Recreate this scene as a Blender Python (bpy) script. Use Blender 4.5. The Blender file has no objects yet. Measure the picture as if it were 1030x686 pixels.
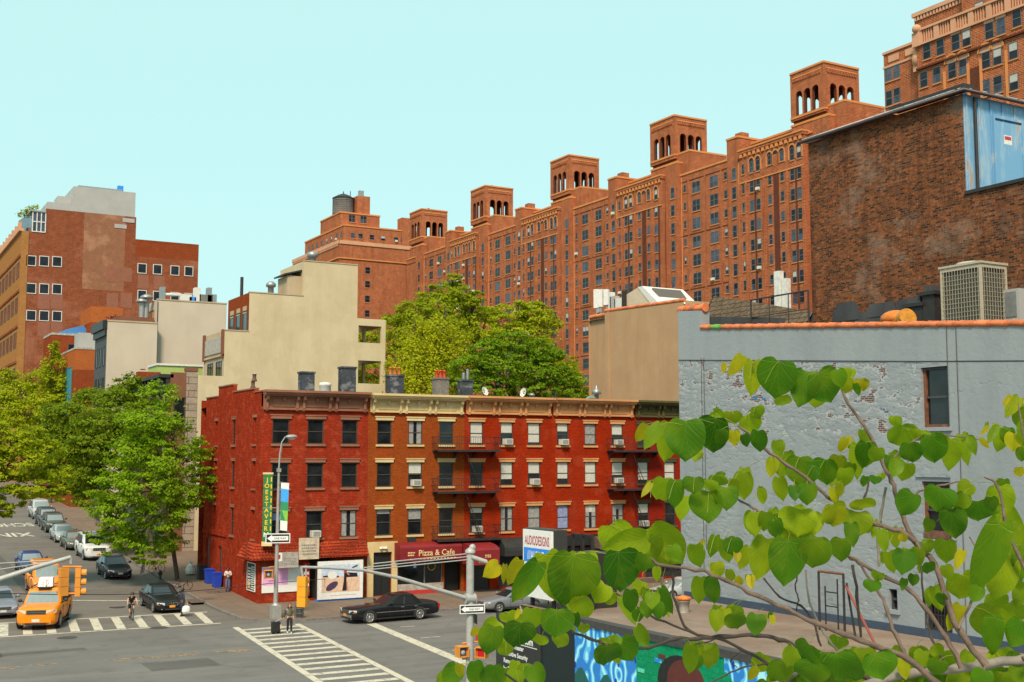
import bpy, math, random
from math import sin, cos, tan, pi, radians, sqrt, atan2, hypot
from mathutils import Vector, Matrix
R = random.Random(7)
SC = bpy.context.scene
COL = SC.collection

# ------------------------------------------------------------------ camera geometry
YAW, PITCH, FPX, CAMH = radians(29.5), radians(5.57), 1200.0, 10.0
FW = (sin(YAW)*cos(PITCH), cos(YAW)*cos(PITCH), sin(PITCH))
RT = (cos(YAW), -sin(YAW), 0.0)
UP = (-sin(YAW)*sin(PITCH), -cos(YAW)*sin(PITCH), cos(PITCH))
def ray(x, y):
    a = (x-515)/FPX; b = -(y-343)/FPX
    return [FW[i]+RT[i]*a+UP[i]*b for i in range(3)]
def at_depth(x, y, D):
    d = ray(x, y); return Vector((d[0]*D, d[1]*D, CAMH+d[2]*D))
def at_z(x, y, z=0.0):
    d = ray(x, y); t = (z-CAMH)/d[2]; return Vector((d[0]*t, d[1]*t, z))
def at_Y(x, y, Y):
    d = ray(x, y); t = Y/d[1]; return Vector((d[0]*t, Y, CAMH+d[2]*t))
def at_X(x, y, X):
    d = ray(x, y); t = X/d[0]; return Vector((X, d[1]*t, CAMH+d[2]*t))
def gz(Y):                                   # the side street climbs away from the avenue
    if Y < 80: return 0.0
    if Y < 300: return 0.046*(Y-80)
    return 10.12
def ground_at(x, y, lift=0.0):
    p = at_z(x, y, lift)
    for _ in range(30): p = at_z(x, y, min(9.0, gz(p.y)+lift))
    return p

# ------------------------------------------------------------------ materials
MATS = {}
def _new(name):
    m = bpy.data.materials.new(name); m.use_nodes = True
    nt = m.node_tree; b = nt.nodes['Principled BSDF']
    return m, nt, b
def nd(nt, t, **k):
    n = nt.nodes.new(t)
    for a, v in k.items(): setattr(n, a, v)
    return n
def c4(c): return (c[0], c[1], c[2], 1.0)
def mixc(nt, fac, a, b, mode='MIX'):
    n = nd(nt, 'ShaderNodeMix', data_type='RGBA', blend_type=mode)
    for s, v in ((0, fac), (6, a), (7, b)):
        if hasattr(v, 'is_linked'): nt.links.new(v, n.inputs[s])
        elif isinstance(v, (int, float)): n.inputs[s].default_value = v
        else: n.inputs[s].default_value = c4(v)
    return n.outputs[2]
def ramp(nt, src, p0, p1, lo=0.0, hi=1.0):
    n = nd(nt, 'ShaderNodeMapRange'); nt.links.new(src, n.inputs[0])
    for i, v in ((1, p0), (2, p1), (3, lo), (4, hi)): n.inputs[i].default_value = v
    return n.outputs[0]
def noise(nt, vec, scale, detail=3.0, rough=0.55):
    n = nd(nt, 'ShaderNodeTexNoise'); n.inputs['Scale'].default_value = scale
    n.inputs['Detail'].default_value = detail; n.inputs['Roughness'].default_value = rough
    if vec is not None: nt.links.new(vec, n.inputs['Vector'])
    return n.outputs[0]
def pos(nt, sc=(1, 1, 1), obj=False):
    if obj:
        src = nd(nt, 'ShaderNodeTexCoord').outputs['Object']
    else:
        src = nd(nt, 'ShaderNodeNewGeometry').outputs['Position']
    m = nd(nt, 'ShaderNodeMapping'); m.inputs['Scale'].default_value = sc
    nt.links.new(src, m.inputs[0]); return m.outputs[0]
def wall_uv(nt):                              # u = X+Y, v = Z on axis aligned walls
    g = nd(nt, 'ShaderNodeNewGeometry'); s = nd(nt, 'ShaderNodeSeparateXYZ'); nt.links.new(g.outputs['Position'], s.inputs[0])
    a = nd(nt, 'ShaderNodeMath', operation='ADD'); nt.links.new(s.outputs[0], a.inputs[0]); nt.links.new(s.outputs[1], a.inputs[1])
    c = nd(nt, 'ShaderNodeCombineXYZ'); nt.links.new(a.outputs[0], c.inputs[0]); nt.links.new(s.outputs[2], c.inputs[1])
    return c.outputs[0]
def bump(nt, b, h, strength, dist=0.02):
    n = nd(nt, 'ShaderNodeBump'); n.inputs['Strength'].default_value = strength; n.inputs['Distance'].default_value = dist
    nt.links.new(h, n.inputs['Height']); nt.links.new(n.outputs[0], b.inputs['Normal'])
def plain(name, col, rough=0.6, metal=0.0, var=0.12, scale=6.0, bmp=0.0, obj=True, coat=0.0, spec=0.5):
    if name in MATS: return MATS[name]
    m, nt, b = _new(name)
    v = pos(nt, obj=obj); n = noise(nt, v, scale, 4.0)
    k = ramp(nt, n, 0.3, 0.7)
    d = tuple(max(0.0, x*(1-var)) for x in col); u = tuple(min(1.0, x*(1+var)) for x in col)
    nt.links.new(mixc(nt, k, d, u), b.inputs['Base Color'])
    b.inputs['Roughness'].default_value = rough; b.inputs['Metallic'].default_value = metal
    b.inputs['Specular IOR Level'].default_value = spec
    if coat: b.inputs['Coat Weight'].default_value = coat; b.inputs['Coat Roughness'].default_value = 0.05
    if bmp: bump(nt, b, n, bmp)
    MATS[name] = m; return m
def brick(name, c1, c2, mortar, w=0.215, h=0.075, ms=0.012, patch=None, patch_amt=0.5, patch_scale=0.35, streak=None, streak_amt=0.4, bmp=0.5, rough=0.85, blotch=0.25, spec=0.0, odd=None):
    if name in MATS: return MATS[name]
    m, nt, b = _new(name)
    uv = wall_uv(nt)
    t = nd(nt, 'ShaderNodeTexBrick'); nt.links.new(uv, t.inputs['Vector'])
    t.inputs['Color1'].default_value = c4(c1); t.inputs['Color2'].default_value = c4(c2); t.inputs['Mortar'].default_value = c4(mortar)
    t.inputs['Scale'].default_value = 1.0; t.inputs['Mortar Size'].default_value = ms; t.inputs['Mortar Smooth'].default_value = 0.2
    t.inputs['Brick Width'].default_value = w; t.inputs['Row Height'].default_value = h; t.inputs['Bias'].default_value = 0.0
    col = t.outputs['Color']
    if odd:
        wn = noise(nt, pos(nt, (4.0, 4.0, 11.0)), 1.0, 2.0)
        col = mixc(nt, ramp(nt, wn, 0.56, 0.62), col, odd)
    n1 = noise(nt, pos(nt), 0.9, 6.0, 0.65)
    col = mixc(nt, ramp(nt, n1, 0.25, 0.75, 0.0, blotch), col, (0.0, 0.0, 0.0))
    n2 = noise(nt, pos(nt), 7.0, 3.0, 0.7)
    col = mixc(nt, ramp(nt, n2, 0.4, 0.7, 0.0, 0.5), col, tuple(min(1, x*.55) for x in c2)); col = mixc(nt, ramp(nt, noise(nt, pos(nt), 11.0, 2.0), 0.58, 0.72, 0.0, 0.5), col, tuple(min(1, x*1.5) for x in c1))
    if patch:
        n3 = noise(nt, pos(nt, (1, 1, 1.3)), patch_scale, 7.0, 0.68)
        col = mixc(nt, ramp(nt, n3, 0.52, 0.62, 0.0, patch_amt), col, patch)
    if streak:
        n4 = noise(nt, pos(nt, (1.3, 1.3, 0.09)), 1.0, 5.0, 0.65)
        col = mixc(nt, ramp(nt, n4, 0.5, 0.72, 0.0, streak_amt), col, streak)
    nt.links.new(col, b.inputs['Base Color'])
    b.inputs['Roughness'].default_value = rough; b.inputs['Specular IOR Level'].default_value = spec
    bump(nt, b, t.outputs['Fac'], -bmp, 0.012)
    MATS[name] = m; return m
def stucco(name, col, dirt, amt=0.5, streak_amt=0.4, rough=0.9, bmp=0.25, peel=None, patch=None):
    if name in MATS: return MATS[name]
    m, nt, b = _new(name)
    n1 = noise(nt, pos(nt, (1, 1, 0.16)), 0.7, 6.0, 0.65); n2 = noise(nt, pos(nt), 0.35, 6.0, 0.6); n3 = noise(nt, pos(nt), 9.0, 4.0)
    c = mixc(nt, ramp(nt, n1, 0.45, 0.8, 0.0, streak_amt), col, dirt)
    c = mixc(nt, ramp(nt, n2, 0.4, 0.75, 0.0, amt), c, dirt)
    c = mixc(nt, ramp(nt, n3, 0.3, 0.7, 0.0, 0.12), c, tuple(min(1, x*1.3) for x in col))
    if patch:
        n5 = noise(nt, pos(nt), 0.5, 2.0); c = mixc(nt, ramp(nt, n5, 0.55, 0.58, 0.0, 0.5), c, patch)
    nt.links.new(c, b.inputs['Base Color']); b.inputs['Roughness'].default_value = rough; b.inputs['Specular IOR Level'].default_value = 0.03
    bump(nt, b, n3, bmp, 0.03)
    MATS[name] = m; return m
def glassy(name, col=(0.012, 0.014, 0.016), rough=0.06, spec=0.5, var=0.5):
    if name in MATS: return MATS[name]
    m, nt, b = _new(name)
    n = noise(nt, pos(nt), 0.8, 2.0)
    nt.links.new(mixc(nt, ramp(nt, n, 0.35, 0.65), tuple(x*(1-var) for x in col), tuple(x*(1+var) for x in col)), b.inputs['Base Color'])
    b.inputs['Roughness'].default_value = rough; b.inputs['Specular IOR Level'].default_value = spec
    MATS[name] = m; return m
def leafmat(name, cols, scale=0.5, trans=0.5, rough=0.6, spec=0.04):
    if name in MATS: return MATS[name]
    m, nt, b = _new(name)
    g = nd(nt, 'ShaderNodeNewGeometry')
    cr = nd(nt, 'ShaderNodeValToRGB'); nt.links.new(g.outputs['Random Per Island'], cr.inputs[0])
    e = cr.color_ramp.elements
    e[0].color = c4(cols[0]); e[1].color = c4(cols[-1])
    for i, c in enumerate(cols[1:-1]):
        k = e.new((i+1)/(len(cols)-1)); k.color = c4(c)
    n = noise(nt, pos(nt), scale, 3.0)
    col = mixc(nt, ramp(nt, n, 0.3, 0.7, 0.0, 0.35), cr.outputs[0], cols[0])
    nt.links.new(col, b.inputs['Base Color']); b.inputs['Roughness'].default_value = rough
    b.inputs['Specular IOR Level'].default_value = spec
    t = nd(nt, 'ShaderNodeBsdfTranslucent'); nt.links.new(col, t.inputs[0])
    mx = nd(nt, 'ShaderNodeMixShader'); mx.inputs[0].default_value = trans
    nt.links.new(b.outputs[0], mx.inputs[1]); nt.links.new(t.outputs[0], mx.inputs[2])
    nt.links.new(mx.outputs[0], nt.nodes['Material Output'].inputs[0])
    MATS[name] = m; return m

# ------------------------------------------------------------------ mesh building
class Fr:                                     # a wall frame: u along, d outwards, z up
    def __init__(s, O, U, N): s.O = Vector(O); s.U = Vector(U); s.N = Vector(N)
    def __call__(s, u, d, z):
        return (s.O.x+s.U.x*u+s.N.x*d, s.O.y+s.U.y*u+s.N.y*d, s.O.z+z)
W0 = Fr((0, 0, 0), (1, 0, 0), (0, 1, 0))
ROOT = {}
class MB:
    def __init__(s): s.v = []; s.f = []; s.m = []; s.mats = []; s.sm = []
    def mi(s, mat):
        if mat not in s.mats: s.mats.append(mat)
        return s.mats.index(mat)
    def add(s, vs, fs, mat, smooth=False):
        o = len(s.v); i = s.mi(mat); s.v.extend(tuple(v) for v in vs)
        for f in fs: s.f.append(tuple(o+k for k in f)); s.m.append(i); s.sm.append(smooth)
        return s
    def quad(s, a, b, c, d, mat, smooth=False): return s.add([a, b, c, d], [(0, 1, 2, 3)], mat, smooth)
    def poly(s, pts, mat): return s.add(pts, [tuple(range(len(pts)))], mat)
    def box(s, fr, u0, u1, d0, d1, z0, z1, mat):
        P = [fr(u, d, z) for z in (z0, z1) for (u, d) in ((u0, d0), (u1, d0), (u1, d1), (u0, d1))]
        return s.add(P, [(0, 3, 2, 1), (4, 5, 6, 7), (0, 1, 5, 4), (1, 2, 6, 5), (2, 3, 7, 6), (3, 0, 4, 7)], mat)
    def prism(s, pts, off, mat):              # polygon swept by a vector
        n = len(pts); q = [tuple(p[i]+off[i] for i in range(3)) for p in pts]
        return s.add(list(pts)+q, [tuple(range(n))[::-1], tuple(range(n, 2*n))]+[(i, (i+1) % n, n+(i+1) % n, n+i) for i in range(n)], mat)
    def tube(s, pts, r, mat, n=8, cap=True, smooth=True):
        pts = [Vector(p) for p in pts]; k = len(pts); rs = r if isinstance(r, (list, tuple)) else [r]*k
        vs = []; up = None
        for i, p in enumerate(pts):
            t = (pts[min(i+1, k-1)]-pts[max(i-1, 0)])
            t = t.normalized() if t.length > 1e-9 else Vector((0, 0, 1))
            if up is None or abs(up.dot(t)) > 0.98: up = Vector((0, 0, 1)) if abs(t.z) < 0.9 else Vector((1, 0, 0))
            a = t.cross(up).normalized(); b = a.cross(t).normalized(); up = b
            for j in range(n):
                w = 2*pi*j/n; q = p+a*(cos(w)*rs[i])+b*(sin(w)*rs[i]); vs.append(tuple(q))
        fs = [(i*n+j, i*n+(j+1) % n, (i+1)*n+(j+1) % n, (i+1)*n+j) for i in range(k-1) for j in range(n)]
        s.add(vs, fs, mat, smooth)
        if cap:
            s.add(vs[:n], [tuple(range(n))[::-1]], mat); s.add(vs[-n:], [tuple(range(n))], mat)
        return s
    def lathe(s, c, prof, mat, n=16, smooth=True, axis='z'):
        vs = []
        for (r, z) in prof:
            for j in range(n):
                w = 2*pi*j/n
                if axis == 'z': vs.append((c[0]+r*cos(w), c[1]+r*sin(w), c[2]+z))
                elif axis == 'y': vs.append((c[0]+r*cos(w), c[1]+z, c[2]+r*sin(w)))
                else: vs.append((c[0]+z, c[1]+r*cos(w), c[2]+r*sin(w)))
        k = len(prof)
        fs = [(i*n+j, i*n+(j+1) % n, (i+1)*n+(j+1) % n, (i+1)*n+j) for i in range(k-1) for j in range(n)]
        s.add(vs, fs, mat, smooth)
        for i in (0, k-1):
            if prof[i][0] > 1e-4: s.add(vs[i*n:(i+1)*n], [tuple(range(n))], mat)
        return s
    def ball(s, c, r, mat, n=12, k=8, sq=(1, 1, 1)):
        vs = []
        for i in range(k+1):
            a = pi*i/k
            for j in range(n):
                w = 2*pi*j/n; vs.append((c[0]+sq[0]*r*sin(a)*cos(w), c[1]+sq[1]*r*sin(a)*sin(w), c[2]+sq[2]*r*cos(a)))
        return s.add(vs, [(i*n+j, i*n+(j+1) % n, (i+1)*n+(j+1) % n, (i+1)*n+j) for i in range(k) for j in range(n)], mat, True)
    def grid(s, fr, u0, u1, z0, z1, mat, holes=(), d=0.0, reveal=0.0, rmat=None):   # wall sheet with openings (a,b,c,e)
        us = sorted({u0, u1, *[min(max(h[0], u0), u1) for h in holes], *[min(max(h[1], u0), u1) for h in holes]})
        zs = sorted({z0, z1, *[min(max(h[2], z0), z1) for h in holes], *[min(max(h[3], z0), z1) for h in holes]})
        for i in range(len(us)-1):
            run = None
            for j in range(len(zs)-1):
                cu = (us[i]+us[i+1])/2; cz = (zs[j]+zs[j+1])/2
                if any(h[0] < cu < h[1] and h[2] < cz < h[3] for h in holes): continue
                s.quad(fr(us[i], d, zs[j]), fr(us[i+1], d, zs[j]), fr(us[i+1], d, zs[j+1]), fr(us[i], d, zs[j+1]), mat)
        if reveal:
            rm = rmat or mat
            for (a, b, c, e) in holes:
                for (p, q) in (((a, c), (a, e)), ((a, e), (b, e)), ((b, e), (b, c)), ((b, c), (a, c))):
                    s.quad(fr(p[0], d, p[1]), fr(q[0], d, q[1]), fr(q[0], d-reveal, q[1]), fr(p[0], d-reveal, p[1]), rm)
        return s
    def text(s, fr, body, size, u, z, d, mat, align='CENTER', vertical=False, sx=1.0, bold=0.0):
        if vertical:
            for i, ch in enumerate(body): s.text(fr, ch, size, u, z-i*size*1.02, d, mat, 'CENTER', False, sx, bold)
            return s
        vs, fs = text_geo(body, bold)
        if not vs: return s
        x0 = min(v[0] for v in vs); x1 = max(v[0] for v in vs)
        o = {'CENTER': -(x0+x1)/2, 'LEFT': -x0, 'RIGHT': -x1}[align]
        return s.add([fr(u+(v[0]+o)*size*sx, d, z+v[1]*size) for v in vs], fs, mat)
    def build(s, name, parent=None, loc=None, data_only=False, autosmooth=None):
        me = bpy.data.meshes.new(name)
        o = Vector((0, 0, 0))
        if parent is not None: o = ROOT.get(parent.name, o)
        if loc is not None: o = Vector(loc)
        me.from_pydata([(v[0]-o.x, v[1]-o.y, v[2]-o.z) for v in s.v], [], s.f)
        for m in s.mats: me.materials.append(m)
        me.polygons.foreach_set('material_index', s.m); me.polygons.foreach_set('use_smooth', s.sm)
        me.update()
        ob = bpy.data.objects.new(name, me); COL.objects.link(ob)
        if parent is not None: ob.parent = parent; ROOT[ob.name] = o
        elif loc is not None: ob.location = o; ROOT[ob.name] = o
        else: ROOT[ob.name] = Vector((0, 0, 0))
        return ob
_TX = {}
def text_geo(body, bold=0.0):
    key = (body, bold)
    if key in _TX: return _TX[key]
    cu = bpy.data.curves.new('writing', 'FONT'); cu.body = body; cu.size = 1.0; cu.offset = bold; cu.resolution_u = 3
    ob = bpy.data.objects.new('writing', cu); COL.objects.link(ob)
    dg = bpy.context.evaluated_depsgraph_get(); dg.update()
    me = bpy.data.meshes.new_from_object(ob.evaluated_get(dg))
    r = ([tuple(v.co) for v in me.vertices], [tuple(p.vertices) for p in me.polygons])
    bpy.data.objects.remove(ob); bpy.data.curves.remove(cu); bpy.data.meshes.remove(me)
    _TX[key] = r; return r
def tag(o, label=None, cat=None, group=None, kind=None):
    if label: o['label'] = label
    if cat: o['category'] = cat
    if group: o['group'] = group
    if kind: o['kind'] = kind
    return o
def thing(name, label, cat, loc=(0, 0, 0), group=None):
    o = bpy.data.objects.new(name, None); COL.objects.link(o); o.location = loc; o.empty_display_size = 0.2
    ROOT[o.name] = Vector(loc)
    return tag(o, label, cat, group)
def single(mb, name, label, cat, loc, group=None): return tag(mb.build(name, loc=loc), label, cat, group)
def struct(mb, name): return tag(mb.build(name), kind='structure')
def copy_tree(o, parent=None):
    c = o.copy(); COL.objects.link(c)
    if parent is not None: c.parent = parent
    for ch in list(o.children): copy_tree(ch, c)
    return c
def place(o, loc, rz=0.0, rx=0.0):
    o.location = loc; o.rotation_euler = (rx, 0, rz); return o
# ================================================================== setting
def asphalt(name, base, dark, light):
    m, nt, b = _new(name)
    n1 = noise(nt, pos(nt), 0.25, 7.0, 0.6); n2 = noise(nt, pos(nt, (0.05, 0.9, 1)), 1.0, 4.0); n3 = noise(nt, pos(nt), 40.0, 2.0)
    c = mixc(nt, ramp(nt, n1, 0.35, 0.7), base, dark)
    c = mixc(nt, ramp(nt, n2, 0.45, 0.7, 0, 0.5), c, light)
    n5 = noise(nt, pos(nt), 0.9, 8.0, 0.72); c = mixc(nt, ramp(nt, n5, 0.54, 0.66, 0, 0.6), c, tuple(k*.75 for k in dark)); n6 = noise(nt, pos(nt, (0.25, 2.2, 1)), 1.0, 3.0); c = mixc(nt, ramp(nt, n6, 0.55, 0.75, 0, 0.4), c, dark)
    c = mixc(nt, ramp(nt, n3, 0.3, 0.7, 0, 0.25), c, light)
    nt.links.new(c, b.inputs['Base Color']); b.inputs['Roughness'].default_value = 0.85
    b.inputs['Specular IOR Level'].default_value = 0.3
    bump(nt, b, n3, 0.3, 0.01); return m
ASPH = asphalt('asphalt', (0.150, 0.136, 0.128), (0.108, 0.098, 0.092), (0.195, 0.18, 0.17))
ASPH2 = asphalt('asphalt_side', (0.150, 0.131, 0.115), (0.106, 0.092, 0.082), (0.19, 0.168, 0.15))
def pavement(name):
    m, nt, b = _new(name)
    t = nd(nt, 'ShaderNodeTexBrick'); nt.links.new(pos(nt), t.inputs['Vector'])
    t.offset = 0.0
    t.inputs['Color1'].default_value = (0.205, 0.145, 0.108, 1); t.inputs['Color2'].default_value = (0.175, 0.125, 0.095, 1); t.inputs['Mortar'].default_value = (0.10, 0.075, 0.06, 1)
    t.inputs['Scale'].default_value = 1.0; t.inputs['Mortar Size'].default_value = 0.02; t.inputs['Brick Width'].default_value = 1.5; t.inputs['Row Height'].default_value = 1.5
    n1 = noise(nt, pos(nt), 0.6, 6.0, 0.65); n2 = noise(nt, pos(nt), 2.5, 5.0)
    c = mixc(nt, ramp(nt, n1, 0.35, 0.75, 0, 0.45), t.outputs['Color'], (0.12, 0.085, 0.065))
    c = mixc(nt, ramp(nt, n2, 0.62, 0.70, 0, 0.5), c, (0.09, 0.07, 0.06))
    nt.links.new(c, b.inputs['Base Color']); b.inputs['Roughness'].default_value = 0.9; b.inputs['Specular IOR Level'].default_value = 0.2
    return m
PAVE = pavement('pavement_concrete')
KERB = plain('kerb_granite', (0.17, 0.15, 0.135), 0.85, var=0.25, scale=3.0, obj=False)
def worn(name, col, lo=0.42, hi=0.52, under=(0.11, 0.105, 0.10)):
    m, nt, b = _new(name)
    n = noise(nt, pos(nt), 3.0, 7.0, 0.75); n2 = noise(nt, pos(nt), 0.6, 3.0)
    s = nd(nt, 'ShaderNodeMath', operation='ADD'); nt.links.new(n, s.inputs[0])
    mm = nd(nt, 'ShaderNodeMath', operation='MULTIPLY'); mm.inputs[1].default_value = 0.25; nt.links.new(n2, mm.inputs[0]); nt.links.new(mm.outputs[0], s.inputs[1])
    nt.links.new(mixc(nt, ramp(nt, s.outputs[0], lo, hi), under, col), b.inputs['Base Color'])
    b.inputs['Roughness'].default_value = 0.8; return m
PAINT = worn('road_paint', (0.52, 0.465, 0.37), 0.45, 0.6)
PAINT_OLD = worn('road_paint_worn', (0.58, 0.53, 0.43), 0.5, 0.66)
YPAINT = worn('road_paint_yellow', (0.62, 0.30, 0.03), 0.56, 0.72)

# ground: one sheet to the horizon, rising with the side street
YS = [-3000, -60, 40, 80] + list(range(85, 301, 5)) + [340, 3500]
g = MB()
for i in range(len(YS)-1):
    a, b_ = YS[i], YS[i+1]
    g.quad((-3500, a, gz(a)-0.006), (3500, a, gz(a)-0.006), (3500, b_, gz(b_)-0.006), (-3500, b_, gz(b_)-0.006), ASPH)
struct(g, 'ground')
def strip(mb, x0, x1, y0, y1, lift, mat):
    ys = [y0]+[y for y in YS if y0 < y < y1]+[y1]
    for i in range(len(ys)-1):
        a, b_ = ys[i], ys[i+1]
        mb.quad((x0, a, gz(a)+lift), (x1, a, gz(a)+lift), (x1, b_, gz(b_)+lift), (x0, b_, gz(b_)+lift), mat)
SX0, SX1, AV0, AV1 = 4.2, 22.3, 43.6, 71.0    # side street kerbs (X) and avenue kerbs (Y)
m = MB(); strip(m, SX0-0.2, SX1+0.2, AV1+0.6, 300, 0.0, ASPH2); struct(m, 'side_street')
m = MB(); m.quad((-400, AV0-0.2, -0.002), (400, AV0-0.2, -0.002), (400, AV1+0.6, -0.002), (-400, AV1+0.6, -0.002), ASPH); struct(m, 'avenue')
def block(name, xk, side, yk, ydir, far, out):
    """pavement slab of a city block with a rounded corner; side: +1 lies at X > xk"""
    r = 3.4; rows = []
    for i in range(9):
        t = (pi/2)*i/8; rows.append((yk+ydir*(r-r*cos(t)), xk+side*(r-r*sin(t))))
    y = yk+ydir*r
    step = 5 if ydir > 0 else 20
    while abs(y-far) > step: y += ydir*step; rows.append((y, xk))
    rows.append((far, xk))
    top, kb = MB(), MB()
    for i in range(len(rows)-1):
        (ya, xa), (yb, xb) = rows[i], rows[i+1]; za, zb = gz(ya), gz(yb); xo = out
        k = 0.16*side
        dya = 0.16*ydir*(1 if i < 8 else 0)
        top.quad((xa+k, ya, za+.15), (xo, ya, za+.15), (xo, yb, zb+.15), (xb+k, yb, zb+.15), PAVE)
        kb.quad((xa, ya, za+.153), (xa+k*1.2, ya, za+.153), (xb+k*1.2, yb, zb+.153), (xb, yb, zb+.153), KERB)
        kb.quad((xa, ya, za-.02), (xb, yb, zb-.02), (xb, yb, zb+.153), (xa, ya, za+.153), KERB)
    xs = xk+side*r
    kb.quad((xs, yk, -.02), (out, yk, -.02), (out, yk, .153), (xs, yk, .153), KERB)
    kb.quad((xs, yk-0.003*ydir, .154), (out, yk-0.003*ydir, .154), (out, yk+.18*ydir, .154), (xs, yk+.18*ydir, .154), KERB)
    struct(top, 'pavement'); struct(kb, 'kerb')
block('r', SX1, 1, AV1, 1, 300, 260)
block('l', SX0, -1, AV1, 1, 300, -200)
block('n', SX1-1.0, 1, AV0, -1, -55, 260)
block('m', SX0, -1, AV0, -1, -55, -200)

# asphalt repairs, trench scars and cracks
pm_ = MB(); PATCHD = asphalt('asphalt_patch', (0.098, 0.088, 0.082), (0.075, 0.068, 0.063), (0.125, 0.113, 0.106)); PATCHL = asphalt('asphalt_patch_pale', (0.14, 0.126, 0.116), (0.10, 0.09, 0.083), (0.17, 0.155, 0.145))
for i, (x0, x1, y0, y1) in enumerate(((-30, 12, 66.2, 67.1), (13.5, 16.8, 58.2, 60.6), (6.5, 9.5, 88, 93.5), (17.2, 20.6, 92, 110), (30.5, 44, 62.3, 63.2), (33, 36, 58, 60.2), (8, 11.6, 104, 121), (14.8, 17.4, 66.0, 69.8), (-4, 5, 55, 58.4), (12.2, 13.0, 81, 128))):
    strip(pm_, x0, x1, y0, y1, 0.002, PATCHL if i in (3, 4, 7) else PATCHD)
for i in range(26):
    x, y = R.uniform(0, 34), R.uniform(52, 125 if i % 2 else 70); a = R.uniform(-.5, .5)+(pi/2 if i % 3 == 0 else 0)
    for k in range(R.randint(4, 9)):
        x2, y2 = x+cos(a)*R.uniform(.5, 1.1), y+sin(a)*R.uniform(.5, 1.1)
        if y2 < 71 or 5 < x2 < 21: pm_.quad((x, y-.02, gz(y)+.003), (x2, y2-.02, gz(y2)+.003), (x2, y2+.02, gz(y2)+.003), (x, y+.02, gz(y)+.003), PATCHD)
        x, y = x2, y2; a += R.uniform(-.6, .6)
struct(pm_, 'road_patch')
# painted markings
mk = MB(); L1, L2 = 0.004, 0.004
def bar(mb, x0, y0, x1, y1, w, mat, z=0.004):     # a painted line of width w
    dx, dy = x1-x0, y1-y0; l = hypot(dx, dy); nx, ny = -dy/l*w/2, dx/l*w/2
    mb.quad((x0+nx, y0+ny, gz(y0)+z), (x0-nx, y0-ny, gz(y0)+z), (x1-nx, y1-ny, gz(y1)+z), (x1+nx, y1+ny, gz(y1)+z), mat)
bar(mk, 21.15, 70.6, 19.0, 48.0, 0.36, PAINT); bar(mk, 24.8, 70.2, 22.75, 48.0, 0.36, PAINT)
for i in range(16):
    y = 69.3-1.42*i; o = (70.6-y)*0.095
    bar(mk, 21.35-o, y, 24.6-o+0.05, y-0.05, 0.52, PAINT)
bar(mk, 28.75, 68.3, 27.0, 49.0, 0.62, PAINT)
for (x, y, l) in ((29.7, 65.9, .9), (28.9, 61.4, 1.2), (28.5, 56.7, 1.6), (37, 65.4, 3.2), (46, 65.1, 3.2), (37, 60.6, 3.2), (37, 56.0, 3.2)):
    bar(mk, x, y, x+l, y-.05*l, 0.12, PAINT)
bar(mk, -3, 73.75, 20.9, 72.75, 0.26, PAINT); bar(mk, -3, 80.2, 21.6, 78.4, 0.3, PAINT)
for i in range(14):
    x = 20.6-1.28*i; y0 = 73.0+(20.9-x)*0.042; y1 = 78.3+(21.3-x)*0.068
    bar(mk, x-0.3, y0+.1, x+0.35, y1-.1, 0.5, PAINT if i < 9 else PAINT_OLD)
bar(mk, 12.5, 87.5, 18.9, 84.9, 0.5, PAINT)
struct(mk, 'road_marking')
ym = MB()
for (x0, x1, o) in ((-4, 8.3, 0), (8.7, 10, .05), (12.1, 16.8, -.3), (17.4, 19.6, -.4)):
    bar(ym, x0, 62.75+o, x1, 62.6+o, 0.14, YPAINT)
    bar(ym, x0+.4, 62.35+o, x1-.3, 62.2+o, 0.12, YPAINT)
struct(ym, 'road_marking')
sx = MB()
def road_text(body, xc, yc, w, h):               # read by drivers coming towards the avenue
    vs, fs = text_geo(body, 0.02)
    x0 = min(v[0] for v in vs); x1 = max(v[0] for v in vs); y1 = max(v[1] for v in vs)
    sx.add([(xc-((v[0]-x0)/(x1-x0)-.5)*w, yc-(v[1]/y1-.5)*h, gz(yc-(v[1]/y1-.5)*h)+0.005) for v in vs], fs, PAINT_OLD)
road_text('XING', 15.3, 129.5, 5.2, 3.6); road_text('SCHOOL', 16.0, 139.5, 6.4, 3.6)
struct(sx, 'road_marking')

# raised park deck the picture was taken from (it carries the redbud), under the frame
DECKM = plain('deck_concrete', (0.3, 0.29, 0.27), 0.85, var=.15, obj=False)
m = MB(); m.box(W0, -14, 16, -5, 4.6, 7.7, 8.4, DECKM)
for x in (-10, 0, 10):
    for y in (-3, 2.6): m.box(W0, x, x+.6, y, y+.6, -.3, 7.71, DECKM)
struct(m, 'walkway')

# world: overcast daylight
w = bpy.data.worlds.new('World'); SC.world = w; w.use_nodes = True
nt = w.node_tree; bg = nt.nodes['Background']
sk = nt.nodes.new('ShaderNodeTexSky'); sk.sky_type = 'NISHITA'; sk.sun_disc = False
SUN_EL, SUN_AZ = radians(48), radians(218)        # azimuth clockwise from +Y
sk.sun_elevation = SUN_EL; sk.sun_rotation = SUN_AZ; sk.air_density = 1.0; sk.dust_density = 2.0
mx = nt.nodes.new('ShaderNodeMix'); mx.data_type = 'RGBA'; mx.inputs[0].default_value = 0.93
SKYC = (1.45, 2.34, 2.22)
mx.inputs[7].default_value = (*SKYC, 1.0)
nt.links.new(sk.outputs[0], mx.inputs[6]); nt.links.new(mx.outputs[2], bg.inputs[0]); bg.inputs[1].default_value = 0.12
SUN = bpy.data.lights.new('sun', 'SUN'); SUN.energy = 1.5; SUN.angle = radians(13); SUN.color = (1.0, 0.83, 0.64)
so = bpy.data.objects.new('sun', SUN); COL.objects.link(so)
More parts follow.
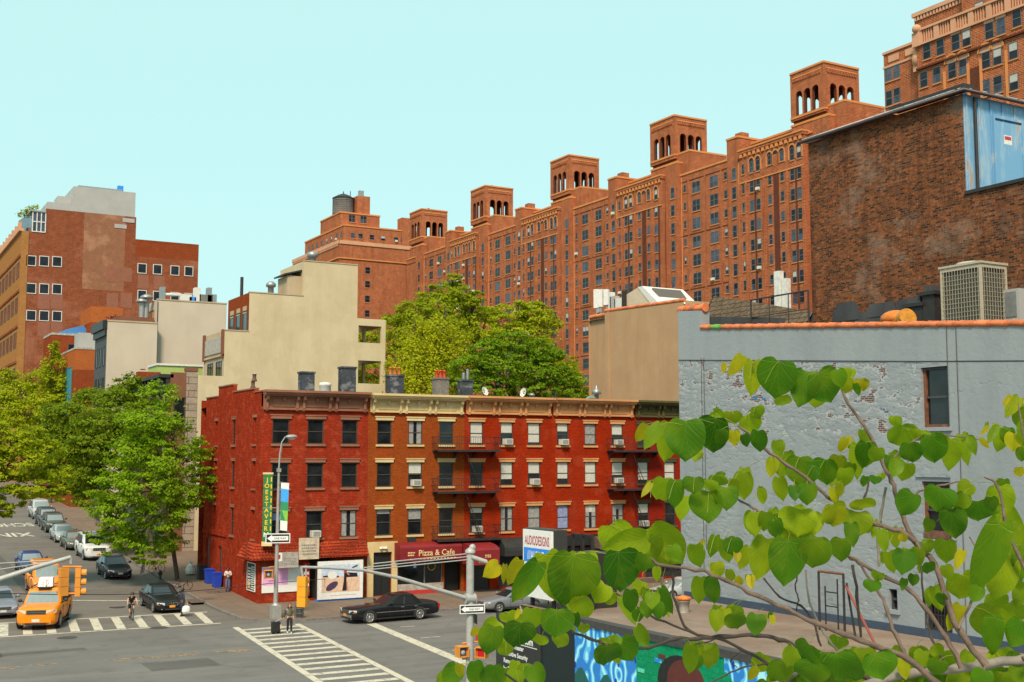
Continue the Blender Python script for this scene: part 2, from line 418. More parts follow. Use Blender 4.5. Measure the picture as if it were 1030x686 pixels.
sd = Vector((sin(SUN_AZ)*cos(SUN_EL), cos(SUN_AZ)*cos(SUN_EL), sin(SUN_EL)))
so.rotation_euler = sd.to_track_quat('Z', 'Y').to_euler(); so.location = (0, 0, 60)
cam = bpy.data.cameras.new('camera'); cam.sensor_width = 36; cam.lens = 36*FPX/1030; cam.clip_end = 6000; cam.clip_start = 0.05
co = bpy.data.objects.new('camera', cam); COL.objects.link(co); co.location = (0, 0, CAMH)
co.rotation_euler = (pi/2+PITCH, 0, -YAW); SC.camera = co
SC.view_settings.view_transform = 'Standard'; SC.view_settings.look = 'None'; SC.view_settings.gamma = 1.0
SC.view_settings.use_curve_mapping = False; SC.view_settings.exposure = 1.7
SC.cycles.max_bounces = 6; SC.cycles.transparent_max_bounces = 8; SC.cycles.use_denoising = True
# ================================================================== the row of tenements on the avenue
YF = 79.72
RED1 = brick('brick_red_painted_dark', (0.45, 0.052, 0.02), (0.33, 0.034, 0.014), (0.24, 0.03, 0.015), w=.32, h=.11, ms=.02, blotch=.35, bmp=.35, patch=(0.42, 0.09, 0.045), patch_amt=.45, patch_scale=1.7, streak=(0.14, 0.02, 0.014), streak_amt=.45)
ORNG = brick('brick_orange', (0.42, 0.085, 0.012), (0.31, 0.054, 0.009), (0.24, 0.07, 0.024), w=.32, h=.11, ms=.02, blotch=.3, bmp=.35, patch=(0.30, 0.05, 0.015), patch_amt=.5, streak=(0.2, 0.05, 0.02), streak_amt=.3)
RED2 = brick('brick_scarlet', (0.44, 0.036, 0.008), (0.34, 0.026, 0.006), (0.24, 0.022, 0.007), w=.32, h=.11, ms=.02, blotch=.35, bmp=.4, patch=(0.32, 0.045, 0.02), patch_amt=.6, patch_scale=.6, streak=(0.20, 0.03, 0.016), streak_amt=.5)
RED3 = brick('brick_crimson', (0.34, 0.026, 0.012), (0.27, 0.021, 0.010), (0.2, 0.018, 0.010), w=.32, h=.11, ms=.02, blotch=.25, bmp=.25, streak=(0.2, 0.02, 0.012), streak_amt=.3)
def trim(n, c, d): return stucco(n, c, d, .5, .6, .75, .1)
T_BROWN = trim('trim_brownstone', (0.30, 0.135, 0.085), (0.15, 0.06, 0.04))
T_CREAM = trim('trim_cream', (0.66, 0.50, 0.26), (0.36, 0.24, 0.10))
T_TAN = trim('trim_tan', (0.60, 0.30, 0.13), (0.34, 0.14, 0.05))
T_TAN2 = trim('trim_ochre', (0.56, 0.27, 0.12), (0.30, 0.12, 0.05))
T_OLIVE = trim('trim_olive', (0.10, 0.085, 0.035), (0.04, 0.035, 0.02))
FRAME_DK = plain('window_frame_dark', (0.05, 0.042, 0.035), 0.5, var=.2, obj=False)
PANE = glassy('window_pane')
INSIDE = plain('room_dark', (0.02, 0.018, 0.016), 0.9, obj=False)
BLIND = plain('blind_white', (0.50, 0.48, 0.42), 0.7, var=.12, scale=9, obj=False)
BLIND2 = plain('curtain_grey', (0.26, 0.25, 0.24), 0.8, var=.3, scale=5, obj=False)
BLIND3 = plain('curtain_blue', (0.22, 0.25, 0.42), 0.8, var=.3, scale=5, obj=False)
AC_W = plain('ac_white', (0.62, 0.60, 0.54), 0.5, var=.1, obj=False); AC_G = plain('ac_grille', (0.16, 0.16, 0.155), 0.6, obj=False)
IRON = plain('iron_black', (0.022, 0.018, 0.017), 0.6, var=.3, obj=False)
TAR = plain('roof_tar', (0.10, 0.095, 0.09), 0.9, var=.3, scale=.8, obj=False)
ROWS_Z = ((10.93, 12.66), (7.88, 9.64), (4.42, 6.30))
def ground_base(y): return gz(y)+.15

def sash_window(F, u0, u1, z0, z1, rec, parent, lint=None, sill=None, shade=0.0, smat=None, curtain=None, lh=.3, lo=.12, pane=None):
    """double-hung window set back in its opening; parts: window > pane, blind, lintel, sill"""
    f = MB(); t = .075; zm = (z0+z1)/2
    f.box(F, u0, u0+t, -rec, -rec+.09, z0, z1, FRAME_DK); f.box(F, u1-t, u1, -rec, -rec+.09, z0, z1, FRAME_DK)
    f.box(F, u0+t, u1-t, -rec, -rec+.09, z1-t, z1, FRAME_DK); f.box(F, u0+t, u1-t, -rec, -rec+.09, z0, z0+t, FRAME_DK)
    f.box(F, u0+t, u1-t, -rec-.01, -rec+.075, zm-.035, zm+.035, FRAME_DK)
    w_ = f.build('window', parent)
    p = MB(); p.quad(F(u0+t, -rec+.03, z0+t), F(u1-t, -rec+.03, z0+t), F(u1-t, -rec+.03, zm), F(u0+t, -rec+.03, zm), pane or PANE)
    if shade < .98: p.quad(F(u0+t, -rec+.05, zm), F(u1-t, -rec+.05, zm), F(u1-t, -rec+.05, z1-t), F(u0+t, -rec+.05, z1-t), pane or PANE)
    p.build('pane', w_)
    if shade > 0:
        s = MB(); s.box(F, u0+t, u1-t, -rec+.052, -rec+.062, z1-t-(z1-z0-2*t)*shade, z1-t, smat or BLIND); s.build('blind', w_)
    if curtain:
        s = MB(); k = 7; a, b = u0+t, u1-t
        for (ca, cb) in ((a, a+(b-a)*.36), (b-(b-a)*.36, b)):
            for i in range(k):
                x0 = ca+(cb-ca)*i/k; x1 = ca+(cb-ca)*(i+1)/k; d0 = -rec+.055+.012*(i % 2); d1 = -rec+.055+.012*((i+1) % 2)
                s.quad(F(x0, d0, z0+t), F(x1, d1, z0+t), F(x1, d1, z1-t), F(x0, d0, z1-t), curtain)
        s.build('curtain', w_)
    if lint:
        l = MB(); l.box(F, u0-.14, u1+.14, -.06, lo*.7, z1+.002, z1+lh*.72, lint); l.box(F, u0-.19, u1+.19, -.06, lo, z1+lh*.72, z1+lh, lint); l.build('lintel', w_)
    if sill:
        l = MB(); l.box(F, u0-.12, u1+.12, -rec, .10, z0-.15, z0-.002, sill); l.build('sill', w_)
    return w_
def cornice(F, u0, u1, zt, mat, parent, nb):
    """projecting metal cornice with paired brackets and sunk panels"""
    c = MB(); h = 1.35
    c.box(F, u0, u1, -.1, .78, zt-.16, zt, mat); c.box(F, u0+.03, u1-.03, -.1, .66, zt-.30, zt-.16, mat)
    c.box(F, u0+.06, u1-.06, -.1, .52, zt-.40, zt-.30, mat)
    c.box(F, u0+.06, u1-.06, -.1, .10, zt-h+.1, zt-.40, mat)
    c.box(F, u0+.06, u1-.06, -.1, .2, zt-h, zt-h+.12, mat); c.box(F, u0+.06, u1-.06, .101, .16, zt-.52, zt-.40, mat)
    xs = []
    for i in range(nb+1):
        x = u0+.28+(u1-u0-.56)*i/nb
        if 0 < i < nb: xs += [x-.24, x+.24]
        else: xs.append(x)
    for x in xs:
        P = [F(x-.09, .102, zt-.40), F(x-.09, .48, zt-.40), F(x-.09, .46, zt-.62), F(x-.09, .24, zt-.80), F(x-.09, .24, zt-1.2), F(x-.09, .17, zt-1.42), F(x-.09, .102, zt-1.42)]
        o = Vector(F(x+.09, 0, 0))-Vector(F(x-.09, 0, 0)); c.prism(P, o, mat)
    for i in range(nb):
        a = u0+.28+(u1-u0-.56)*i/nb+.42; b = u0+.28+(u1-u0-.56)*(i+1)/nb-.42
        for (p, q, r_, s_) in ((a, b, zt-.63, zt-.58), (a, b, zt-1.13, zt-1.08), (a, a+.05, zt-1.08, zt-.63), (b-.05, b, zt-1.08, zt-.63)): c.box(F, p, q, .101, .15, r_, s_, mat)
        mmm = (a+b)/2
        P = [F(mmm-.07, .102, zt-.53), F(mmm-.07, .34, zt-.53), F(mmm-.07, .2, zt-.78), F(mmm-.07, .102, zt-.78)]
        c.prism(P, Vector(F(mmm+.07, 0, 0))-Vector(F(mmm-.07, 0, 0)), mat)
    return c.build('cornice', parent)
def air_con(F, u, z, label, w=.62):
    f = MB(); f.box(F, u-w/2, u+w/2, -.15, .42, z, z+.44, AC_W)
    loc = F(u, .1, z); t = thing('air_conditioner', label, 'air conditioner', loc, 'window air conditioners')
    f.build('casing', t)
    gq = MB(); gq.box(F, u-w/2+.05, u+w/2-.05, .42, .428, z+.05, z+.39, AC_G)
    for i in range(6): gq.box(F, u-w/2+.05, u+w/2-.05, .428, .44, z+.07+i*.055, z+.085+i*.055, AC_W)
    gq.build('grille', t)

FRW = Fr((0, YF, 0), (1, 0, 0), (0, -1, 0))
def row_house(name, label, u0, u1, wm, tr, cm, cols, zt, nb, ground_holes, shades, wm2=None, depth=15.5):
    t = thing(name, label, 'building', ((u0+u1)/2, YF+depth/2, .1))
    holes = [(a, b, z0, z1) for (a, b) in cols for (z0, z1) in ROWS_Z]
    wl = MB(); wl.grid(FRW, u0, u1, 0.1, zt-.1, wm, holes+list(ground_holes), 0, .22)
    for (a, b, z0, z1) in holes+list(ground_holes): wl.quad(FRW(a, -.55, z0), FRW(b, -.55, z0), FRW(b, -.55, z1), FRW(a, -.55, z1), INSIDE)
    wl.quad((u0, YF+depth, 0), (u1, YF+depth, 0), (u1, YF+depth, zt-.1), (u0, YF+depth, zt-.1), wm)
    wl.quad((u1, YF, 0), (u1, YF+depth, 0), (u1, YF+depth, zt-.1), (u1, YF, zt-.1), wm)
    W_ = wl
    for i, (a, b) in enumerate(cols):
        for j, (z0, z1) in enumerate(ROWS_Z):
            k = shades.get((i, j), 0.0); sm = None; cu = None
            if isinstance(k, tuple): k, sm, cu = k
            sash_window(FRW, a, b, z0, z1, .16, t, tr, tr, k, sm, cu)
    cornice(FRW, u0+.06, u1-.06, zt, cm, t, nb)
    r = MB(); r.quad((u0, YF+.1, zt-.32), (u1, YF+.1, zt-.32), (u1, YF+depth, zt-.75), (u0, YF+depth, zt-.75), TAR); r.build('roof', t)
    return t, wl

# ---- corner house (red, wall to the side street as well)
B0, B1, B2, B3, B4, B5 = 25.36, 33.25, 41.0, 48.68, 56.5, 63.9
cols1 = ((26.18, 27.39), (28.71, 29.9), (31.27, 32.45))
t1, wl = row_house('corner_tenement', 'dark red painted brick corner tenement with brown cornice beside the side street', B0, B1, RED1, T_BROWN, T_BROWN, cols1, 14.62, 3,
    [(28.95, 30.6, .3, 3.1)], {(1, 0): 0, (2, 2): (0, None, BLIND2), (0, 2): (.3, BLIND3, None)})
SF = Fr((B0, YF, 0), (0, 1, 0), (-1, 0, 0))           # side wall: u runs back along the side street
D1 = 14.0
sh = []
for u in (1.4, 6.4, 11.0):
    for (z0, z1) in ROWS_Z: sh.append((u-.36, u+.36, z0-.02, z1+.1))
doors = [(8.8, 9.8, .1, 3.4), (12.2, 13.2, .3, 3.9)]
wl.grid(SF, 0, D1, -.3, 13.9, RED1, sh+doors, 0, .2)
wl.grid(SF, 1.6, 6.8, 13.9, 14.75, RED1); wl.grid(SF, 6.8, 10.6, 13.9, 15.3, RED1); wl.grid(SF, 10.6, D1, 13.9, 14.6, RED1); wl.grid(SF, 0, 1.6, 13.9, 14.5, RED1)
for (a, b, h) in ((0, 1.6, 14.5), (1.6, 6.8, 14.75), (6.8, 10.6, 15.3), (10.6, D1, 14.6)):
    wl.box(SF, a, b, -.34, .06, h, h+.1, T_BROWN); wl.box(SF, a, b, -.3, -.005, 13.5, h, RED1)
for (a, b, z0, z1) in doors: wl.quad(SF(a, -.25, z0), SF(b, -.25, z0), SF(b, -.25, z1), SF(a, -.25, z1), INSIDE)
wl.box(SF, 7.6, D1, .002, .10, 4.2, 4.55, RED1)
wl.build('wall', t1)
for i, u in enumerate((1.4, 6.4, 11.0)):
    for (z0, z1) in ROWS_Z:
        if i == 1: sash_window(SF, u-.36, u+.36, z0-.02, z1+.1, .16, t1, T_BROWN, T_BROWN, lh=.22, lo=.05)
        else:
            n = MB(); n.box(SF, u-.36, u+.36, -.2, -.12, z0-.02, z1+.1, RED1); n.box(SF, u-.45, u+.45, -.05, .05, z1+.102, z1+.3, T_BROWN); n.box(SF, u-.42, u+.42, -.12, .08, z0-.15, z0-.022, T_BROWN); n.build('blind_window', t1)
for (a, b, z0, z1) in doors:
    n = MB(); n.box(SF, a+.05, b-.05, -.2, -.14, z0+.25, z1-.05, FRAME_DK); n.build('door', t1)
# tiled pent roof over the corner shop
TILE = brick('clay_tile', (0.50, 0.075, 0.03), (0.36, 0.045, 0.022), (0.09, 0.02, 0.012), w=.22, h=.2, ms=.03, blotch=.3, bmp=1.0, rough=.6)
pt = MB(); zt, zb, pr = 4.2, 3.18, .7
pt.quad(FRW(B0-.02, .02, zt), FRW(B1-.1, .02, zt), FRW(B1-.1, pr, zb), FRW(B0-pr, pr, zb), TILE)
pt.quad(SF(-.02, .02, zt), SF(2.6, .02, zt), SF(2.6, pr, zb), SF(-pr, pr, zb), TILE)
pt.quad(FRW(B0-pr, pr, zb-.08), FRW(B1-.1, pr, zb-.08), FRW(B1-.1, pr, zb), FRW(B0-pr, pr, zb), TILE)
pt.quad(SF(-pr, pr, zb-.08), SF(2.6, pr, zb-.08), SF(2.6, pr, zb), SF(-pr, pr, zb), TILE)
pt.poly([FRW(B1-.1, .02, zt), FRW(B1-.1, pr, zb), FRW(B1-.1, .02, zb)], TILE); pt.poly([SF(2.6, .02, zt), SF(2.6, pr, zb), SF(2.6, .02, zb)], TILE)
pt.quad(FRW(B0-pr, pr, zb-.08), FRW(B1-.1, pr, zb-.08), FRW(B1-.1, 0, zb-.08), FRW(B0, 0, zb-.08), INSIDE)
for i in range(37):                                   # barrel ridges of the tiles
    u = B0+.05+i*.21; pt.tube([FRW(u, .05, zt), FRW(u, pr+.02, zb)], .06, TILE, 6)
for i in range(13):
    u = .05+i*.21; pt.tube([SF(u, .05, zt), SF(u, pr+.02, zb)], .06, TILE, 6)
pt.build('pent_roof', t1)
WHITE = plain('sign_white', (0.72, 0.70, 0.68), 0.6, var=.06, obj=False); PINK = plain('poster_pink', (0.74, 0.36, 0.62), 0.6, var=.1, obj=False)
BLACK = plain('sign_black', (0.012, 0.012, 0.013), 0.5, var=.3, obj=False)
SKYB = plain('poster_cyan', (0.05, 0.45, 0.62), 0.5, obj=False); YEL = plain('poster_yellow', (0.75, 0.5, 0.06), 0.5, obj=False)
REDM = plain('sign_red', (0.45, 0.03, 0.03), 0.5, obj=False); BLUEM = plain('sign_blue', (0.02, 0.22, 0.75), 0.5, obj=False)
GREENM = plain('sign_green', (0.02, 0.16, 0.045), 0.5, var=.3, obj=False); YLET = plain('letter_yellow', (0.70, 0.46, 0.02), 0.5, obj=False)
GREYB = plain('board_grey', (0.36, 0.32, 0.28), 0.8, var=.3, scale=4, obj=False); TANB = plain('board_tan', (0.52, 0.42, 0.31), 0.8, var=.25, scale=4, obj=False)
def board(name, label, cat, F, u0, u1, z0, z1, mat, thick=.05, d=.01, extra=None, frame=None, group=None):
    t = thing(name, label, cat, F((u0+u1)/2, d, z0), group); b = MB(); b.box(F, u0, u1, d, d+thick, z0, z1, mat); b.build('panel', t)
    if frame:
        f = MB(); k = .06
        for (a, b_, c, e) in ((u0-k, u1+k, z1, z1+k), (u0-k, u1+k, z0-k, z0), (u0-k, u0, z0, z1), (u1, u1+k, z0, z1)): f.box(F, a, b_, d, d+thick+.02, c, e, frame)
        f.build('frame', t)
    if extra:
        e = MB(); extra(e, d+thick+.006); e.build('artwork', t)
    return t
def scribble(F, u0, u1, z0, z1, mat, n, seed=1):       # rows of small illegible writing
    rr = random.Random(seed)
    def go(e, d):
        for i in range(n):
            z = z1-(z1-z0)*(i+.5)/n; u = u0
            while u < u1-.05:
                l = rr.uniform(.05, .16); e.box(F, u, min(u1, u+l), d-.004, d, z-(z1-z0)/n*.28, z+(z1-z0)/n*.28, mat); u += l+.04
    return go
WL = plain('letter_white', (0.75, 0.75, 0.72), 0.6, var=.05, obj=False); GL = plain('letter_grey', (0.20, 0.19, 0.18), 0.7, obj=False)
board('notice_board', 'tall black menu board in a white frame on the side wall of the corner tenement', 'notice board', SF, .55, 2.2, .95, 2.75, BLACK, extra=lambda e, d: (scribble(SF, .65, 1.4, 1.0, 2.6, WL, 11, 3)(e, d), scribble(SF, 1.5, 2.1, 1.3, 2.5, WL, 6, 4)(e, d), e.box(SF, 1.55, 2.05, d-.004, d+.002, 1.05, 1.5, T_CREAM)), frame=WHITE)
board('poster_board', 'white sheet with a large pink poster on the front of the corner tenement', 'poster', FRW, 25.62, 28.35, .85, 2.6, WHITE, extra=lambda e, d: e.box(FRW, 25.66, 27.45, d-.01, d, 1.35, 2.5, PINK))
board('menu_board', 'grey weathered board with writing above the pink poster', 'sign', FRW, 26.35, 27.9, 2.55, 3.6, GREYB, d=.78, extra=lambda e, d: (scribble(FRW, 26.7, 27.8, 2.7, 3.2, GL, 5, 5)(e, d), e.box(FRW, 26.35, 26.75, d-.004, d+.004, 3.0, 3.55, WHITE), e.box(FRW, 26.4, 26.62, d, d+.008, 3.15, 3.45, REDM)))
board('wooden_sign', 'pale tan square sign with dark scribbles standing on the clay tile pent roof', 'sign', FRW, 27.95, 29.4, 3.05, 4.5, TANB, d=.72, extra=lambda e, d: scribble(FRW, 28.15, 29.2, 3.3, 4.1, GL, 4, 8)(e, d))
board('poster_strip', 'narrow red and white striped poster left of the large photo print', 'poster', FRW, 28.55, 29.0, .5, 2.75, REDM, d=.02, extra=lambda e, d: [e.box(FRW, 28.6, 28.95, d-.004, d, .75+i*.4, .95+i*.4, WHITE) for i in range(5)])
board('blue_poster', 'cyan poster with yellow top at the right end of the corner shop', 'poster', FRW, 32.35, 33.0, 1.2, 2.85, SKYB, d=.02, extra=lambda e, d: (e.box(FRW, 32.37, 32.98, d-.004, d, 2.25, 2.83, YEL), scribble(FRW, 32.45, 32.9, 1.3, 1.9, WL, 4, 9)(e, d)))
SKYP = plain('print_sky', (0.50, 0.58, 0.72), 0.4, var=.2, obj=False); SAND = plain('print_sand', (0.68, 0.46, 0.33), 0.4, var=.15, obj=False); PDK = plain('print_dark', (0.02, 0.012, 0.02), 0.4, obj=False); PURP = plain('print_purple', (0.07, 0.04, 0.09), 0.4, obj=False)
FSK = plain('print_skin', (0.55, 0.25, 0.15), .5, obj=False)
def polaroid(e, d):
    F = FB; u0, u1, z0, z1 = 29.55, 32.35, .75, 2.62; u = lambda k: u0+(u1-u0)*k; z = lambda k: z0+(z1-z0)*k
    e.box(F, u0, u1, d-.01, d, z(.55), z1, SKYP); e.box(F, u0, u1, d-.01, d+.001, z0, z(.56), SAND)
    e.poly([F(u(.03), d+.003, z(.56)), F(u(.45), d+.003, z(.53)), F(u(.45), d+.003, z(.58)), F(u(.3), d+.003, z(.64)), F(u(.03), d+.003, z(.6))], PDK)
    e.poly([F(u(.60), d+.003, z(.52)), F(u(.95), d+.003, z(.52)), F(u(.93), d+.003, z(.66)), F(u(.66), d+.003, z(.7))], PDK)
    e.poly([F(u(.7), d+.003, z(.78)), F(u(.93), d+.003, z(.9)), F(u(.95), d+.003, z(.97)), F(u(.8), d+.003, z(.88))], PDK)
    e.poly([F(u(.28)+.32*cos(a)*1.1, d+.004, z(.62)+.26*sin(a)) for a in [2*pi*i/18 for i in range(18)]], WHITE)
    e.poly([F(u(.27)+.50*cos(a)*.85+.1*sin(a), d+.005, z(.22)+.30*sin(a)+.12*cos(a)) for a in [2*pi*i/20 for i in range(20)]], PURP)
    e.poly([F(u(.54), d+.005, z(.03)), F(u(.66), d+.005, z(.03)), F(u(.65), d+.005, z(.45)), F(u(.66), d+.005, z(.68)), F(u(.585), d+.005, z(.7)), F(u(.58), d+.005, z(.4))], PDK)
    e.poly([F(u(.62)+.12*cos(a), d+.006, z(.76)+.17*sin(a)) for a in [2*pi*i/12 for i in range(12)]], REDM)
    e.poly([F(u(.655), d+.006, z(.05)), F(u(.70), d+.006, z(.03)), F(u(.685), d+.006, z(.3)), F(u(.66), d+.006, z(.4))], FSK)
    e.poly([F(u(.66), d+.006, z(.64)), F(u(.72), d+.006, z(.58)), F(u(.73), d+.006, z(.62)), F(u(.67), d+.006, z(.7))], FSK)
    for i in range(3): e.box(F, 30.2, 32.1, d-.01, d, .42+.09*i, .45+.09*i, GREYB) if i == 1 else None
FB = Fr((0, 78.9, 0), (1, 0, 0), (0, -1, 0))
tb = board('photo_print', 'huge white bordered beach snapshot standing on the pavement against the corner shop', 'billboard', FB, 29.28, 32.6, .28, 2.86, WHITE, thick=.12, d=0, extra=polaroid)
e = MB(); e.box(FB, 29.25, 32.63, -.35, .02, .15, .279, BLUEM); e.box(FB, 29.3, 29.36, -.5, -.002, .28, 2.8, IRON); e.box(FB, 32.5, 32.56, -.5, -.002, .28, 2.8, IRON); e.build('base', tb)
# green vertical tavern sign
gs = thing('tavern_sign', 'tall green double sided tavern sign with yellow letters hung on the corner tenement', 'sign', (25.0, 79.0, 4.3))
GF = Fr((25.38, 79.05, 0), (0.93, -0.37, 0), (-0.37, -0.93, 0)); GF2 = Fr((25.55, 78.92, 0), (0.8, 0.6, 0), (0.6, -0.8, 0))
b = MB(); b.box(GF, 0, .62, -.3, 0, 4.35, 8.85, GREENM); b.build('panel', gs)
b = MB(); b.text(GF, 'JOESTAVER', .4, .25, 8.35, .012, YLET, vertical=True, sx=1.0, bold=.03); b.text(GF, 'N', .4, .25, 8.35-9*.408, .012, WL, sx=1.15, bold=.03)
for i in range(9): b.box(GF, .5, .58, .002, .01, 4.6+i*.47, 4.9+i*.47, YLET)
b.build('lettering', gs)
b = MB(); b.box(GF, -.04, .66, -.34, .03, 8.851, 8.98, T_CREAM); b.box(GF, -.04, .66, -.34, .03, 4.05, 4.349, T_CREAM); b.tube([(25.3, 79.1, 7.9), (25.9, 79.72, 7.9)], .04, IRON); b.tube([(25.3, 79.1, 5.2), (25.9, 79.72, 5.2)], .04, IRON); b.build('bracket', gs)

# ---- orange brick house with the cafe
cols2 = ((33.96, 35.09), (36.42, 37.55), (38.93, 40.08))
t2, wl = row_house('cafe_tenement', 'orange brick tenement with cream cornice above the red cafe awning', B1, B2, ORNG, T_CREAM, T_CREAM, cols2, 14.58, 3,
    [(33.75, 35.15, .2, 3.25), (35.6, 39.2, .9, 3.0), (39.4, 40.8, .15, 3.0)], {(1, 1): (.45, None, None), (1, 0): (0, None, BLIND2), (0, 2): (.15, BLIND2, None), (1, 2): (.4, BLIND2, None)})
for (a, b, c, e) in ((B1+.02, 33.74, .12, 4.0), (35.16, 35.6, .12, 4.0), (33.74, 35.16, 3.26, 4.0)): wl.box(FRW, a, b, .002, .1, c, e, T_CREAM)
wl.build('wall', t2)
b = MB(); b.box(FRW, 33.8, 34.45, -.2, -.12, .2, 3.2, BLACK); b.box(FRW, 34.47, 35.1, -.2, -.13, .2, 3.2, BLACK); b.build('door', t2)
b = MB()
for (u0, u1) in ((35.6, 37.75), (37.85, 39.2)): b.quad(FRW(u0, -.1, .9), FRW(u1, -.1, .9), FRW(u1, -.1, 3.0), FRW(u0, -.1, 3.0), PANE)
b.box(FRW, 36.9, 37.2, -.09, -.085, 2.0, 2.5, BLUEM); b.box(FRW, 36.95, 37.15, -.084, -.082, 2.05, 2.4, WL)
b.tube([FRW(38.4+.3*cos(a), -.09, 2.1+.3*sin(a)) for a in [2*pi*i/14 for i in range(15)]], .03, YLET, 5)
for u in (35.6, 37.75, 39.15): b.box(FRW, u, u+.1, -.11, -.02, .9, 3.0, AC_G)
b.build('shop_window', t2)
b = MB(); b.box(FRW, 35.55, 39.3, .002, .06, .15, .45, REDM); b.box(FRW, 35.55, 39.3, .002, .05, .45, .899, GREYB); b.build('stall_riser', t2)
b = MB(); b.box(FRW, 36.4, 37.0, .0, .16, 3.72, 4.25, IRON); b.build('vent_box', t2)
b = MB(); b.box(FRW, 34.2, 34.7, .1, .2, 3.5, 3.62, WHITE); b.ball(FRW(34.25, .22, 3.55), .1, WHITE); b.ball(FRW(34.65, .22, 3.55), .1, WHITE); b.build('flood_light', t2)
AWN = plain('awning_red', (0.20, 0.008, 0.012), 0.6, var=.18, scale=1.2, obj=False); AWK = plain('awning_black', (0.02, 0.02, 0.02), 0.7, var=.3, scale=1.5, obj=False)
def awning(name, label, F, u0, u1, zt, zf, zb, d, mat, letters=None):
    t = thing(name, label, 'awning', F((u0+u1)/2, .3, zb)); b = MB()
    k = 6; prof = [(0.02, zt)]+[(d*(.25+.75*sin(pi/2*i/k)), zf+(zt-zf)*(cos(pi/2*i/k))) for i in range(1, k+1)]+[(d, zb)]
    for i in range(len(prof)-1):
        (d0, z0), (d1, z1) = prof[i], prof[i+1]; b.quad(F(u0, d0, z0), F(u1, d0, z0), F(u1, d1, z1), F(u0, d1, z1), mat)
    for u in (u0, u1): b.poly([F(u, p[0], p[1]) for p in prof]+[F(u, .02, zb)], mat)
    b.build('canopy', t); f = MB()
    for u in (u0+.05, u1-.05, (u0+u1)/2): f.tube([F(u, .02, zb+.05), F(u, d-.03, zb+.05)], .025, IRON, 6)
    f.build('frame', t)
    if letters: e = MB(); letters(e, d+.012); e.build('lettering', t)
    return t
CREAML = plain('letter_cream', (0.72, 0.52, 0.25), .6, obj=False)
def cafe_letters(e, d):
    e.text(FRW, 'Pizza & Cafe', .58, 38.25, 2.98, d, CREAML, bold=.012)
    scribble(FRW, 35.95, 36.5, 2.95, 3.3, CREAML, 2, 2)(e, d)
    for i in range(14): e.box(FRW, 36.1+i*.27, 36.27+i*.27, d-.004, d, 2.72, 2.78, CREAML)
awning('awning', 'long dark red awning with cream cafe lettering along the shop front', FRW, 35.35, 40.3, 3.9, 3.55, 2.62, 1.1, AWN, cafe_letters)
def entry_letters(e, d):
    e.text(FRW, 'Pizza & Cafe', .26, 41.55, 2.4, d, CREAML, bold=.01); scribble(FRW, 41.4, 41.9, 2.75, 3.0, CREAML, 2, 6)(e, d)
awning('awning', 'red gabled entrance awning projecting over the pavement right of the cafe front', FRW, 40.4, 42.6, 3.75, 3.3, 2.25, 2.6, AWN, entry_letters)

# ---- two scarlet houses and the olive one
cols3 = ((41.49, 42.61), (44.11, 45.2), (46.51, 47.63))
t3, wl = row_house('scarlet_tenement', 'scarlet brick tenement with tan cornice between the orange house and its scarlet neighbour', B2, B3, RED2, T_TAN, T_TAN, cols3, 14.6, 3,
    [(41.6, 43.2, .15, 3.1), (43.9, 48.2, .3, 3.1)], {(0, 0): .95, (0, 1): 0, (1, 0): .45, (2, 0): .9, (1, 1): .75, (2, 1): .5, (1, 2): (0, None, BLIND2), (2, 2): (.95, BLIND2, None), (0, 2): .2})
wl.build('wall', t3)
cols4 = ((49.15, 50.21), (51.72, 52.81), (54.3, 55.41))
t4, wl = row_house('scarlet_tenement', 'scarlet brick tenement with a blue curtained low window, left of the crimson end house', B3, B4, RED2, T_TAN, T_TAN2, cols4, 14.62, 3,
    [(49.2, 55.6, .3, 3.1)], {(0, 0): .35, (1, 0): (.95, BLIND2, None), (2, 0): .5, (0, 1): .75, (1, 1): .95, (2, 1): .6, (0, 2): (.98, BLIND3, None), (1, 2): (.3, BLIND, BLIND2), (2, 2): (.2, BLIND2, BLIND2)})
wl.build('wall', t4)
cols5 = ((56.83, 57.91), (59.5, 60.6), (62.1, 63.2))
t5, wl = row_house('crimson_tenement', 'crimson brick tenement with dark olive cornice at the right end of the row', B4, B5, RED3, T_OLIVE, T_OLIVE, cols5, 14.62, 3,
    [(57.2, 63.0, .3, 3.1)], {(0, 0): .3, (1, 0): .4, (0, 1): .85, (1, 1): .9, (0, 2): .4})
wl.build('wall', t5)
for tt, u0, u1 in ((t3, 43.95, 48.15), (t4, 49.25, 55.5), (t5, 57.25, 62.9)):
    b = MB(); n = 3; w_ = (u1-u0)/n
    for i in range(n):
        b.quad(FRW(u0+i*w_+.06, -.12, .75), FRW(u0+(i+1)*w_-.06, -.12, .75), FRW(u0+(i+1)*w_-.06, -.12, 3.0), FRW(u0+i*w_+.06, -.12, 3.0), PANE)
        b.box(FRW, u0+i*w_-.05, u0+i*w_+.06, -.14, -.04, .3, 3.05, IRON)
    b.box(FRW, u0, u1, -.13, -.05, .3, .74, IRON); b.build('shop_window', tt)
    b = MB(); b.box(FRW, u0-.3, u1+.4, .002, .12, 3.15, 3.95, BLACK); b.build('sign_band', tt)
b = MB(); b.box(FRW, 41.65, 43.15, -.2, -.13, .15, 3.0, IRON); b.build('door', t3)
awning('awning', 'black fabric awning sloping over the shop right of the cafe', FRW, 43.6, 48.4, 3.95, 3.1, 2.7, 1.6, AWK)
awning('awning', 'dark brown shop awning under the scarlet house with blue curtains', FRW, 52.4, 56.2, 3.8, 3.2, 2.9, 1.0, plain('awning_brown', (.12, .08, .05), .7, obj=False))
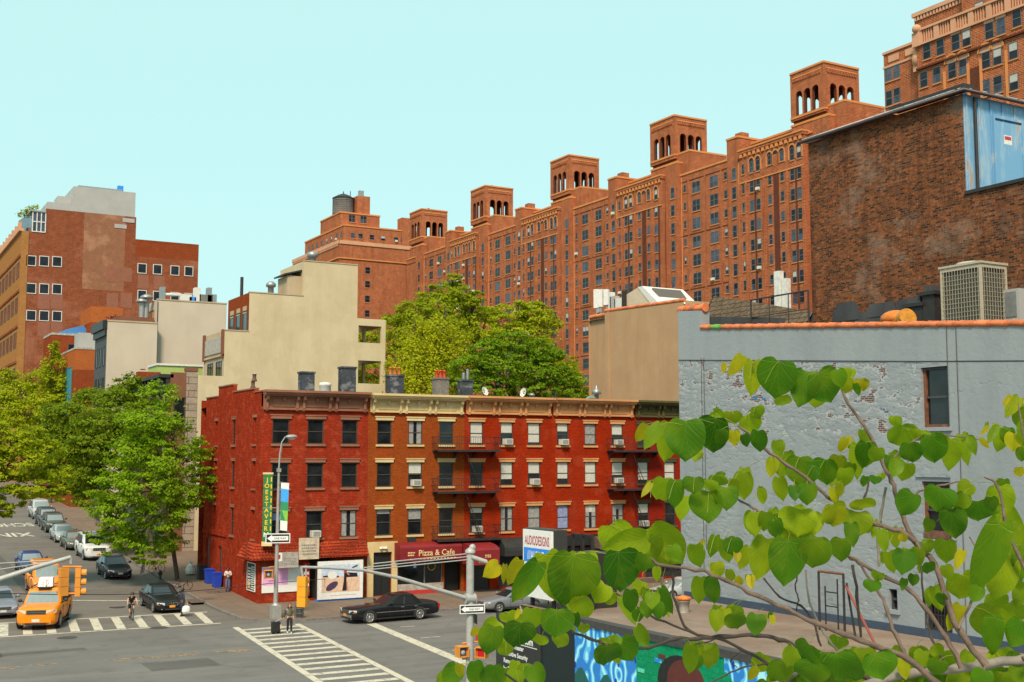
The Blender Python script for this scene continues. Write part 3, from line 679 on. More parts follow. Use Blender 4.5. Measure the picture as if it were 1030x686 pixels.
for (u, z, l) in ((36.98, 7.95, 'white air conditioner in the middle window of the orange house, half lowered blind'), (44.65, 10.98, 'white air conditioner in a top floor window of the scarlet house with tan cornice'),
    (47.05, 7.93, 'white air conditioner in the rightmost middle floor window of the scarlet house with tan cornice'), (42.05, 4.47, 'air conditioner behind the lowest fire escape balcony of the left stack'),
    (49.68, 10.98, 'white air conditioner in the leftmost top window of the scarlet house with ochre cornice'), (54.85, 10.98, 'air conditioner behind the top balcony of the right fire escape'),
    (54.85, 7.93, 'air conditioner behind the middle balcony of the right fire escape'), (57.3, 4.47, 'bulky air conditioner in the lowest window of the crimson house'),
    (29.35, 4.5, 'air conditioner over the clay tile roof of the corner tenement')):
    air_con(FRW, u, z, l)
# fire escapes
def fire_escape(label, u0, u1, ladder_u):
    t = thing('fire_escape', label, 'fire escape', FRW((u0+u1)/2, .5, 4.2), 'iron fire escapes on the row')
    for k, (z0, z1) in enumerate(ROWS_Z):
        zf = z0-.42; p = MB(); p.box(FRW, u0, u1, .05, 1.1, zf, zf+.035, IRON)
        for i in range(4):
            u = u0+.2+(u1-u0-.4)*i/3; p.prism([FRW(u, .02, zf), FRW(u, .95, zf), FRW(u, .02, zf-.55)], (.04, 0, 0), IRON)
        p.box(FRW, u0-.02, u1+.02, 1.08, 1.12, zf-.1, zf+.04, IRON); p.build('platform', t)
        r = MB()
        for z in (zf+.5, zf+1.0):
            r.tube([FRW(u0, .02, z), FRW(u0, 1.1, z), FRW(u1, 1.1, z), FRW(u1, .02, z)], .022, IRON, 5)
        n = int((u1-u0)/.19)
        for i in range(n+1):
            u = u0+(u1-u0)*i/n; r.tube([FRW(u, 1.1, zf), FRW(u, 1.1, zf+1.0)], .013, IRON, 4)
        for u in (u0, u1):
            for d in (.2, .4, .6, .8): r.tube([FRW(u, d, zf), FRW(u, d, zf+1.0)], .013, IRON, 4)
            r.tube([FRW(u, 1.1, zf), FRW(u, 1.1, zf+1.22)], .03, IRON, 5)
        r.build('railing', t)
        if k < 2:
            l = MB(); zb = ROWS_Z[k+1][0]-.42
            a, b_ = ladder_u, ladder_u+1.5
            for d in (.55, .95): l.tube([FRW(a, d, zf), FRW(b_, d, zb)], .025, IRON, 5)
            for i in range(11):
                q = (i+.5)/11; l.box(FRW, a+(b_-a)*q-.07, a+(b_-a)*q+.07, .55, .95, zf+(zb-zf)*q, zf+(zb-zf)*q+.015, IRON)
            l.build('ladder', t)
fire_escape('black iron fire escape with three balconies between the orange and the scarlet house', 38.3, 43.5, 40.6)
fire_escape('black iron fire escape with three balconies between the scarlet and the crimson house', 53.75, 58.6, 55.6)

# ---- chimneys and things on the roofs
SLATE = brick('chimney_slate', (0.105, 0.115, 0.14), (0.075, 0.082, 0.10), (0.05, 0.052, 0.06), blotch=.4, bmp=.5, patch=(0.22, .22, .23), patch_amt=.8, patch_scale=1.4)
GRYC = brick('chimney_grey', (0.30, 0.26, 0.23), (0.22, 0.19, 0.17), (0.2, 0.18, 0.16), blotch=.3, bmp=.3, patch=(.12, .12, .13), patch_amt=.7)
POT = plain('clay_pot', (0.55, 0.16, 0.03), .7, var=.2, obj=False); POTR = plain('clay_pot_red', (0.60, 0.07, 0.02), .7, var=.2, obj=False)
GALV = plain('galvanised', (0.32, 0.33, 0.33), .45, metal=.6, var=.15, obj=False); WHT = plain('white_paint', (.62, .61, .58), .6, var=.15, obj=False)
def chimney(parent, x, y, w, d, z0, z1, mat, pots=0, pmat=None):
    b = MB(); F = Fr((x, y, 0), (1, 0, 0), (0, 1, 0))
    b.box(F, -w/2, w/2, -d/2, d/2, z0, z1, mat); b.box(F, -w/2-.06, w/2+.06, -d/2-.06, d/2+.06, z1-.14, z1, mat)
    c = b.build('chimney', parent)
    for i in range(pots):
        p = MB(); u = (i-(pots-1)/2)*(w/max(1, pots))*.92; p.lathe((x+u, y, z1-.02), [(.14, 0), (.15, .1), (.12, .5), (.15, .52), (.15, .6), (.1, .6), (.1, .2)], pmat, 10); p.build('chimney_pot', c)
    return c
def rx(px, py, Y): return at_Y(px, py, Y)
p = rx(308, 392, 84); chimney(t1, p.x, 84, 1.0, .8, 14, rx(308, 374, 84).z, SLATE)
p = rx(349, 392, 83); chimney(t1, p.x, 83, 1.1, .8, 14, rx(349, 369, 83).z, SLATE)
p = rx(397, 392, 83); chimney(t2, p.x, 83, 1.15, .8, 14, rx(397, 377, 83).z, SLATE, 3, POT)
p = rx(443, 392, 83); chimney(t2, p.x, 83, 1.05, .8, 14, rx(443, 380, 83).z, GRYC, 3, POTR)
p = rx(468, 395, 84); c = chimney(t2, p.x, 84, .95, .8, 14, rx(468, 382, 84).z, SLATE)
b = MB(); b.tube([(p.x-.15, 84, rx(468, 383, 84).z), (p.x-.15, 84, rx(468, 375, 84).z)], .12, GALV); b.tube([(p.x+.2, 84, rx(468, 383, 84).z), (p.x+.2, 84, rx(468, 371, 84).z)], .12, GALV); b.build('flue', c)
p = rx(255, 385, 90); b = MB()
for i, dx in enumerate((0, .05, -.04, .06)): b.lathe((p.x+dx, 90, 14.2+i*.55), [(.2, 0), (.22, .1), (.15, .2), (.15, .5), (.2, .55)], plain('pot_stack', (.12, .06, .045), .8, obj=False), 8)
b.build('chimney', t1)
p = rx(337, 390, 86); b = MB(); b.lathe((p.x-.8, 86, 13.9), [(.45, 0), (.45, 1.5), (.5, 1.55), (.42, 1.75), (.1, 1.8)], WHT, 12); b.box(W0, p.x-1.6, p.x+1.2, 85.8, 87, 14.0, 14.9, GALV); single(b, 'roof_vent', 'squat white roof fan between the two slate chimneys of the corner tenement', 'roof vent', (p.x, 86, 13.9))
def dish(px, label, face):
    p = rx(px, 392, 83.5); t = thing('satellite_dish', label, 'satellite dish', (p.x, 83.5, 14.1), 'satellite dishes on the row')
    b = MB(); b.tube([(p.x, 83.5, 14.1), (p.x, 83.5, 15.05)], .035, GALV, 6); b.box(W0, p.x-.2, p.x+.2, 83.3, 83.7, 14.1, 14.16, GALV); b.build('mast', t)
    d = MB(); n = Vector(face).normalized(); a = n.cross(Vector((0, 0, 1))).normalized(); c = a.cross(n)
    o = Vector((p.x, 83.5, 15.2)); vs = [tuple(o)]; fs = []
    for i in (1, 2, 3):
        for j in range(16): w_ = 2*pi*j/16; r_ = .36*i/3; vs.append(tuple(o+a*cos(w_)*r_+c*sin(w_)*r_*1.05+n*(r_*r_*.8)))
    for j in range(16): fs.append((0, 1+j, 1+(j+1) % 16))
    for i in (0, 1):
        for j in range(16): fs.append((1+i*16+j, 1+i*16+(j+1) % 16, 17+i*16+(j+1) % 16, 17+i*16+j))
    d.add(vs, fs, AC_W, True); d.build('reflector', t)
    l = MB(); l.tube([o+c*-.3, o+n*.45-c*.1], .015, GALV, 5); l.box(Fr(o+n*.45-c*.1, a, n), -.05, .05, -.03, .1, -.04, .06, AC_G); l.build('feed_arm', t)
dish(487, 'satellite dish facing right on a short mast, first one right of the steel flues', (.35, -.9, .4)); dish(527, 'satellite dish turned nearly edge on beside a thin vent pipe', (-.9, -.2, .25))
p = rx(535, 392, 84); b = MB(); b.lathe((p.x, 84, 14), [(.16, 0), (.16, 1.0), (.24, 1.02), (.24, 1.12), (.1, 1.2)], GALV, 10); single(b, 'vent_pipe', 'thin capped vent pipe right of the satellite dishes', 'vent pipe', (p.x, 84, 14))
b = MB(); b.box(W0, p.x+.9, p.x+1.9, 83.8, 84.5, 14.0, 14.55, WHT); b.box(W0, p.x+2.0, p.x+2.6, 83.9, 84.5, 14.0, 14.5, POT); single(b, 'roof_hatch', 'low white roof hatch right of the vent pipe', 'roof hatch', (p.x+1.4, 84, 14))
# ================================================================== apartment blocks behind
LTB = brick('brick_apartment', (0.47, 0.128, 0.047), (0.28, 0.066, 0.028), (0.72, 0.34, 0.18), w=.5, h=.2, ms=.03, blotch=.45, bmp=.3, patch=(0.30, 0.10, 0.05), patch_amt=.6, patch_scale=.1, streak=(0.15, 0.036, 0.016), streak_amt=.45)
LTD = brick('brick_dark_and_recess_shade', (0.16, 0.055, 0.035), (0.12, 0.042, 0.03), (0.14, 0.06, 0.04), blotch=.3, bmp=.3)
LTT = stucco('terracotta_trim', (0.60, 0.245, 0.09), (0.36, 0.13, 0.045), .4, .4, .8, .1)
LTS = stucco('terracotta_pale', (0.58, 0.32, 0.20), (0.38, 0.19, 0.11), .4, .4, .8, .1)
WFR = plain('window_frame_grey', (0.12, 0.11, 0.105), .5, obj=False); WFD = plain('window_frame_black', (0.03, 0.028, 0.03), .5, obj=False)
PANE_SKY = glassy('window_pane_bright', (0.05, 0.06, 0.09), .08, .4); PANE_D = glassy('window_pane_dim', (0.014, 0.016, 0.024), .12, .25)
PANE_B = plain('window_shade_pale', (0.42, 0.40, 0.37), .6, var=.2, obj=False)
def far_window(w, h, kind, ac, fr=None):
    fr = fr or WFR; b = MB(); F = W0l; t = .08
    b.box(F, -w/2, -w/2+t, -.02, .05, 0, h, fr); b.box(F, w/2-t, w/2, -.02, .05, 0, h, fr); b.box(F, -w/2+t, w/2-t, -.02, .05, h-t, h, fr); b.box(F, -w/2+t, w/2-t, -.02, .08, 0, t, fr)
    b.box(F, -w/2+t, w/2-t, -.02, .04, h*.5-.04, h*.5+.04, fr)
    if w > 1.5: b.box(F, -.06, .06, -.02, .05, t, h-t, fr)
    lo, hi = {0: (PANE_D, PANE_D), 1: (PANE_SKY, PANE_D), 2: (PANE_D, PANE_B), 3: (PANE_SKY, PANE_SKY)}[kind]
    for (a, c, m_) in ((t, h*.5-.04, lo), (h*.5+.04, h-t, hi)):
        b.quad(F(-w/2+t, .01, a), F(w/2-t, .01, a), F(w/2-t, .01, c), F(-w/2+t, .01, c), m_)
    if ac: b.box(F, -.32 if w < 1.5 else -w/2+.15, .32 if w < 1.5 else -w/2+.8, .0, .35, t, t+.42, AC_W)
    b.box(F, -w/2-.08, w/2+.08, .0, .1, -.12, -.002, LTT)
    return b
W0l = Fr((0, 0, 0), (0, -1, 0), (-1, 0, 0))           # on walls facing the side street (normal -X)
_FW = {}
def fw_mesh(w, h, kind, ac):
    k = (w, h, kind, ac)
    if k not in _FW:
        o = far_window(w, h, kind, ac).build('window'); _FW[k] = o.data; bpy.data.objects.remove(o)
    return _FW[k]
def put_window(parent, P, w, h, rr, rz=0.0):
    o = bpy.data.objects.new('window', fw_mesh(w, h, rr.choice((0, 0, 0, 1, 2, 3)), rr.random() < .07)); COL.objects.link(o); o.parent = parent
    q = Vector(P)-ROOT[parent.name]; o.location = q; o.rotation_euler = (0, 0, rz); return o
def arch_wall(mb, F, u0, u1, z0, z1, arches, th, mat, rmat=None):
    """wall with round headed openings (uc, w, sill, spring)"""
    u = u0; rmat = rmat or mat
    for (uc, w, zb, zs) in sorted(arches):
        a, b = uc-w/2, uc+w/2; n = 8
        mb.quad(F(u, 0, z0), F(a, 0, z0), F(a, 0, z1), F(u, 0, z1), mat)
        if zb > z0: mb.quad(F(a, 0, z0), F(b, 0, z0), F(b, 0, zb), F(a, 0, zb), mat)
        arc = [(uc-w/2*cos(pi*i/n), zs+w/2*sin(pi*i/n)) for i in range(n+1)]
        for i in range(n):
            p, q = arc[i], arc[i+1]; mb.quad(F(p[0], 0, p[1]), F(q[0], 0, q[1]), F(q[0], 0, z1), F(p[0], 0, z1), mat)
            mb.quad(F(p[0], 0, p[1]), F(q[0], 0, q[1]), F(q[0], -th, q[1]), F(p[0], -th, p[1]), rmat)
        for x in (a, b): mb.quad(F(x, 0, zb), F(x, -th, zb), F(x, -th, zs), F(x, 0, zs), rmat)
        mb.quad(F(a, 0, zb), F(b, 0, zb), F(b, -th, zb), F(a, -th, zb), rmat)
        u = b
    mb.quad(F(u, 0, z0), F(u1, 0, z0), F(u1, 0, z1), F(u, 0, z1), mat)
XL = 116.8
def corbels(mb, F, u0, u1, z, n, mat, d=.18):
    for i in range(n):
        u = u0+(u1-u0)*(i+.5)/n; mb.box(F, u-(u1-u0)/n*.28, u+(u1-u0)/n*.28, .0, d, z-.55, z, mat)
def belfry(parent, x, y, zt, zs):
    """open brick tower: x,y = near street corner; grows to +X,+Y"""
    w = 6.7; b = MB(); z0 = zs-1
    for F in (Fr((x, y+w, 0), (0, -1, 0), (-1, 0, 0)), Fr((x, y, 0), (1, 0, 0), (0, -1, 0)), Fr((x+w, y, 0), (0, 1, 0), (1, 0, 0)), Fr((x+w, y+w, 0), (-1, 0, 0), (0, 1, 0))):
        zb = zt-6.5
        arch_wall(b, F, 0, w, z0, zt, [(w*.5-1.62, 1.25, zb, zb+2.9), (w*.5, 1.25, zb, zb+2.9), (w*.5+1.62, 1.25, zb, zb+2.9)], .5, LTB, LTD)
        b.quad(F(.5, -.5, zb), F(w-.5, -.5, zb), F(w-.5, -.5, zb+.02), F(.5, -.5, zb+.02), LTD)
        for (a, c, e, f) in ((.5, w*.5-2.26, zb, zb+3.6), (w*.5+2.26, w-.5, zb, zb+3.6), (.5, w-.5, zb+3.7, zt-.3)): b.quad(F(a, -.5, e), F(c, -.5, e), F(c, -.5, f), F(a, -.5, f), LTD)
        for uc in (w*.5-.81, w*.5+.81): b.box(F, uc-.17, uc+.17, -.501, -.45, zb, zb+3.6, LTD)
        b.box(F, 0, w, .002, .12, zt-.28, zt, LTT); b.box(F, .001, w-.001, .002, .1, zb-.35, zb-.05, LTT)
        corbels(b, F, .5, w-.5, zt-1.0, 11, LTB, .15)
        b.box(F, .45, w-.45, .001, .07, zt-1.0, zt-.85, LTT)
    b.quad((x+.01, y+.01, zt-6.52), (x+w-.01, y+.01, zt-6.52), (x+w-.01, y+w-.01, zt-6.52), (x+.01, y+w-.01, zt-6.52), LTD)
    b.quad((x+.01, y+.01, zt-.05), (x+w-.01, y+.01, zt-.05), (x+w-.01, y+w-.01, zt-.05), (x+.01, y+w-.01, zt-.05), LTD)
    b.lathe((x+w/2, y+w/2, zt-.1), [(1.4, 0), (1.0, .5), (.3, .9), (0.05, 1.1)], IRON, 8)
    b.build('belfry', parent)
TOW = [(118.8, 64.8), (152.7, 65.8), (184.9, 66.4), (217.9, 67.2), (249.4, 68.0)]
FLOORS = [51.9-2.92*i for i in range(17)]
LAB = ['nearest', 'second nearest', 'middle', 'second farthest', 'farthest']
for k, (yt, ztop) in enumerate(TOW):
    near = TOW[k-1][0]+2.3 if k else 97.0
    far = yt+2.3 if k < 4 else yt+8
    lab = ['brick apartment block under the largest looking open belfry, beside the weathered gable', 'brick apartment block whose belfry stands second from the brick gable', 'brick apartment block with the middle one of five open belfries',
           'brick apartment block under the second smallest looking belfry, behind the backyard tree tops', 'brick apartment block under the smallest looking belfry, beside the block with the water tank'][k]
    lift = ztop-65.5; T = 54.9+lift*.75; SH = 59.2+lift*.8
    t = thing('apartment_block', lab, 'apartment block', (XL, (near+far)/2, 0), 'brick apartment blocks with belfries')
    rr = random.Random(40+k)
    F = Fr((XL, yt, 0), (0, -1, 0), (-1, 0, 0))       # u = s: distance towards the avenue
    s0, s1 = yt-far, yt-near
    b = MB()
    b.quad(F(s0, 0, 0), F(s1, 0, 0), F(s1, 0, T), F(s0, 0, T), LTB)
    b.quad(F(s0, -22, 0), F(s1, -22, 0), F(s1, -22, T), F(s0, -22, T), LTB)
    b.quad(F(s1, 0, 0), F(s1, -22, 0), F(s1, -22, T), F(s1, 0, T), LTB); b.quad(F(s0, 0, 0), F(s0, -22, 0), F(s0, -22, T), F(s0, 0, T), LTB)
    b.box(F, s0, s1, -.5, .12, T, T+.3, LTT)
    # tower base with its own parapet
    b.box(F, -6.9, .35, -8.6, -.3, T-5, T+2.6, LTB); b.box(F, -6.95, .4, -8.65, -.2, T+2.6, T+2.9, LTT); b.box(F, -1.6, 1.4, -5, .55, 0, T+2.2, LTB); b.box(F, -1.65, 1.45, -5, .6, T+2.2, T+2.5, LTT)
    b.box(F, -6.7, 3.2, -8.2, -.6, T-.3, T+3.9, LTB); b.box(F, -6.75, 3.25, -8.25, -.55, T+3.9, T+4.2, LTT)
    b.box(F, -1.6, -1.2, .551, .7, 0, T+1.0, LTB); b.box(F, 1.0, 1.4, .551, .7, 0, T+1.0, LTB)
    # raised block and the projecting bay towards the avenue
    b.box(F, 13.6, 16.2, -5.5, .45, 0, SH-1.4, LTB); b.box(F, 13.5, 16.3, -5.6, .55, SH-1.4, SH-1.1, LTT)
    b.box(F, 3.2, 15.2, -7.5, -2.2, T-.3, SH-3.4, LTB); b.box(F, 16.2, s1, -7.5, -2.2, T-.3, SH-2.2, LTB); corbels(b, Fr(F(0, -2.2, 0), F.U, F.N), 16.6, s1, SH-2.6, 12, LTT); b.box(F, 16.2, s1, -7.6, -2.1, SH-2.2, SH-1.9, LTT)
    e1 = min(s1-.05, 30.6)
    b.box(F, 17.0, e1, -1, .9, 0, T-.1, LTB); b.box(F, 16.9, e1+.1, -1.1, 1.15, T-.1, T+.35, LTB); b.box(F, 16.85, e1+.15, -1.15, 1.25, T+.35, T+.6, LTT)
    F2 = Fr(F(0, .9, 0), F.U, F.N); corbels(b, F2, 17.0, e1, T-.1, 14, LTT, .22)
    b.box(F2, 17.0, e1, .002, .12, T-4.55, T-4.35, LTT)
    for u in (17.15, 18.5, 22.4, 27.3, 30.4): b.box(F2, u-.16, u+.16, .003, .2, 0, T-4.56, LTB)
    for (u, w) in ((20.4, .4), (24.9, 1.1), (29.0, .4)): b.box(F2, u-w/2, u+w/2, .004, .04, 0, T-4.57, LTD)  # dark strips between paired windows, recess shade painted as colour
    for u in (3.6, 7.7, 11.6): b.box(F, u-.13, u+.13, .003, .14, 0, T-.3, LTB)
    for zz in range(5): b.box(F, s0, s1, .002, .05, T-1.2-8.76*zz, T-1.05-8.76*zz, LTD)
    b.box(F, 16.32, 16.55, -.2, .62, 0, T-1, LTT); b.box(F, .5, .72, .003, .2, 0, T, LTT)
    for u in (1.75, 13.5): b.box(F, u-.07, u+.07, .003, .1, 0, T-.2, LTT)
    b.quad((XL, near, T-.02), (XL+22, near, T-.02), (XL+22, far, T-.02), (XL, far, T-.02), TAR)
    ch = 11.5; b.box(F, ch, ch+1.5, -4.5, -3, T, T+5, LTB); b.build('wall', t)
    belfry(t, XL+.05, yt, ztop, SH)
    wins = []
    for zi, z in enumerate(FLOORS):
        zz = z-54.9+T
        for (u, w, h, d) in ((.1, .95, 1.85, .55), (2.6, .6, 1.25, 0), (5.5, 1.95, 1.85, 0), (9.9, 1.95, 1.85, 0), (12.7, .75, 1.25, 0), (15.2, .95, 1.9, .45), (17.8, .55, 1.6, .9), (19.7, .9, 1.75, .9), (21.1, .9, 1.75, .9), (23.6, .75, 1.5, .9), (26.2, .75, 1.5, .9), (28.3, .9, 1.75, .9), (29.7, .9, 1.75, .9)):
            if u+w/2 > s1-.2 or (d == .9 and u+w/2 > e1-.1): continue
            wins.append((u, zz-(h-1.4) if u not in (23.6, 26.2) else zz, w, h, d, zi))
    vis = [q for q in wins if q[5] < 8][:100]
    hid = [q for q in wins if q not in vis]
    for (u, z, w, h, d, zi) in vis: put_window(t, F(u, d+.01, z), w, h, rr)
    m = MB()
    for (u, z, w, h, d, zi) in hid:
        Fq = Fr(F(u, d+.01, z), F.U, F.N)
        m.box(Fq, -w/2, w/2, -.02, .05, 0, .08, WFR); m.box(Fq, -w/2, w/2, -.02, .05, h-.08, h, WFR); m.box(Fq, -w/2, w/2, -.02, .05, h/2-.04, h/2+.04, WFR)
        m.quad(Fq(-w/2, .012, .08), Fq(w/2, .012, .08), Fq(w/2, .012, h-.08), Fq(-w/2, .012, h-.08), rr.choice((PANE_D, PANE_SKY, PANE_D)))
    tag(m.build('lower_window', t), kind='stuff')
    a = MB()                                          # round headed top floor frames
    for u in (19.7, 21.1, 23.6, 24.9, 26.2, 28.3, 29.7):
        if u+.5 > e1: continue
        zz = FLOORS[0]-54.9+T+1.4
        pts = [(u-.5*cos(pi*i/8), zz+.5*sin(pi*i/8)) for i in range(9)]
        for i in range(8):
            p, q = pts[i], pts[i+1]; a.add([F2(p[0], .1, p[1]), F2(q[0], .1, q[1]), F2(u+(q[0]-u)*1.45, .1, zz+(q[1]-zz)*1.45), F2(u+(p[0]-u)*1.45, .1, zz+(p[1]-zz)*1.45)], [(0, 1, 2, 3)], LTT)
            a.add([F2(p[0], .03, p[1]), F2(q[0], .03, q[1]), F2(u, .03, zz)], [(0, 1, 2)], PANE_D)
        for x in (u-.66, u+.66): a.box(F2, x-.07, x+.07, .003, .12, zz-1.6, zz, LTT)
    if a.v: a.build('arcade', t)

# ---- end block with the water tank
tf = thing('apartment_block', 'stepped brick end block carrying the round wooden water tank', 'apartment block', (112, 281, 0))
b = MB(); X0, Y0 = 104.0, 268.6
F = Fr((X0, Y0+34, 0), (0, -1, 0), (-1, 0, 0)); G = Fr((X0, Y0, 0), (1, 0, 0), (0, -1, 0))
def tier(x, y0, y1, z0, z1, x1=134):
    b.box(W0, x, x1, y0, y1, z0, z1, LTB); b.box(W0, x-.15, x1+.15, y0-.15, y1+.15, z1, z1+.35, LTT)
tier(X0, Y0, Y0+34, 0, 61.5); tier(X0+1.6, Y0+1.4, Y0+29, 61.4, 66.3, 126); tier(X0+2.5, Y0+6, Y0+20, 66.3, 70.4, 117)
b.box(W0, 121, 123.5, Y0+1.2, Y0+4, 61, 69.8, LTB)
b.box(W0, 112.6, 116.0, Y0+10, Y0+13, 66, 76.2, LTB); b.box(W0, 113.5, 114.7, Y0+11, Y0+12, 76.2, 77.8, GALV)
for i in range(34): b.box(F, .6+i*.98, 1.2+i*.98, .16, .2, 61.0, 61.6, LTS)
b.box(F, 0, 34, .003, .25, 57.9, 58.2, LTT); b.box(G, 0, 20, .003, .25, 57.9, 58.2, LTT)
b.box(G, 0, 20, .16, .2, 61.5, 62.4, LTS); b.box(F, 0, 34, .16, .2, 61.5, 62.4, LTS)
b.build('wall', tf)
rr = random.Random(5)
for z in (48, 52, 55.2, 63.4, 45, 42):
    for u in (8, 11, 14.2, 17.6, 21.2, 24.6, 28, 31.2):
        put_window(tf, F(u, .02 if z < 61 else -1.56, z), 1.0, 1.6, rr)
G2 = Fr((X0, Y0, 0), (1, 0, 0), (0, -1, 0))
for z in (47.6, 51.2, 54.6, 44, 40.6):
    for u in (3.2, 7.4): put_window(tf, G2(u, .02, z), 1.3, 1.7, rr, rz=pi/2)
for u in (4, 6, 9, 12, 15.5, 17.3): put_window(tf, (X0+u, Y0+1.38, 63.4), 1.2, 1.3, rr, rz=pi/2)
for u in (5.5, 8.6): put_window(tf, (X0+u, Y0+5.98, 68.3), 1.7, 1.9, rr, rz=pi/2)
wt = thing('water_tank', 'grey round wooden water tank with a conical roof on the stepped brick end block', 'water tank', (110.0, Y0+13.2, 70.7))
TANKW = brick('tank_staves', (0.24, 0.22, 0.21), (0.19, 0.175, 0.17), (0.13, 0.12, 0.115), w=.35, h=40, ms=.02, streak=(.12, .11, .11), streak_amt=.7)
b = MB(); c = (110.0, Y0+13.2, 71.5); b.lathe(c, [(2.75, 0), (2.65, 4.2)], TANKW, 28); b.build('tub', wt)
b = MB(); b.lathe(c, [(2.85, 4.2), (1.5, 5.0), (.15, 5.5), (.1, 6.1)], IRON, 24); b.tube([(111.5, c[1]-1, 75.5), (111.5, c[1]-1, 77.6)], .1, IRON, 5); b.build('roof', wt)
b = MB()
for i in range(9): b.lathe((c[0], c[1], c[2]+.2+i*.47), [(2.765, 0), (2.765, .05)], IRON, 28)
b.build('hoop', wt)
b = MB()
for dx in (-1.7, 0, 1.7): b.box(W0, c[0]+dx-.2, c[0]+dx+.2, c[1]-2.4, c[1]+2.4, 70.7, 71.5, IRON)
b.build('stand', wt)

# ---- tall end block at the avenue (upper right)
XP = 108.0
tp = thing('apartment_block', 'tall brick end block with arched windows and pale balustrade rising behind the weathered brick gable', 'apartment block', (114, 84, 0))
F = Fr((XP, 94.7, 0), (0, -1, 0), (-1, 0, 0)); b = MB()
def pv(px, py, X=XP): q = at_X(px, py, X); return 94.7-q.y, q.z
zb_ = pv(922, 31)[1]; zl = pv(975, 52)[1]
b.quad(F(0, 0, 0), F(60, 0, 0), F(60, 0, zb_), F(0, 0, zb_), LTB); b.quad(F(0, 0, 0), F(0, -20, 0), F(0, -20, zb_), F(0, 0, zb_), LTB)
zr = pv(882, 52)[1]
b.quad(F(-6.2, -1.2, 0), F(0, -1.2, 0), F(0, -1.2, zr), F(-6.2, -1.2, zr), LTB); b.quad(F(-6.2, -1.2, 0), F(-6.2, -20, 0), F(-6.2, -20, zr), F(-6.2, -1.2, zr), LTB)
b.box(F, -6.3, 0, -1.3, -1.05, zr-.25, zr+.05, LTS); b.box(F, -6.3, -.01, -1.22, -1.1, zr-2.0, zr-1.75, LTS)
for u in (-4.6, -2.0): b.box(F, u-.8, u+.8, -1.21, -1.12, zr-1.4, zr-.6, LTS)
b.box(F, -6.2, 0, -1.21, -1.1, zr-8.3, zr-8.0, LTT)
zc = pv(898, 23, XP+5)[1]
b.quad(F(-4.6, -5, zr-2), F(60, -5, zr-2), F(60, -5, zc), F(-4.6, -5, zc), LTB); b.quad(F(-4.6, -5, zr-2), F(-4.6, -20, zr-2), F(-4.6, -20, zc), F(-4.6, -5, zc), LTB)
b.box(F, -4.8, 60, -5.3, -4.7, zc-.5, zc, LTS); corbels(b, Fr(F(0, -4.99, 0), F.U, F.N), -4.6, 6, zc-.5, 22, LTS, .2)
b.box(F, 3.6, 60, -6, -3.6, zr-2, zc+6, LTB)
b.quad(F(-6.2, -1.2, zr-.02), F(60, -1.2, zr-.02), F(60, -20, zr-.02), F(-6.2, -20, zr-.02), TAR)
b.box(F, 0, 60, .002, .3, zb_-.25, zb_, LTS); b.box(F, 0, 60, .002, .25, zb_-1.95, zb_-1.7, LTS)
for i in range(8):
    u = .6+i*2.4; b.box(F, u-.35, u+.35, .003, .2, zb_-1.7, zb_-.25, LTS)
    for j in range(4): b.box(F, u+.55+j*.34, u+.68+j*.34, .003, .12, zb_-1.7, zb_-.25, LTS)
b.box(F, 0, 60, .003, .3, zl-.1, zl+.1, LTD); b.box(F, 0, 60, .004, .2, zl-12.2, zl-11.6, LTT); corbels(b, F, 0, 30, zl-12.4, 40, LTT, .2)
b.ball(F(.25, .2, zb_+.1), .55, LTS); b.box(F, -.4, .7, -.2, .35, zb_-2.0, zb_-.3, LTS)
b.box(F, -1.0, -.1, -1.2, -.4, zl+.1, zl+1.0, LTS); b.ball(F(-.5, -.8, zl+1.6), .8, LTS, sq=(1, 1, 1.3))
b.build('wall', tp)
rr = random.Random(77); a = MB(); s_ = {0: [], 1: []}
RW = [[(932.5, 52), (946, 48), (961.5, 43), (972.3, 39), (995.4, 31.5), (1007, 27), (1023, 19)], [(929.5, 80.5), (942.5, 76), (958, 71.5), (969, 68), (992, 61), (1003.5, 57.5), (1019.5, 51.5)], [(958, 99), (969, 95), (992, 89), (1004, 85.5), (1020, 83)]]
for ri, row in enumerate(RW):
    for j, (px_, py_) in enumerate(row):
        u, z = pv(px_, py_); put_window(tp, F(u, .02, z-.9), 1.15, 1.9, rr)
        if (ri == 0 and 2 <= j <= 5) or (ri == 1 and 2 <= j <= 5):
            zz = z+1.0; r_ = .7 if ri == 0 else .82
            for i in range(10):
                p = (u-r_*cos(pi*i/10), zz+r_*sin(pi*i/10)); q = (u-r_*cos(pi*(i+1)/10), zz+r_*sin(pi*(i+1)/10))
                dd_ = .06+.006*j; a.add([F(p[0], dd_, p[1]), F(q[0], dd_, q[1]), F(u, dd_, zz)], [(0, 1, 2)], LTS)
                if ri == 1: a.add([F(p[0], dd_+.1, p[1]), F(q[0], dd_+.1, q[1]), F(u+(q[0]-u)*1.25, dd_+.1, zz+(q[1]-zz)*1.25), F(u+(p[0]-u)*1.25, dd_+.1, zz+(p[1]-zz)*1.25)], [(0, 1, 2, 3)], LTT)
    if ri == 1:
        ua, ub = pv(*row[2])[0], pv(*row[5])[0]
        for u in (ua-1.1, ua+(ub-ua)*.36, ua+(ub-ua)*.64, ub+1.1): a.box(F, u-.16, u+.16, .004, .12, zl-12, zl-1.3, LTT)
        a.box(F, ua+(ub-ua)*.4, ua+(ub-ua)*.6, .004, .06, zl-12, zl-2, LTD)
a.build('arcade', tp)
for (px_, py_) in ((893.6, 75), (902, 72), (894.5, 99.5), (902.5, 96.5)):
    q = at_X(px_, py_, XP+1.2); put_window(tp, (XP+1.18, q.y, q.z-.9), 1.05, 1.9, rr)
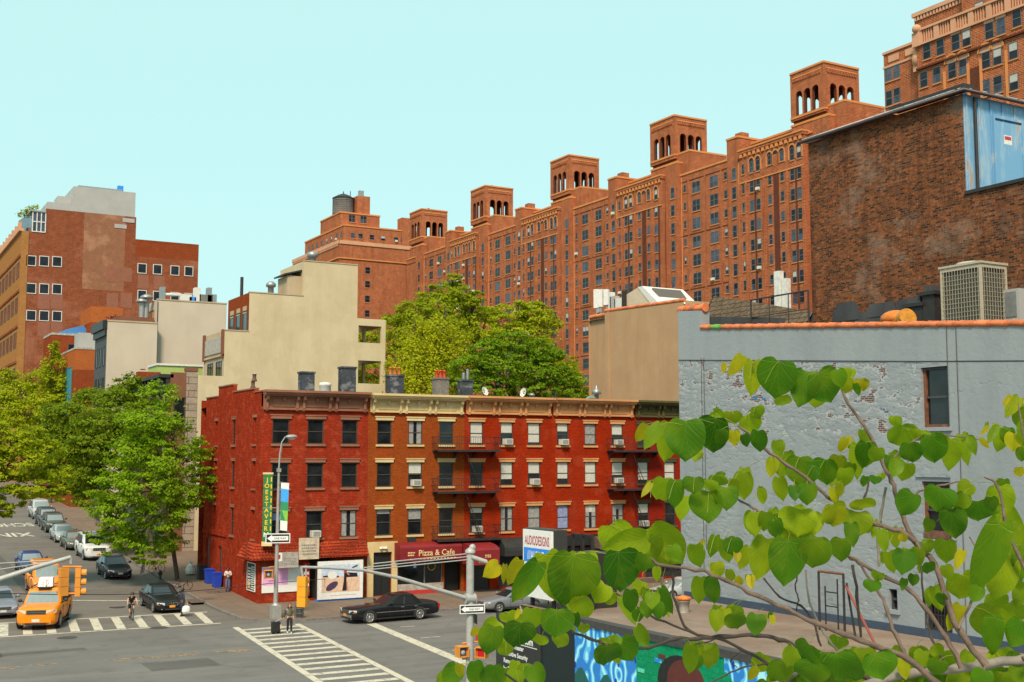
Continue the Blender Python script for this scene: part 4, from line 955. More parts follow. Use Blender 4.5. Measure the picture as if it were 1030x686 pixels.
for u in (6.0, 8.6, 11.4, 14): put_window(tp, F(u, -3.58, zb_+.4), 1.3, 1.8, rr)

# ================================================================== buildings along the side street
CREAM = stucco('cream_render', (0.56, 0.465, 0.31), (0.37, 0.29, 0.18), .45, .45, .9, .15, patch=(0.50, 0.40, 0.25))
CREAMD = stucco('cream_render_aged', (0.46, 0.36, 0.24), (0.3, 0.22, 0.14), .5, .5, .9, .15)
WHITEW = stucco('pale_render', (0.52, 0.445, 0.36), (0.38, 0.31, 0.24), .35, .35, .9, .15)
BROWN = stucco('brownstone', (0.22, 0.095, 0.06), (0.12, 0.05, 0.035), .5, .6, .85, .2)
QUOIN = brick('quoin_stone', (0.42, 0.33, 0.26), (0.34, 0.26, 0.20), (0.12, 0.09, 0.07), w=3.0, h=.62, ms=.04, blotch=.25, bmp=.6)
BRK3 = brick('brick_brown', (0.34, 0.085, 0.032), (0.20, 0.045, 0.02), (0.38, 0.17, 0.10), w=.5, h=.2, ms=.03, blotch=.4, bmp=.3, patch=(0.33, 0.14, 0.085), patch_amt=.6, patch_scale=.12, streak=(0.15, 0.05, 0.03), streak_amt=.4)
BRKP = brick('brick_faded', (0.36, 0.16, 0.09), (0.29, 0.12, 0.07), (0.3, 0.16, 0.1), blotch=.3, bmp=.3, patch=(0.42, 0.22, 0.14), patch_amt=.6, patch_scale=.25)
PATC = brick('brick_infill', (0.34, 0.13, 0.085), (0.28, 0.11, 0.075), (0.3, 0.15, 0.1), blotch=.2, bmp=.2)
BRKO = brick('brick_buff', (0.46, 0.21, 0.06), (0.38, 0.16, 0.05), (0.36, 0.2, 0.09), blotch=.25, bmp=.3)
BRK4 = brick('brick_rust', (0.36, 0.075, 0.02), (0.27, 0.05, 0.018), (0.22, 0.07, 0.035), w=.3, h=.11, ms=.02, blotch=.3, bmp=.4)
BRK5 = brick('brick_rust_light', (0.50, 0.14, 0.035), (0.42, 0.11, 0.03), (0.36, 0.12, 0.05), blotch=.2, bmp=.3)
GREYM = plain('grey_metal_panel', (0.36, 0.35, 0.34), .6, var=.08, scale=.5, obj=False); DKG = plain('dark_grey_front', (0.05, 0.05, 0.055), .7, var=.2, obj=False)
FRONT = Fr((0, 0, 0), (1, 0, 0), (0, -1, 0))
def fr_y(Y): return Fr((0, Y, 0), (1, 0, 0), (0, -1, 0))
def pxz(x, y, Y): q = at_Y(x, y, Y); return q.x, q.z
def simple_window(parent, F, u, z, w, h, frame=FRAME_DK, pane=None, mull=0, d=.0):
    b = MB(); t = .11
    for (a, c, e, f) in ((u-w/2, u+w/2, z, z+t), (u-w/2, u+w/2, z+h-t, z+h), (u-w/2, u-w/2+t, z+t, z+h-t), (u+w/2-t, u+w/2, z+t, z+h-t)): b.box(F, a, c, d-.05, d+.06, e, f, frame)
    for i in range(mull): x = u-w/2+w*(i+1)/(mull+1); b.box(F, x-.04, x+.04, d-.05, d+.05, z+t, z+h-t, frame)
    o = b.build('window', parent); p = MB(); p.quad(F(u-w/2+t, d+.012, z+t), F(u+w/2-t, d+.012, z+t), F(u+w/2-t, d+.012, z+h-t), F(u-w/2+t, d+.012, z+h-t), pane or PANE); p.build('pane', o); return o
# ---- cream building behind the corner house
YC = 110.0; Fc = fr_y(YC)
tc = thing('cream_building', 'tall stepped cream rendered building behind the red corner tenement', 'building', (38, 114, gz(112)))
b = MB(); xa = pxz(171, 400, YC)[0]; xq = pxz(187, 400, YC)[0]; xq2 = pxz(198, 400, YC)[0]; x1 = pxz(225, 375, YC)[0]
zlow = pxz(215, 378, YC)[1]; x2, z2 = pxz(250, 337, YC); _, z3 = pxz(250, 294, YC); x4, z4 = pxz(305, 296, YC); _, z5 = pxz(305, 270, YC); x6, z6 = pxz(360, 267, YC); x7, z7 = pxz(388, 321, YC); zt_ = pxz(240, 333, YC)[1]
DY = 7.0
wx = pxz(180.5, 413, YC)
b.grid(Fc, xa, xq, 0, zlow+.2, BROWN, [(wx[0]-.55, wx[0]+.55, wx[1]-1.2, wx[1]+1.2)], 0, .25)
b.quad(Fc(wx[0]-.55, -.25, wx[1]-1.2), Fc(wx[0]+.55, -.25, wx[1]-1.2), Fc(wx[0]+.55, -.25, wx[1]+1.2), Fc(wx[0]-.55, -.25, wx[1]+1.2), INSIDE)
b.box(Fc, xq, xq2, -.6, .06, 0, zlow+.35, QUOIN); b.box(Fc, xq-.05, xq2+.05, -.7, .12, zlow+.35, zlow+.65, BROWN)
b.quad(Fc(xq2, 0, 0), Fc(x1+.001, 0, 0), Fc(x1+.001, 0, zlow), Fc(xq2, 0, zlow), CREAM)
b.quad((xa, YC, 0), (xa, YC+DY+6, 0), (xa, YC+DY+6, zlow), (xa, YC, zlow), BROWN)
b.quad((xa, YC, zlow), (x1, YC, zlow), (x1, YC+DY, zlow), (xa, YC+DY, zlow), TAR)
b.quad(Fc(x1, 0, 0), Fc(x2, 0, 0), Fc(x2, 0, zt_), Fc(x1, 0, zt_), CREAM)
b.quad(Fc(x2, 0, 0), Fc(x4, 0, 0), Fc(x4, 0, z3), Fc(x2, 0, z3), CREAM)
b.quad(Fc(x4, 0, 0), Fc(x6, 0, 0), Fc(x6, 0, z6), Fc(x4, 0, z6), CREAM)
b.quad((x6, YC, 15), (x6, YC+DY, 15), (x6, YC+DY, z6), (x6, YC, z6), CREAM)
for (x, zt2) in ((x4, z6),): b.quad((x, YC, z3-.5), (x, YC+DY, z3-.5), (x, YC+DY, zt2), (x, YC, zt2), CREAM)
for (p, q, z) in ((x1, x2, zt_), (x2, x4, z3), (x4, x6, z6)):
    b.quad((p, YC, z), (q, YC, z), (q, YC+DY, z), (p, YC+DY, z), TAR); b.box(Fc, p-.03, q+.03, -.25, .05, z, z+.1, CREAMD)
    b.quad((p, YC+DY, 0), (q, YC+DY, 0), (q, YC+DY, z), (p, YC+DY, z), CREAM)
FL = Fr((x1, YC, 0), (0, 1, 0), (-1, 0, 0)); FL2 = Fr((x2, YC, 0), (0, 1, 0), (-1, 0, 0))
b.quad(FL(0, 0, zlow-1), FL(DY, 0, zlow-1), FL(DY, 0, zt_), FL(0, 0, zt_), CREAMD)
b.box(FL, .0, DY, .003, .15, zt_-2.4, zt_-2.2, CREAMD); b.box(FL, .6, DY-.4, .003, .1, zt_-2.0, zt_-.5, GREYB)
for u in (.25, DY-.3): b.box(FL, u-.25, u+.25, .003, .2, zt_-2.5, zt_+.1, BROWN)
b.quad(FL2(0, 0, zt_-.5), FL2(DY, 0, zt_-.5), FL2(DY, 0, z3), FL2(0, 0, z3), BRK4)
for u in (1.3, 3.4, 5.5): b.box(FL2, u-.55, u+.55, .003, .06, z3-1.9, z3-1.2, CREAMD)
b.build('wall', tc)
# loggia at the back
b = MB(); zz = [pxz(375, y, YC)[1] for y in (321, 328, 345, 363, 386, 400)]; 
b.grid(Fc, x6, x7, 10, zz[0], CREAM, [(x6+.15, x7-.45, zz[2], zz[1]), (x6+.15, x7-.45, zz[4], zz[3])], 0, .35)
b.quad((x7, YC, 10), (x7, YC+DY, 10), (x7, YC+DY, zz[4]), (x7, YC, zz[4]), CREAM); b.quad((x7, YC, zz[3]), (x7, YC+DY, zz[3]), (x7, YC+DY, zz[2]), (x7, YC, zz[2]), CREAM); b.quad((x7, YC, zz[1]), (x7, YC+DY, zz[1]), (x7, YC+DY, zz[0]), (x7, YC, zz[0]), CREAM)
for z in (zz[0], zz[2], zz[4]): b.quad((x6, YC+.01, z-.01), (x7, YC+.01, z-.01), (x7, YC+DY, z-.01), (x6, YC+DY, z-.01), CREAMD)
b.quad((x6, YC+DY, zz[4]), (x6+1.7, YC+DY, zz[4]), (x6+1.7, YC+DY, zz[3]), (x6, YC+DY, zz[3]), CREAM)
xm = x6+(x7-x6)*.62
b.box(Fc, xm-.12, xm+.12, -3, -2.7, zz[2], zz[1], CREAM); b.box(Fc, xm-.12, xm+.12, -3, -2.7, zz[4], zz[3], CREAM)
b.build('loggia', tc)
simple_window(tc, Fc, wx[0], wx[1]-1.2, 1.08, 2.4, FRAME_DK, d=-.15)
for u in (1.6, 4.6): simple_window(tc, FL, u, zt_-4.9, 1.9, 2.1, FRAME_DK, mull=1)
for u in (1.2, 3.4, 5.6): simple_window(tc, FL2, u, zt_-.1, 1.5, 2.2, FRAME_DK)
b = MB(); b.tube([Fc(x2+.2, -3.2, z3), Fc(x2+.2, -3.2, z3+1.9)], .16, IRON, 8); b.build('chimney', tc)
b = MB(); b.box(Fc, x4-1.4, x4-.02, -3.5, -.6, z3, z3+2.0, CREAMD); b.prism([Fc(x4-1.8, -.4, z3+2.0), Fc(x4-.03, -.4, z3+2.5), Fc(x4-.03, -.4, z3+2.65), Fc(x4-1.8, -.4, z3+2.15)], (0, 3.2, 0), IRON); b.build('stair_bulkhead', tc)
b = MB(); b.lathe(Fc(x4-2.6, -2, z3), [(.3, 0), (.3, .9), (.5, 1.0), (.5, 1.25), (.2, 1.5)], GALV, 10); b.lathe(Fc(x4+1.6, -2, z6), [(.35, 0), (.35, .7), (.55, .8), (.55, 1.2), (.2, 1.35)], GALV, 10); b.build('roof_vent', tc)
# ---- brownstone row front with the deep dark cornice
XBr = xa; tb = thing('brownstone_house', 'brownstone row house with a deep black cornice and arched basement door behind the street trees', 'building', (XBr+4, 120, gz(120)))
FBs = Fr((XBr-.02, YC+.1, 0), (0, 1, 0), (-1, 0, 0)); b = MB(); L_ = 19.0; zc_ = zlow-.1
STB = stucco('stone_basement', (.30, .24, .18), (.15, .11, .08), .5, .6, .9, .3)
b.quad(FBs(0, 0, 5.2), FBs(L_, 0, 5.2), FBs(L_, 0, zc_), FBs(0, 0, zc_), BROWN); b.quad(FBs(0, .25, 0), FBs(L_, .25, 0), FBs(L_, .25, 5.2), FBs(0, .25, 5.2), STB); b.quad(FBs(0, .25, 0), FBs(0, 0, 0), FBs(0, 0, 5.2), FBs(0, .25, 5.2), STB)
b.box(FBs, 0, L_, .0, .4, 5.2, 5.5, STB); b.quad((XBr, YC+L_, 0), (XBr+12, YC+L_, 0), (XBr+12, YC+L_, zc_), (XBr, YC+L_, zc_), WHITEW)
b.quad((XBr, YC+DY, zc_), (XBr+12, YC+DY, zc_), (XBr+12, YC+L_, zc_), (XBr, YC+L_, zc_), TAR); b.build('wall', tb)
b = MB(); b.box(FBs, -.1, L_, -.3, 1.0, zc_-.2, zc_+.12, IRON); b.box(FBs, 0, L_, .0, .35, zc_-1.5, zc_-.2, IRON)
for i in range(16): b.box(FBs, .4+i*1.2, .65+i*1.2, .351, .8, zc_-1.0, zc_-.2, IRON)
b.build('cornice', tb)
for u in (2.0, 4.6, 8, 10.6, 14, 16.6):
    for z in (6.4, 9.7, 12.9): simple_window(tb, FBs, u, z+1.0, 1.2, 2.0, FRAME_DK)
b = MB(); arch_pts = [FBs(2.2-.8*cos(pi*i/8), .27, 3.2+.8*sin(pi*i/8)) for i in range(9)]; b.poly([FBs(1.4, .27, .9), FBs(3.0, .27, .9)]+arch_pts[::-1], BLACK); b.build('door', tb)
# ---- orange boxes, green hut and chimney on that roof
t = thing('roof_hut', 'low green roof hut with white trim behind the black brownstone cornice', 'roof hut', (33, 127, zc_)); YG = YC+9; Fg = fr_y(YG)
xa_, za_ = pxz(158, 385, YG); xb_, zb2 = pxz(204, 369, YG); LIME = plain('lime_paint', (.33, .42, .12), .7, obj=False)
b = MB(); b.box(Fg, xa_, xb_, -4, 0, zc_-.5, zb2, LIME); b.box(Fg, xa_-.1, xb_+.1, -4.1, .12, zb2, zb2+.2, WHT); b.build('wall', t)
for px_ in (170, 180): u, z = pxz(px_, 381, YG); simple_window(t, Fg, u, z-.4, .85, .8, WHT)
x_, z_ = pxz(152, 384, YG-1.5); b = MB(); b.box(fr_y(YG-1.5), x_-1.2, x_+.9, -1.2, 0, zc_, pxz(150, 374, YG-1.5)[1], BRK4); b.box(fr_y(YG-1.5), x_-.9, x_-.5, -.8, -.3, zc_+1, pxz(150, 371, YG-1.5)[1], BRK4); single(b, 'roof_chimney', 'low brick chimney block on the brownstone roof in front of the white wall', 'chimney', (x_, YG-1, zc_))
# ---- white buildings
YW = 139.0; Fw = fr_y(YW); tw = thing('white_building', 'pale rendered building with a narrow dark grey front and flat parapet', 'building', (29, 143, gz(140)))
x0, z0 = pxz(108, 323, YW); x1_, z1_ = pxz(158.5, 324, YW); b = MB()
b.quad(Fw(x0, 0, 0), Fw(x1_, 0, 0), Fw(x1_, 0, z0), Fw(x0, 0, z0), WHITEW); b.box(Fw, x0, x1_, -.3, .06, z0, z0+.18, CREAMD); b.box(Fw, x0+1.5, x1_, -6, -2, z0, z0+.9, BROWN)
FD = Fr((x0, YW, 0), (0, 1, 0), (-1, 0, 0)); b.quad(FD(0, 0, 0), FD(7, 0, 0), FD(7, 0, z0), FD(0, 0, z0), DKG); b.quad((x0, YW, z0), (x1_, YW, z0), (x1_, YW+7, z0), (x0, YW+7, z0), TAR); b.quad((x0, YW+7, 0), (x1_, YW+7, 0), (x1_, YW+7, z0), (x0, YW+7, z0), WHITEW)
b.build('wall', tw); b = MB(); b.box(FD, -.05, 7, .003, .5, z0-.9, z0+.1, BLACK); b.box(FD, 0, 7, .004, .25, z0-1.6, z0-.91, BLACK); b.build('cornice', tw)
for zz_ in (z0-5.0, z0-8.5, z0-12):
    for u in (1.4, 3.5, 5.6): simple_window(tw, FD, u, zz_, 1.0, 2.2, BLACK)
b = MB()
YV = YW+3
for px_, ty in ((143, 305), (147.5, 301)):
    u, z = pxz(px_, ty, YV); b.tube([(u, YV, z0), (u, YV, z)], .33, GALV, 10); b.lathe((u, YV, z), [(.35, 0), (.75, .1), (.75, .3), (.3, .55), (.05, .6)], GALV, 12)
b.build('flue', tw)
YW2 = YW+1.2; Fw2 = fr_y(YW2); tw2 = thing('white_building', 'taller blank pale rendered rear building with ducts on its roof', 'building', (35, 144, gz(140)))
x0b = pxz(158, 310, YW2)[0]; x1b, z1b = pxz(228, 306, YW2); b = MB()
b.quad(Fw2(x0b, 0, 0), Fw2(x1b, 0, 0), Fw2(x1b, 0, z1b), Fw2(x0b, 0, z1b), WHITEW); b.box(Fw2, x0b-.05, x1b+.05, -.3, .06, z1b, z1b+.15, CREAMD)
FD2 = Fr((x0b, YW2, 0), (0, 1, 0), (-1, 0, 0)); b.quad(FD2(0, 0, 0), FD2(8, 0, 0), FD2(8, 0, z1b), FD2(0, 0, z1b), WHITEW); b.quad((x1b, YW2, 0), (x1b, YW2+8, 0), (x1b, YW2+8, z1b), (x1b, YW2, z1b), WHITEW)
b.quad((x0b, YW2, z1b), (x1b, YW2, z1b), (x1b, YW2+8, z1b), (x0b, YW2+8, z1b), TAR); b.tube([(x0b+.06, YW2-.06, z1b-.2), (x0b+.06, YW2-.06, 10)], .05, IRON, 5)
b.build('wall', tw2); simple_window(tw2, FD2, 2.6, z1b-2.6, 2.6, 1.6, T_BROWN, T_TAN)
b = MB(); YD = YW2+3
for (px_, w_, h_, m_) in ((164, .5, 2.0, GALV), (188, 1.2, 1.3, WHT), (199, .7, 2.2, WHT), (207, 1.5, 1.4, AC_G), (216, .5, 1.5, GALV), (211, .5, 2.3, GALV), (194, .8, 1.0, BLUEM)):
    u = pxz(px_, 300, YD)[0]; b.box(W0, u-w_/2, u+w_/2, YD, YD+1, z1b, z1b+h_, m_)
u0_ = pxz(166, 300, YD)[0]; u1_ = pxz(182, 300, YD)[0]; b.tube([(u0_, YD+.3, z1b+1.1), (u1_, YD+.3, z1b+1.2), (u1_, YD+.3, z1b)], .22, WHT, 8)
b.build('roof_ducts', tw2)
# ---- rust brick stepped building
YB = 159.0; Fb = fr_y(YB); tr = thing('rust_brick_building', 'stepped rust orange brick building with a teal window left of the white buildings', 'building', (30, 168, gz(160)))
b = MB(); x0, z0 = pxz(76, 351, YB); x1_ = x0+6.5; FB2 = Fr((x0, YB, 0), (0, 1, 0), (-1, 0, 0))
b.box(Fb, x0, x1_, -12, 0, 0, z0-2.6, BRK4); b.box(Fb, x0, x1_, -12, 0, z0-2.599, z0, BRK5); b.box(Fb, x0-.05, x1_+.05, -12.1, .06, z0, z0+.25, GREYB)
YB2 = 171.2; Fb2 = fr_y(YB2); xc, zc2 = pxz(91.5, 308, YB2); xd = pxz(124, 310, YB2)[0]
b.box(Fb2, xc, xd, -8, 0, 0, zc2-2.2, BRK4); b.box(Fb2, xc, xd, -8, 0, zc2-2.199, zc2, BRK5); xe, ze = pxz(60, 337, YB2+1); b.box(fr_y(YB2+1), x0-1, xc-.01, -7, 0, 0, ze, BRK4); b.box(fr_y(YB2+1), x0-1.05, xc-.01, -7, .06, ze, ze+.3, GREYB)
b.build('wall', tr)
simple_window(tr, FB2, 4.5, z0-8.3, 5.0, 6.2, plain('teal_frame', (.03, .16, .20), .5, obj=False), plain('teal_panel', (.04, .25, .30), .5, obj=False), 2)
ug, zg = pxz(76, 349, YB2+.95); simple_window(tr, fr_y(YB2+1), ug, zg-1.2, 2.0, 1.6, DKG)
b = MB(); ux, uz = pxz(92, 335, YB+3); b.box(fr_y(YB+3), ux-1.6, ux+1.3, -3, 0, z0+.25, uz, GREYM); b.build('roof_cabin', tr)
b = MB(); ux, uz = pxz(72, 331, YB2+3); P = [(ux-2.2, YB2+3, ze+.3), (ux+2.6, YB2+3, ze+.3), (ux+1.6, YB2+3, uz+.6), (ux-.5, YB2+3, uz)]; b.prism(P, (0, 2.5, 0), plain('tarp_blue', (.05, .2, .5), .5, obj=False)); single(b, 'tarpaulin', 'blue tarpaulin heaped on the flat roof beside the rust brick penthouse', 'tarpaulin', (ux, YB2+4, ze+.3))
# red bush on the white roof
# ---- big brown brick block
YQ = 210.0; Fq = fr_y(YQ); tq = thing('brick_loft_building', 'big brown brick loft block with grey metal penthouse and small white framed windows', 'building', (40, 225, gz(212)))
b = MB(); xa2, za2 = pxz(22, 232, YQ); xm2, _ = pxz(46, 217, YQ); xr, zr2 = pxz(137, 223, YQ); xe2, ze2 = pxz(200, 246, YQ); zmid = pxz(90, 214, YQ)[1]
b.quad(Fq(xa2, 0, 0), Fq(xm2+6.2, 0, 0), Fq(xm2+6.2, 0, za2), Fq(xa2, 0, za2), BRK3); b.quad(Fq(xm2, -.01, za2), Fq(xm2+6.2, -.01, za2), Fq(xm2+6.2, -.01, zmid), Fq(xm2, -.01, zmid), BRK3)
b.quad(Fq(xm2+6.2, .001, za2-9), Fq(xr-1.8, .001, za2-9), Fq(xr-1.8, .001, zmid), Fq(xm2+6.2, .001, zmid), BRKP); b.quad(Fq(xr-1.8, 0, za2-9), Fq(xr, 0, za2-9), Fq(xr, 0, zmid), Fq(xr-1.8, 0, zmid), BRK3)
b.quad(Fq(xm2+6.2, 0, 0), Fq(xr, 0, 0), Fq(xr, 0, za2-9), Fq(xm2+6.2, 0, za2-9), BRK3)
b.quad(Fq(xr, -.02, 0), Fq(xe2, -.02, 0), Fq(xe2, -.02, ze2-3), Fq(xr, -.02, ze2-3), BRK3); b.quad(Fq(xr, -.02, ze2-3), Fq(xe2, -.02, ze2-3), Fq(xe2, -.02, ze2), Fq(xr, -.02, ze2), BRK4)
b.quad((xr, YQ, za2-9), (xr, YQ+20, za2-9), (xr, YQ+20, zmid), (xr, YQ, zmid), BRK3); b.quad((xe2, YQ, 0), (xe2, YQ+25, 0), (xe2, YQ+25, ze2), (xe2, YQ, ze2), BRK3)
b.quad((xa2, YQ, za2), (xe2, YQ, za2), (xe2, YQ+25, za2), (xa2, YQ+25, za2), TAR)
FO = Fr((xa2, YQ, 0), (0, 1, 0), (-1, 0, 0)); b.quad(FO(0, 0, 0), FO(40, 0, 0), FO(40, 0, za2), FO(0, 0, za2), BRKO); b.box(FO, 0, 40, -.3, .4, za2, za2+.4, LTS); b.box(Fq, xa2-.001, xa2+1.1, .002, .08, 0, za2, BRKO)
for z in range(4): b.box(FO, 0, 40, .003, .15, za2-4.3-5.9*z, za2-3.9-5.9*z, BRK3)
for i in range(9): b.box(FO, 2+i*4.2, 3+i*4.2, -.2, .3, za2+.4, za2+1.8, LTS)
for (px_, py_) in ((44, 331), (57, 331), (44, 303), (57, 303), (113, 302), (127, 302), (113, 276), (127, 276), (144, 283), (160, 284)):
    u, z = pxz(px_, py_, YQ); b.box(Fq, u-.95, u+.95, .003, .03, z-1.3, z+1.2, PATC)
b.build('wall', tq)
b = MB(); zs_ = pxz(60, 204, YQ)[1]; zp = pxz(100, 190, YQ)[1]; xs_ = pxz(74, 195, YQ)[0]; xr3 = pxz(136.5, 195, YQ)[0]
b.box(Fq, xm2+.2, xs_, -12, .01, zmid, zs_, GREYM); b.box(Fq, xs_, xr3, -12, .011, zmid, zp, GREYM); b.box(Fq, xs_+1, xr3-2, -8, -1.5, zp, zp+.6, GALV); b.box(Fq, xs_-2.2, xs_-.01, -6, -2, zs_, zs_+1.6, GREYM); b.box(Fq, xr3-2.6, xr3-1.7, -3, -2, zp, zp+1.4, BLUEM)
for u, z in ((xm2+13.5, zmid-.75), (xr-2.6, zmid-1.9)): b.box(Fq, u-1, u+1, .004, .08, z-.3, z+.4, GREYM)
b.build('penthouse', tq)
b = MB(); zg0 = za2; zg1 = pxz(40, 213, YQ)[1]
b.quad(Fq(xa2+1.6, .01, zg0), Fq(xm2, .01, zg0), Fq(xm2, .01, zg1), Fq(xa2+1.6, .01, zg1), PANE_SKY); b.quad((xa2+1.6, YQ, zg0), (xa2+.6, YQ+10, zg0), (xa2+.6, YQ+10, zg1), (xa2+1.6, YQ, zg1), PANE_SKY)
for i in range(4): u = xa2+1.6+(xm2-xa2-1.6)*i/3; b.box(Fq, u-.08, u+.08, .012, .1, zg0, zg1, WHT)
for z in (zg0+.05, (zg0+zg1)/2, zg1-.05): b.box(Fq, xa2+1.6, xm2, .013, .12, z-.08, z+.08, WHT)
b.box(Fq, xa2+1.2, xm2, -10, .3, zg1, zg1+.2, GREYM); b.build('glass_penthouse', tq)
for (px_, ys) in ((31.5, (257, 284.8, 312)), (44.5, (257.5, 285.3, 312.4)), (57.5, (258, 285.6, 312.8)), (143, (265, 291.8)), (158.5, (266, 292.8)), (176, (267.2, 294)), (190, (268, 295))):
    for y in ys:
        u, z = pxz(px_, y, YQ); simple_window(tq, Fq, u, z-1.75, 1.55, 1.75, WHT, PANE_D, d=.02)
for i in range(7):
    for k in range(5): simple_window(tq, FO, 3+i*5, za2-7.6-5.9*k, 3.4, 2.6, FRAME_DK, BRK3, 2)
# ================================================================== grey party wall building, brick gable, tan wall, mural shop
XG, YG0, YG1 = 33.5, 43.7, 19.0
def greywall():
    m, nt, b = _new('grey_painted_wall')
    P = pos(nt)
    s = nd(nt, 'ShaderNodeSeparateXYZ'); nt.links.new(P, s.inputs[0])
    n1 = noise(nt, pos(nt, (1, 1, .2)), .8, 6, .65); n2 = noise(nt, P, .5, 6, .6); n3 = noise(nt, P, 4.0, 6, .7)
    c = mixc(nt, ramp(nt, n1, .42, .8, 0, .55), (0.275, 0.30, 0.32), (0.16, 0.178, 0.195))
    c = mixc(nt, ramp(nt, n2, .5, .75, 0, .45), c, (0.30, 0.325, 0.345))
    c = mixc(nt, ramp(nt, n3, .35, .7, 0, .25), c, (0.24, 0.27, 0.29))
    # flaking paint in a band below the upper coat: bare brick, blue and white under-coats
    t = nd(nt, 'ShaderNodeTexBrick'); nt.links.new(wall_uv(nt), t.inputs['Vector']); t.inputs['Scale'].default_value = 1.0
    t.inputs['Brick Width'].default_value = .215; t.inputs['Row Height'].default_value = .075; t.inputs['Mortar Size'].default_value = .012
    t.inputs['Color1'].default_value = (.16, .05, .03, 1); t.inputs['Color2'].default_value = (.06, .03, .025, 1); t.inputs['Mortar'].default_value = (.3, .29, .28, 1)
    big = noise(nt, pos(nt, (1, .8, 1.6)), .55, 2.0, .5); fine = noise(nt, pos(nt, (1, 1, 2.1)), 1.7, 8, .6)
    ad = nd(nt, 'ShaderNodeMath', operation='MULTIPLY_ADD'); nt.links.new(big, ad.inputs[0]); ad.inputs[1].default_value = .55; nt.links.new(fine, ad.inputs[2])
    zb = nd(nt, 'ShaderNodeMapRange'); nt.links.new(s.outputs[2], zb.inputs[0]); zb.interpolation_type = 'SMOOTHSTEP'
    for i, v in ((1, 9.6), (2, 11.6), (3, -.16), (4, 0.0)): zb.inputs[i].default_value = v
    zq = nd(nt, 'ShaderNodeMath', operation='MULTIPLY_ADD'); nt.links.new(s.outputs[1], zq.inputs[0]); zq.inputs[1].default_value = -.075; nt.links.new(s.outputs[2], zq.inputs[2])
    zt = nd(nt, 'ShaderNodeMapRange'); nt.links.new(zq.outputs[0], zt.inputs[0])
    for i, v in ((1, 11.10), (2, 11.17), (3, 0.0), (4, -.5)): zt.inputs[i].default_value = v
    yb = nd(nt, 'ShaderNodeMapRange'); nt.links.new(s.outputs[1], yb.inputs[0])
    for i, v in ((1, 28.0), (2, 30.0), (3, -.3), (4, 0.0)): yb.inputs[i].default_value = v
    tot = ad.outputs[0]
    for o in (zb, zt, yb):
        a2 = nd(nt, 'ShaderNodeMath', operation='ADD'); nt.links.new(tot, a2.inputs[0]); nt.links.new(o.outputs[0], a2.inputs[1]); tot = a2.outputs[0]
    white = ramp(nt, tot, .80, .812); bare = ramp(nt, tot, .875, .883)
    c = mixc(nt, white, c, (0.37, 0.39, 0.41))
    bl = noise(nt, P, 2.2, 2.0); under = mixc(nt, ramp(nt, bl, .62, .64), t.outputs['Color'], (0.02, 0.16, 0.38))
    c = mixc(nt, bare, c, under)
    nt.links.new(c, b.inputs['Base Color']); b.inputs['Roughness'].default_value = .75; b.inputs['Specular IOR Level'].default_value = .3
    h = mixc(nt, white, (1, 1, 1), (.55, .55, .55)); h = mixc(nt, bare, h, (0, 0, 0))
    hb = mixc(nt, .35, h, ramp(nt, tot, .6, .84, 1, 0)); hb = mixc(nt, .3, hb, n3)
    bump(nt, b, hb, .9, .08); return m
GW = greywall()
tg = thing('grey_building', 'blue grey painted party wall building with flaking patches and terracotta coping', 'building', (37, 34, 0))
FGW = Fr((XG, YG0, 0), (0, -1, 0), (-1, 0, 0)); Lg = YG0-YG1
gh = []
for (px0, px1, py0, py1) in ((926, 955, 370, 430), (927, 957, 484, 541), (931, 959, 602, 662)):
    a = at_X(px0, py0, XG); c = at_X(px1, py1, XG); d_ = at_X(px0, py1, XG); gh.append((YG0-a.y, YG0-c.y, d_.z, a.z))
a = at_X(894, 592, XG); c = at_X(903, 614, XG); gh.append((YG0-a.y, YG0-c.y, c.z, a.z))
a = at_X(914, 484, XG)
b = MB(); zt0 = 15.75; zt1 = 13.75
uc = YG0-42.05
b.grid(FGW, 0, Lg, 0, 13.7, GW, gh, 0, .3)
b.quad(FGW(uc, 0, 13.7), FGW(Lg, 0, 13.7), FGW(Lg, 0, zt1), FGW(uc, 0, zt0), GW)
b.quad(FGW(0, 0, 13.7), FGW(uc, 0, 13.7), FGW(uc, 0, 16.55), FGW(0, 0, 16.7), GW); b.quad(FGW(uc, 0, 15.5), FGW(uc, -.5, 15.5), FGW(uc, -.5, 16.55), FGW(uc, 0, 16.55), GW)
b.quad(FGW(uc, -.45, 13.7), FGW(Lg, -.45, 13.7), FGW(Lg, -.45, zt1), FGW(uc, -.45, zt0), TAR); b.quad(FGW(0, -.45, 13.7), FGW(uc, -.45, 13.7), FGW(uc, -.45, 16.55), FGW(0, -.45, 16.7), GW)
b.quad((XG, YG0, 0), (XG+6.5, YG0, 0), (XG+6.5, YG0, 16.6), (XG, YG0, 16.7), GW); b.quad((XG, YG1, 0), (XG+6.5, YG1, 0), (XG+6.5, YG1, 13.7), (XG, YG1, 13.7), GW)
b.quad((XG+.45, YG1, 13.4), (XG+6.5, YG1, 13.4), (XG+6.5, YG0, 15.0), (XG+.45, YG0, 15.0), TAR)
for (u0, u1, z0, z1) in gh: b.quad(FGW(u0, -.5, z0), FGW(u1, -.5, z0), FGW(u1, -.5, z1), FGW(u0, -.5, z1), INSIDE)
b.tube([FGW(0, .0, 14.44), FGW(14.0, .0, 13.4), FGW(Lg, .0, 12.7)], .022, DKG, 4)
for u, z0, z1 in ((uc, 5, 14.4), (uc+.18, 6, 14.4), (15.2, 11, 15), (15.6, 4, 15)): b.tube([FGW(u, .02, z0), FGW(u+.03, .03, z1)], .014, DKG, 4)
b.build('wall', tg)
MBRICK = plain('flower_box_clay', (.14, .06, .04), .8, var=.4, obj=False)
RUSTF = plain('window_frame_rust', (.16, .06, .03), .7, var=.4, obj=False)
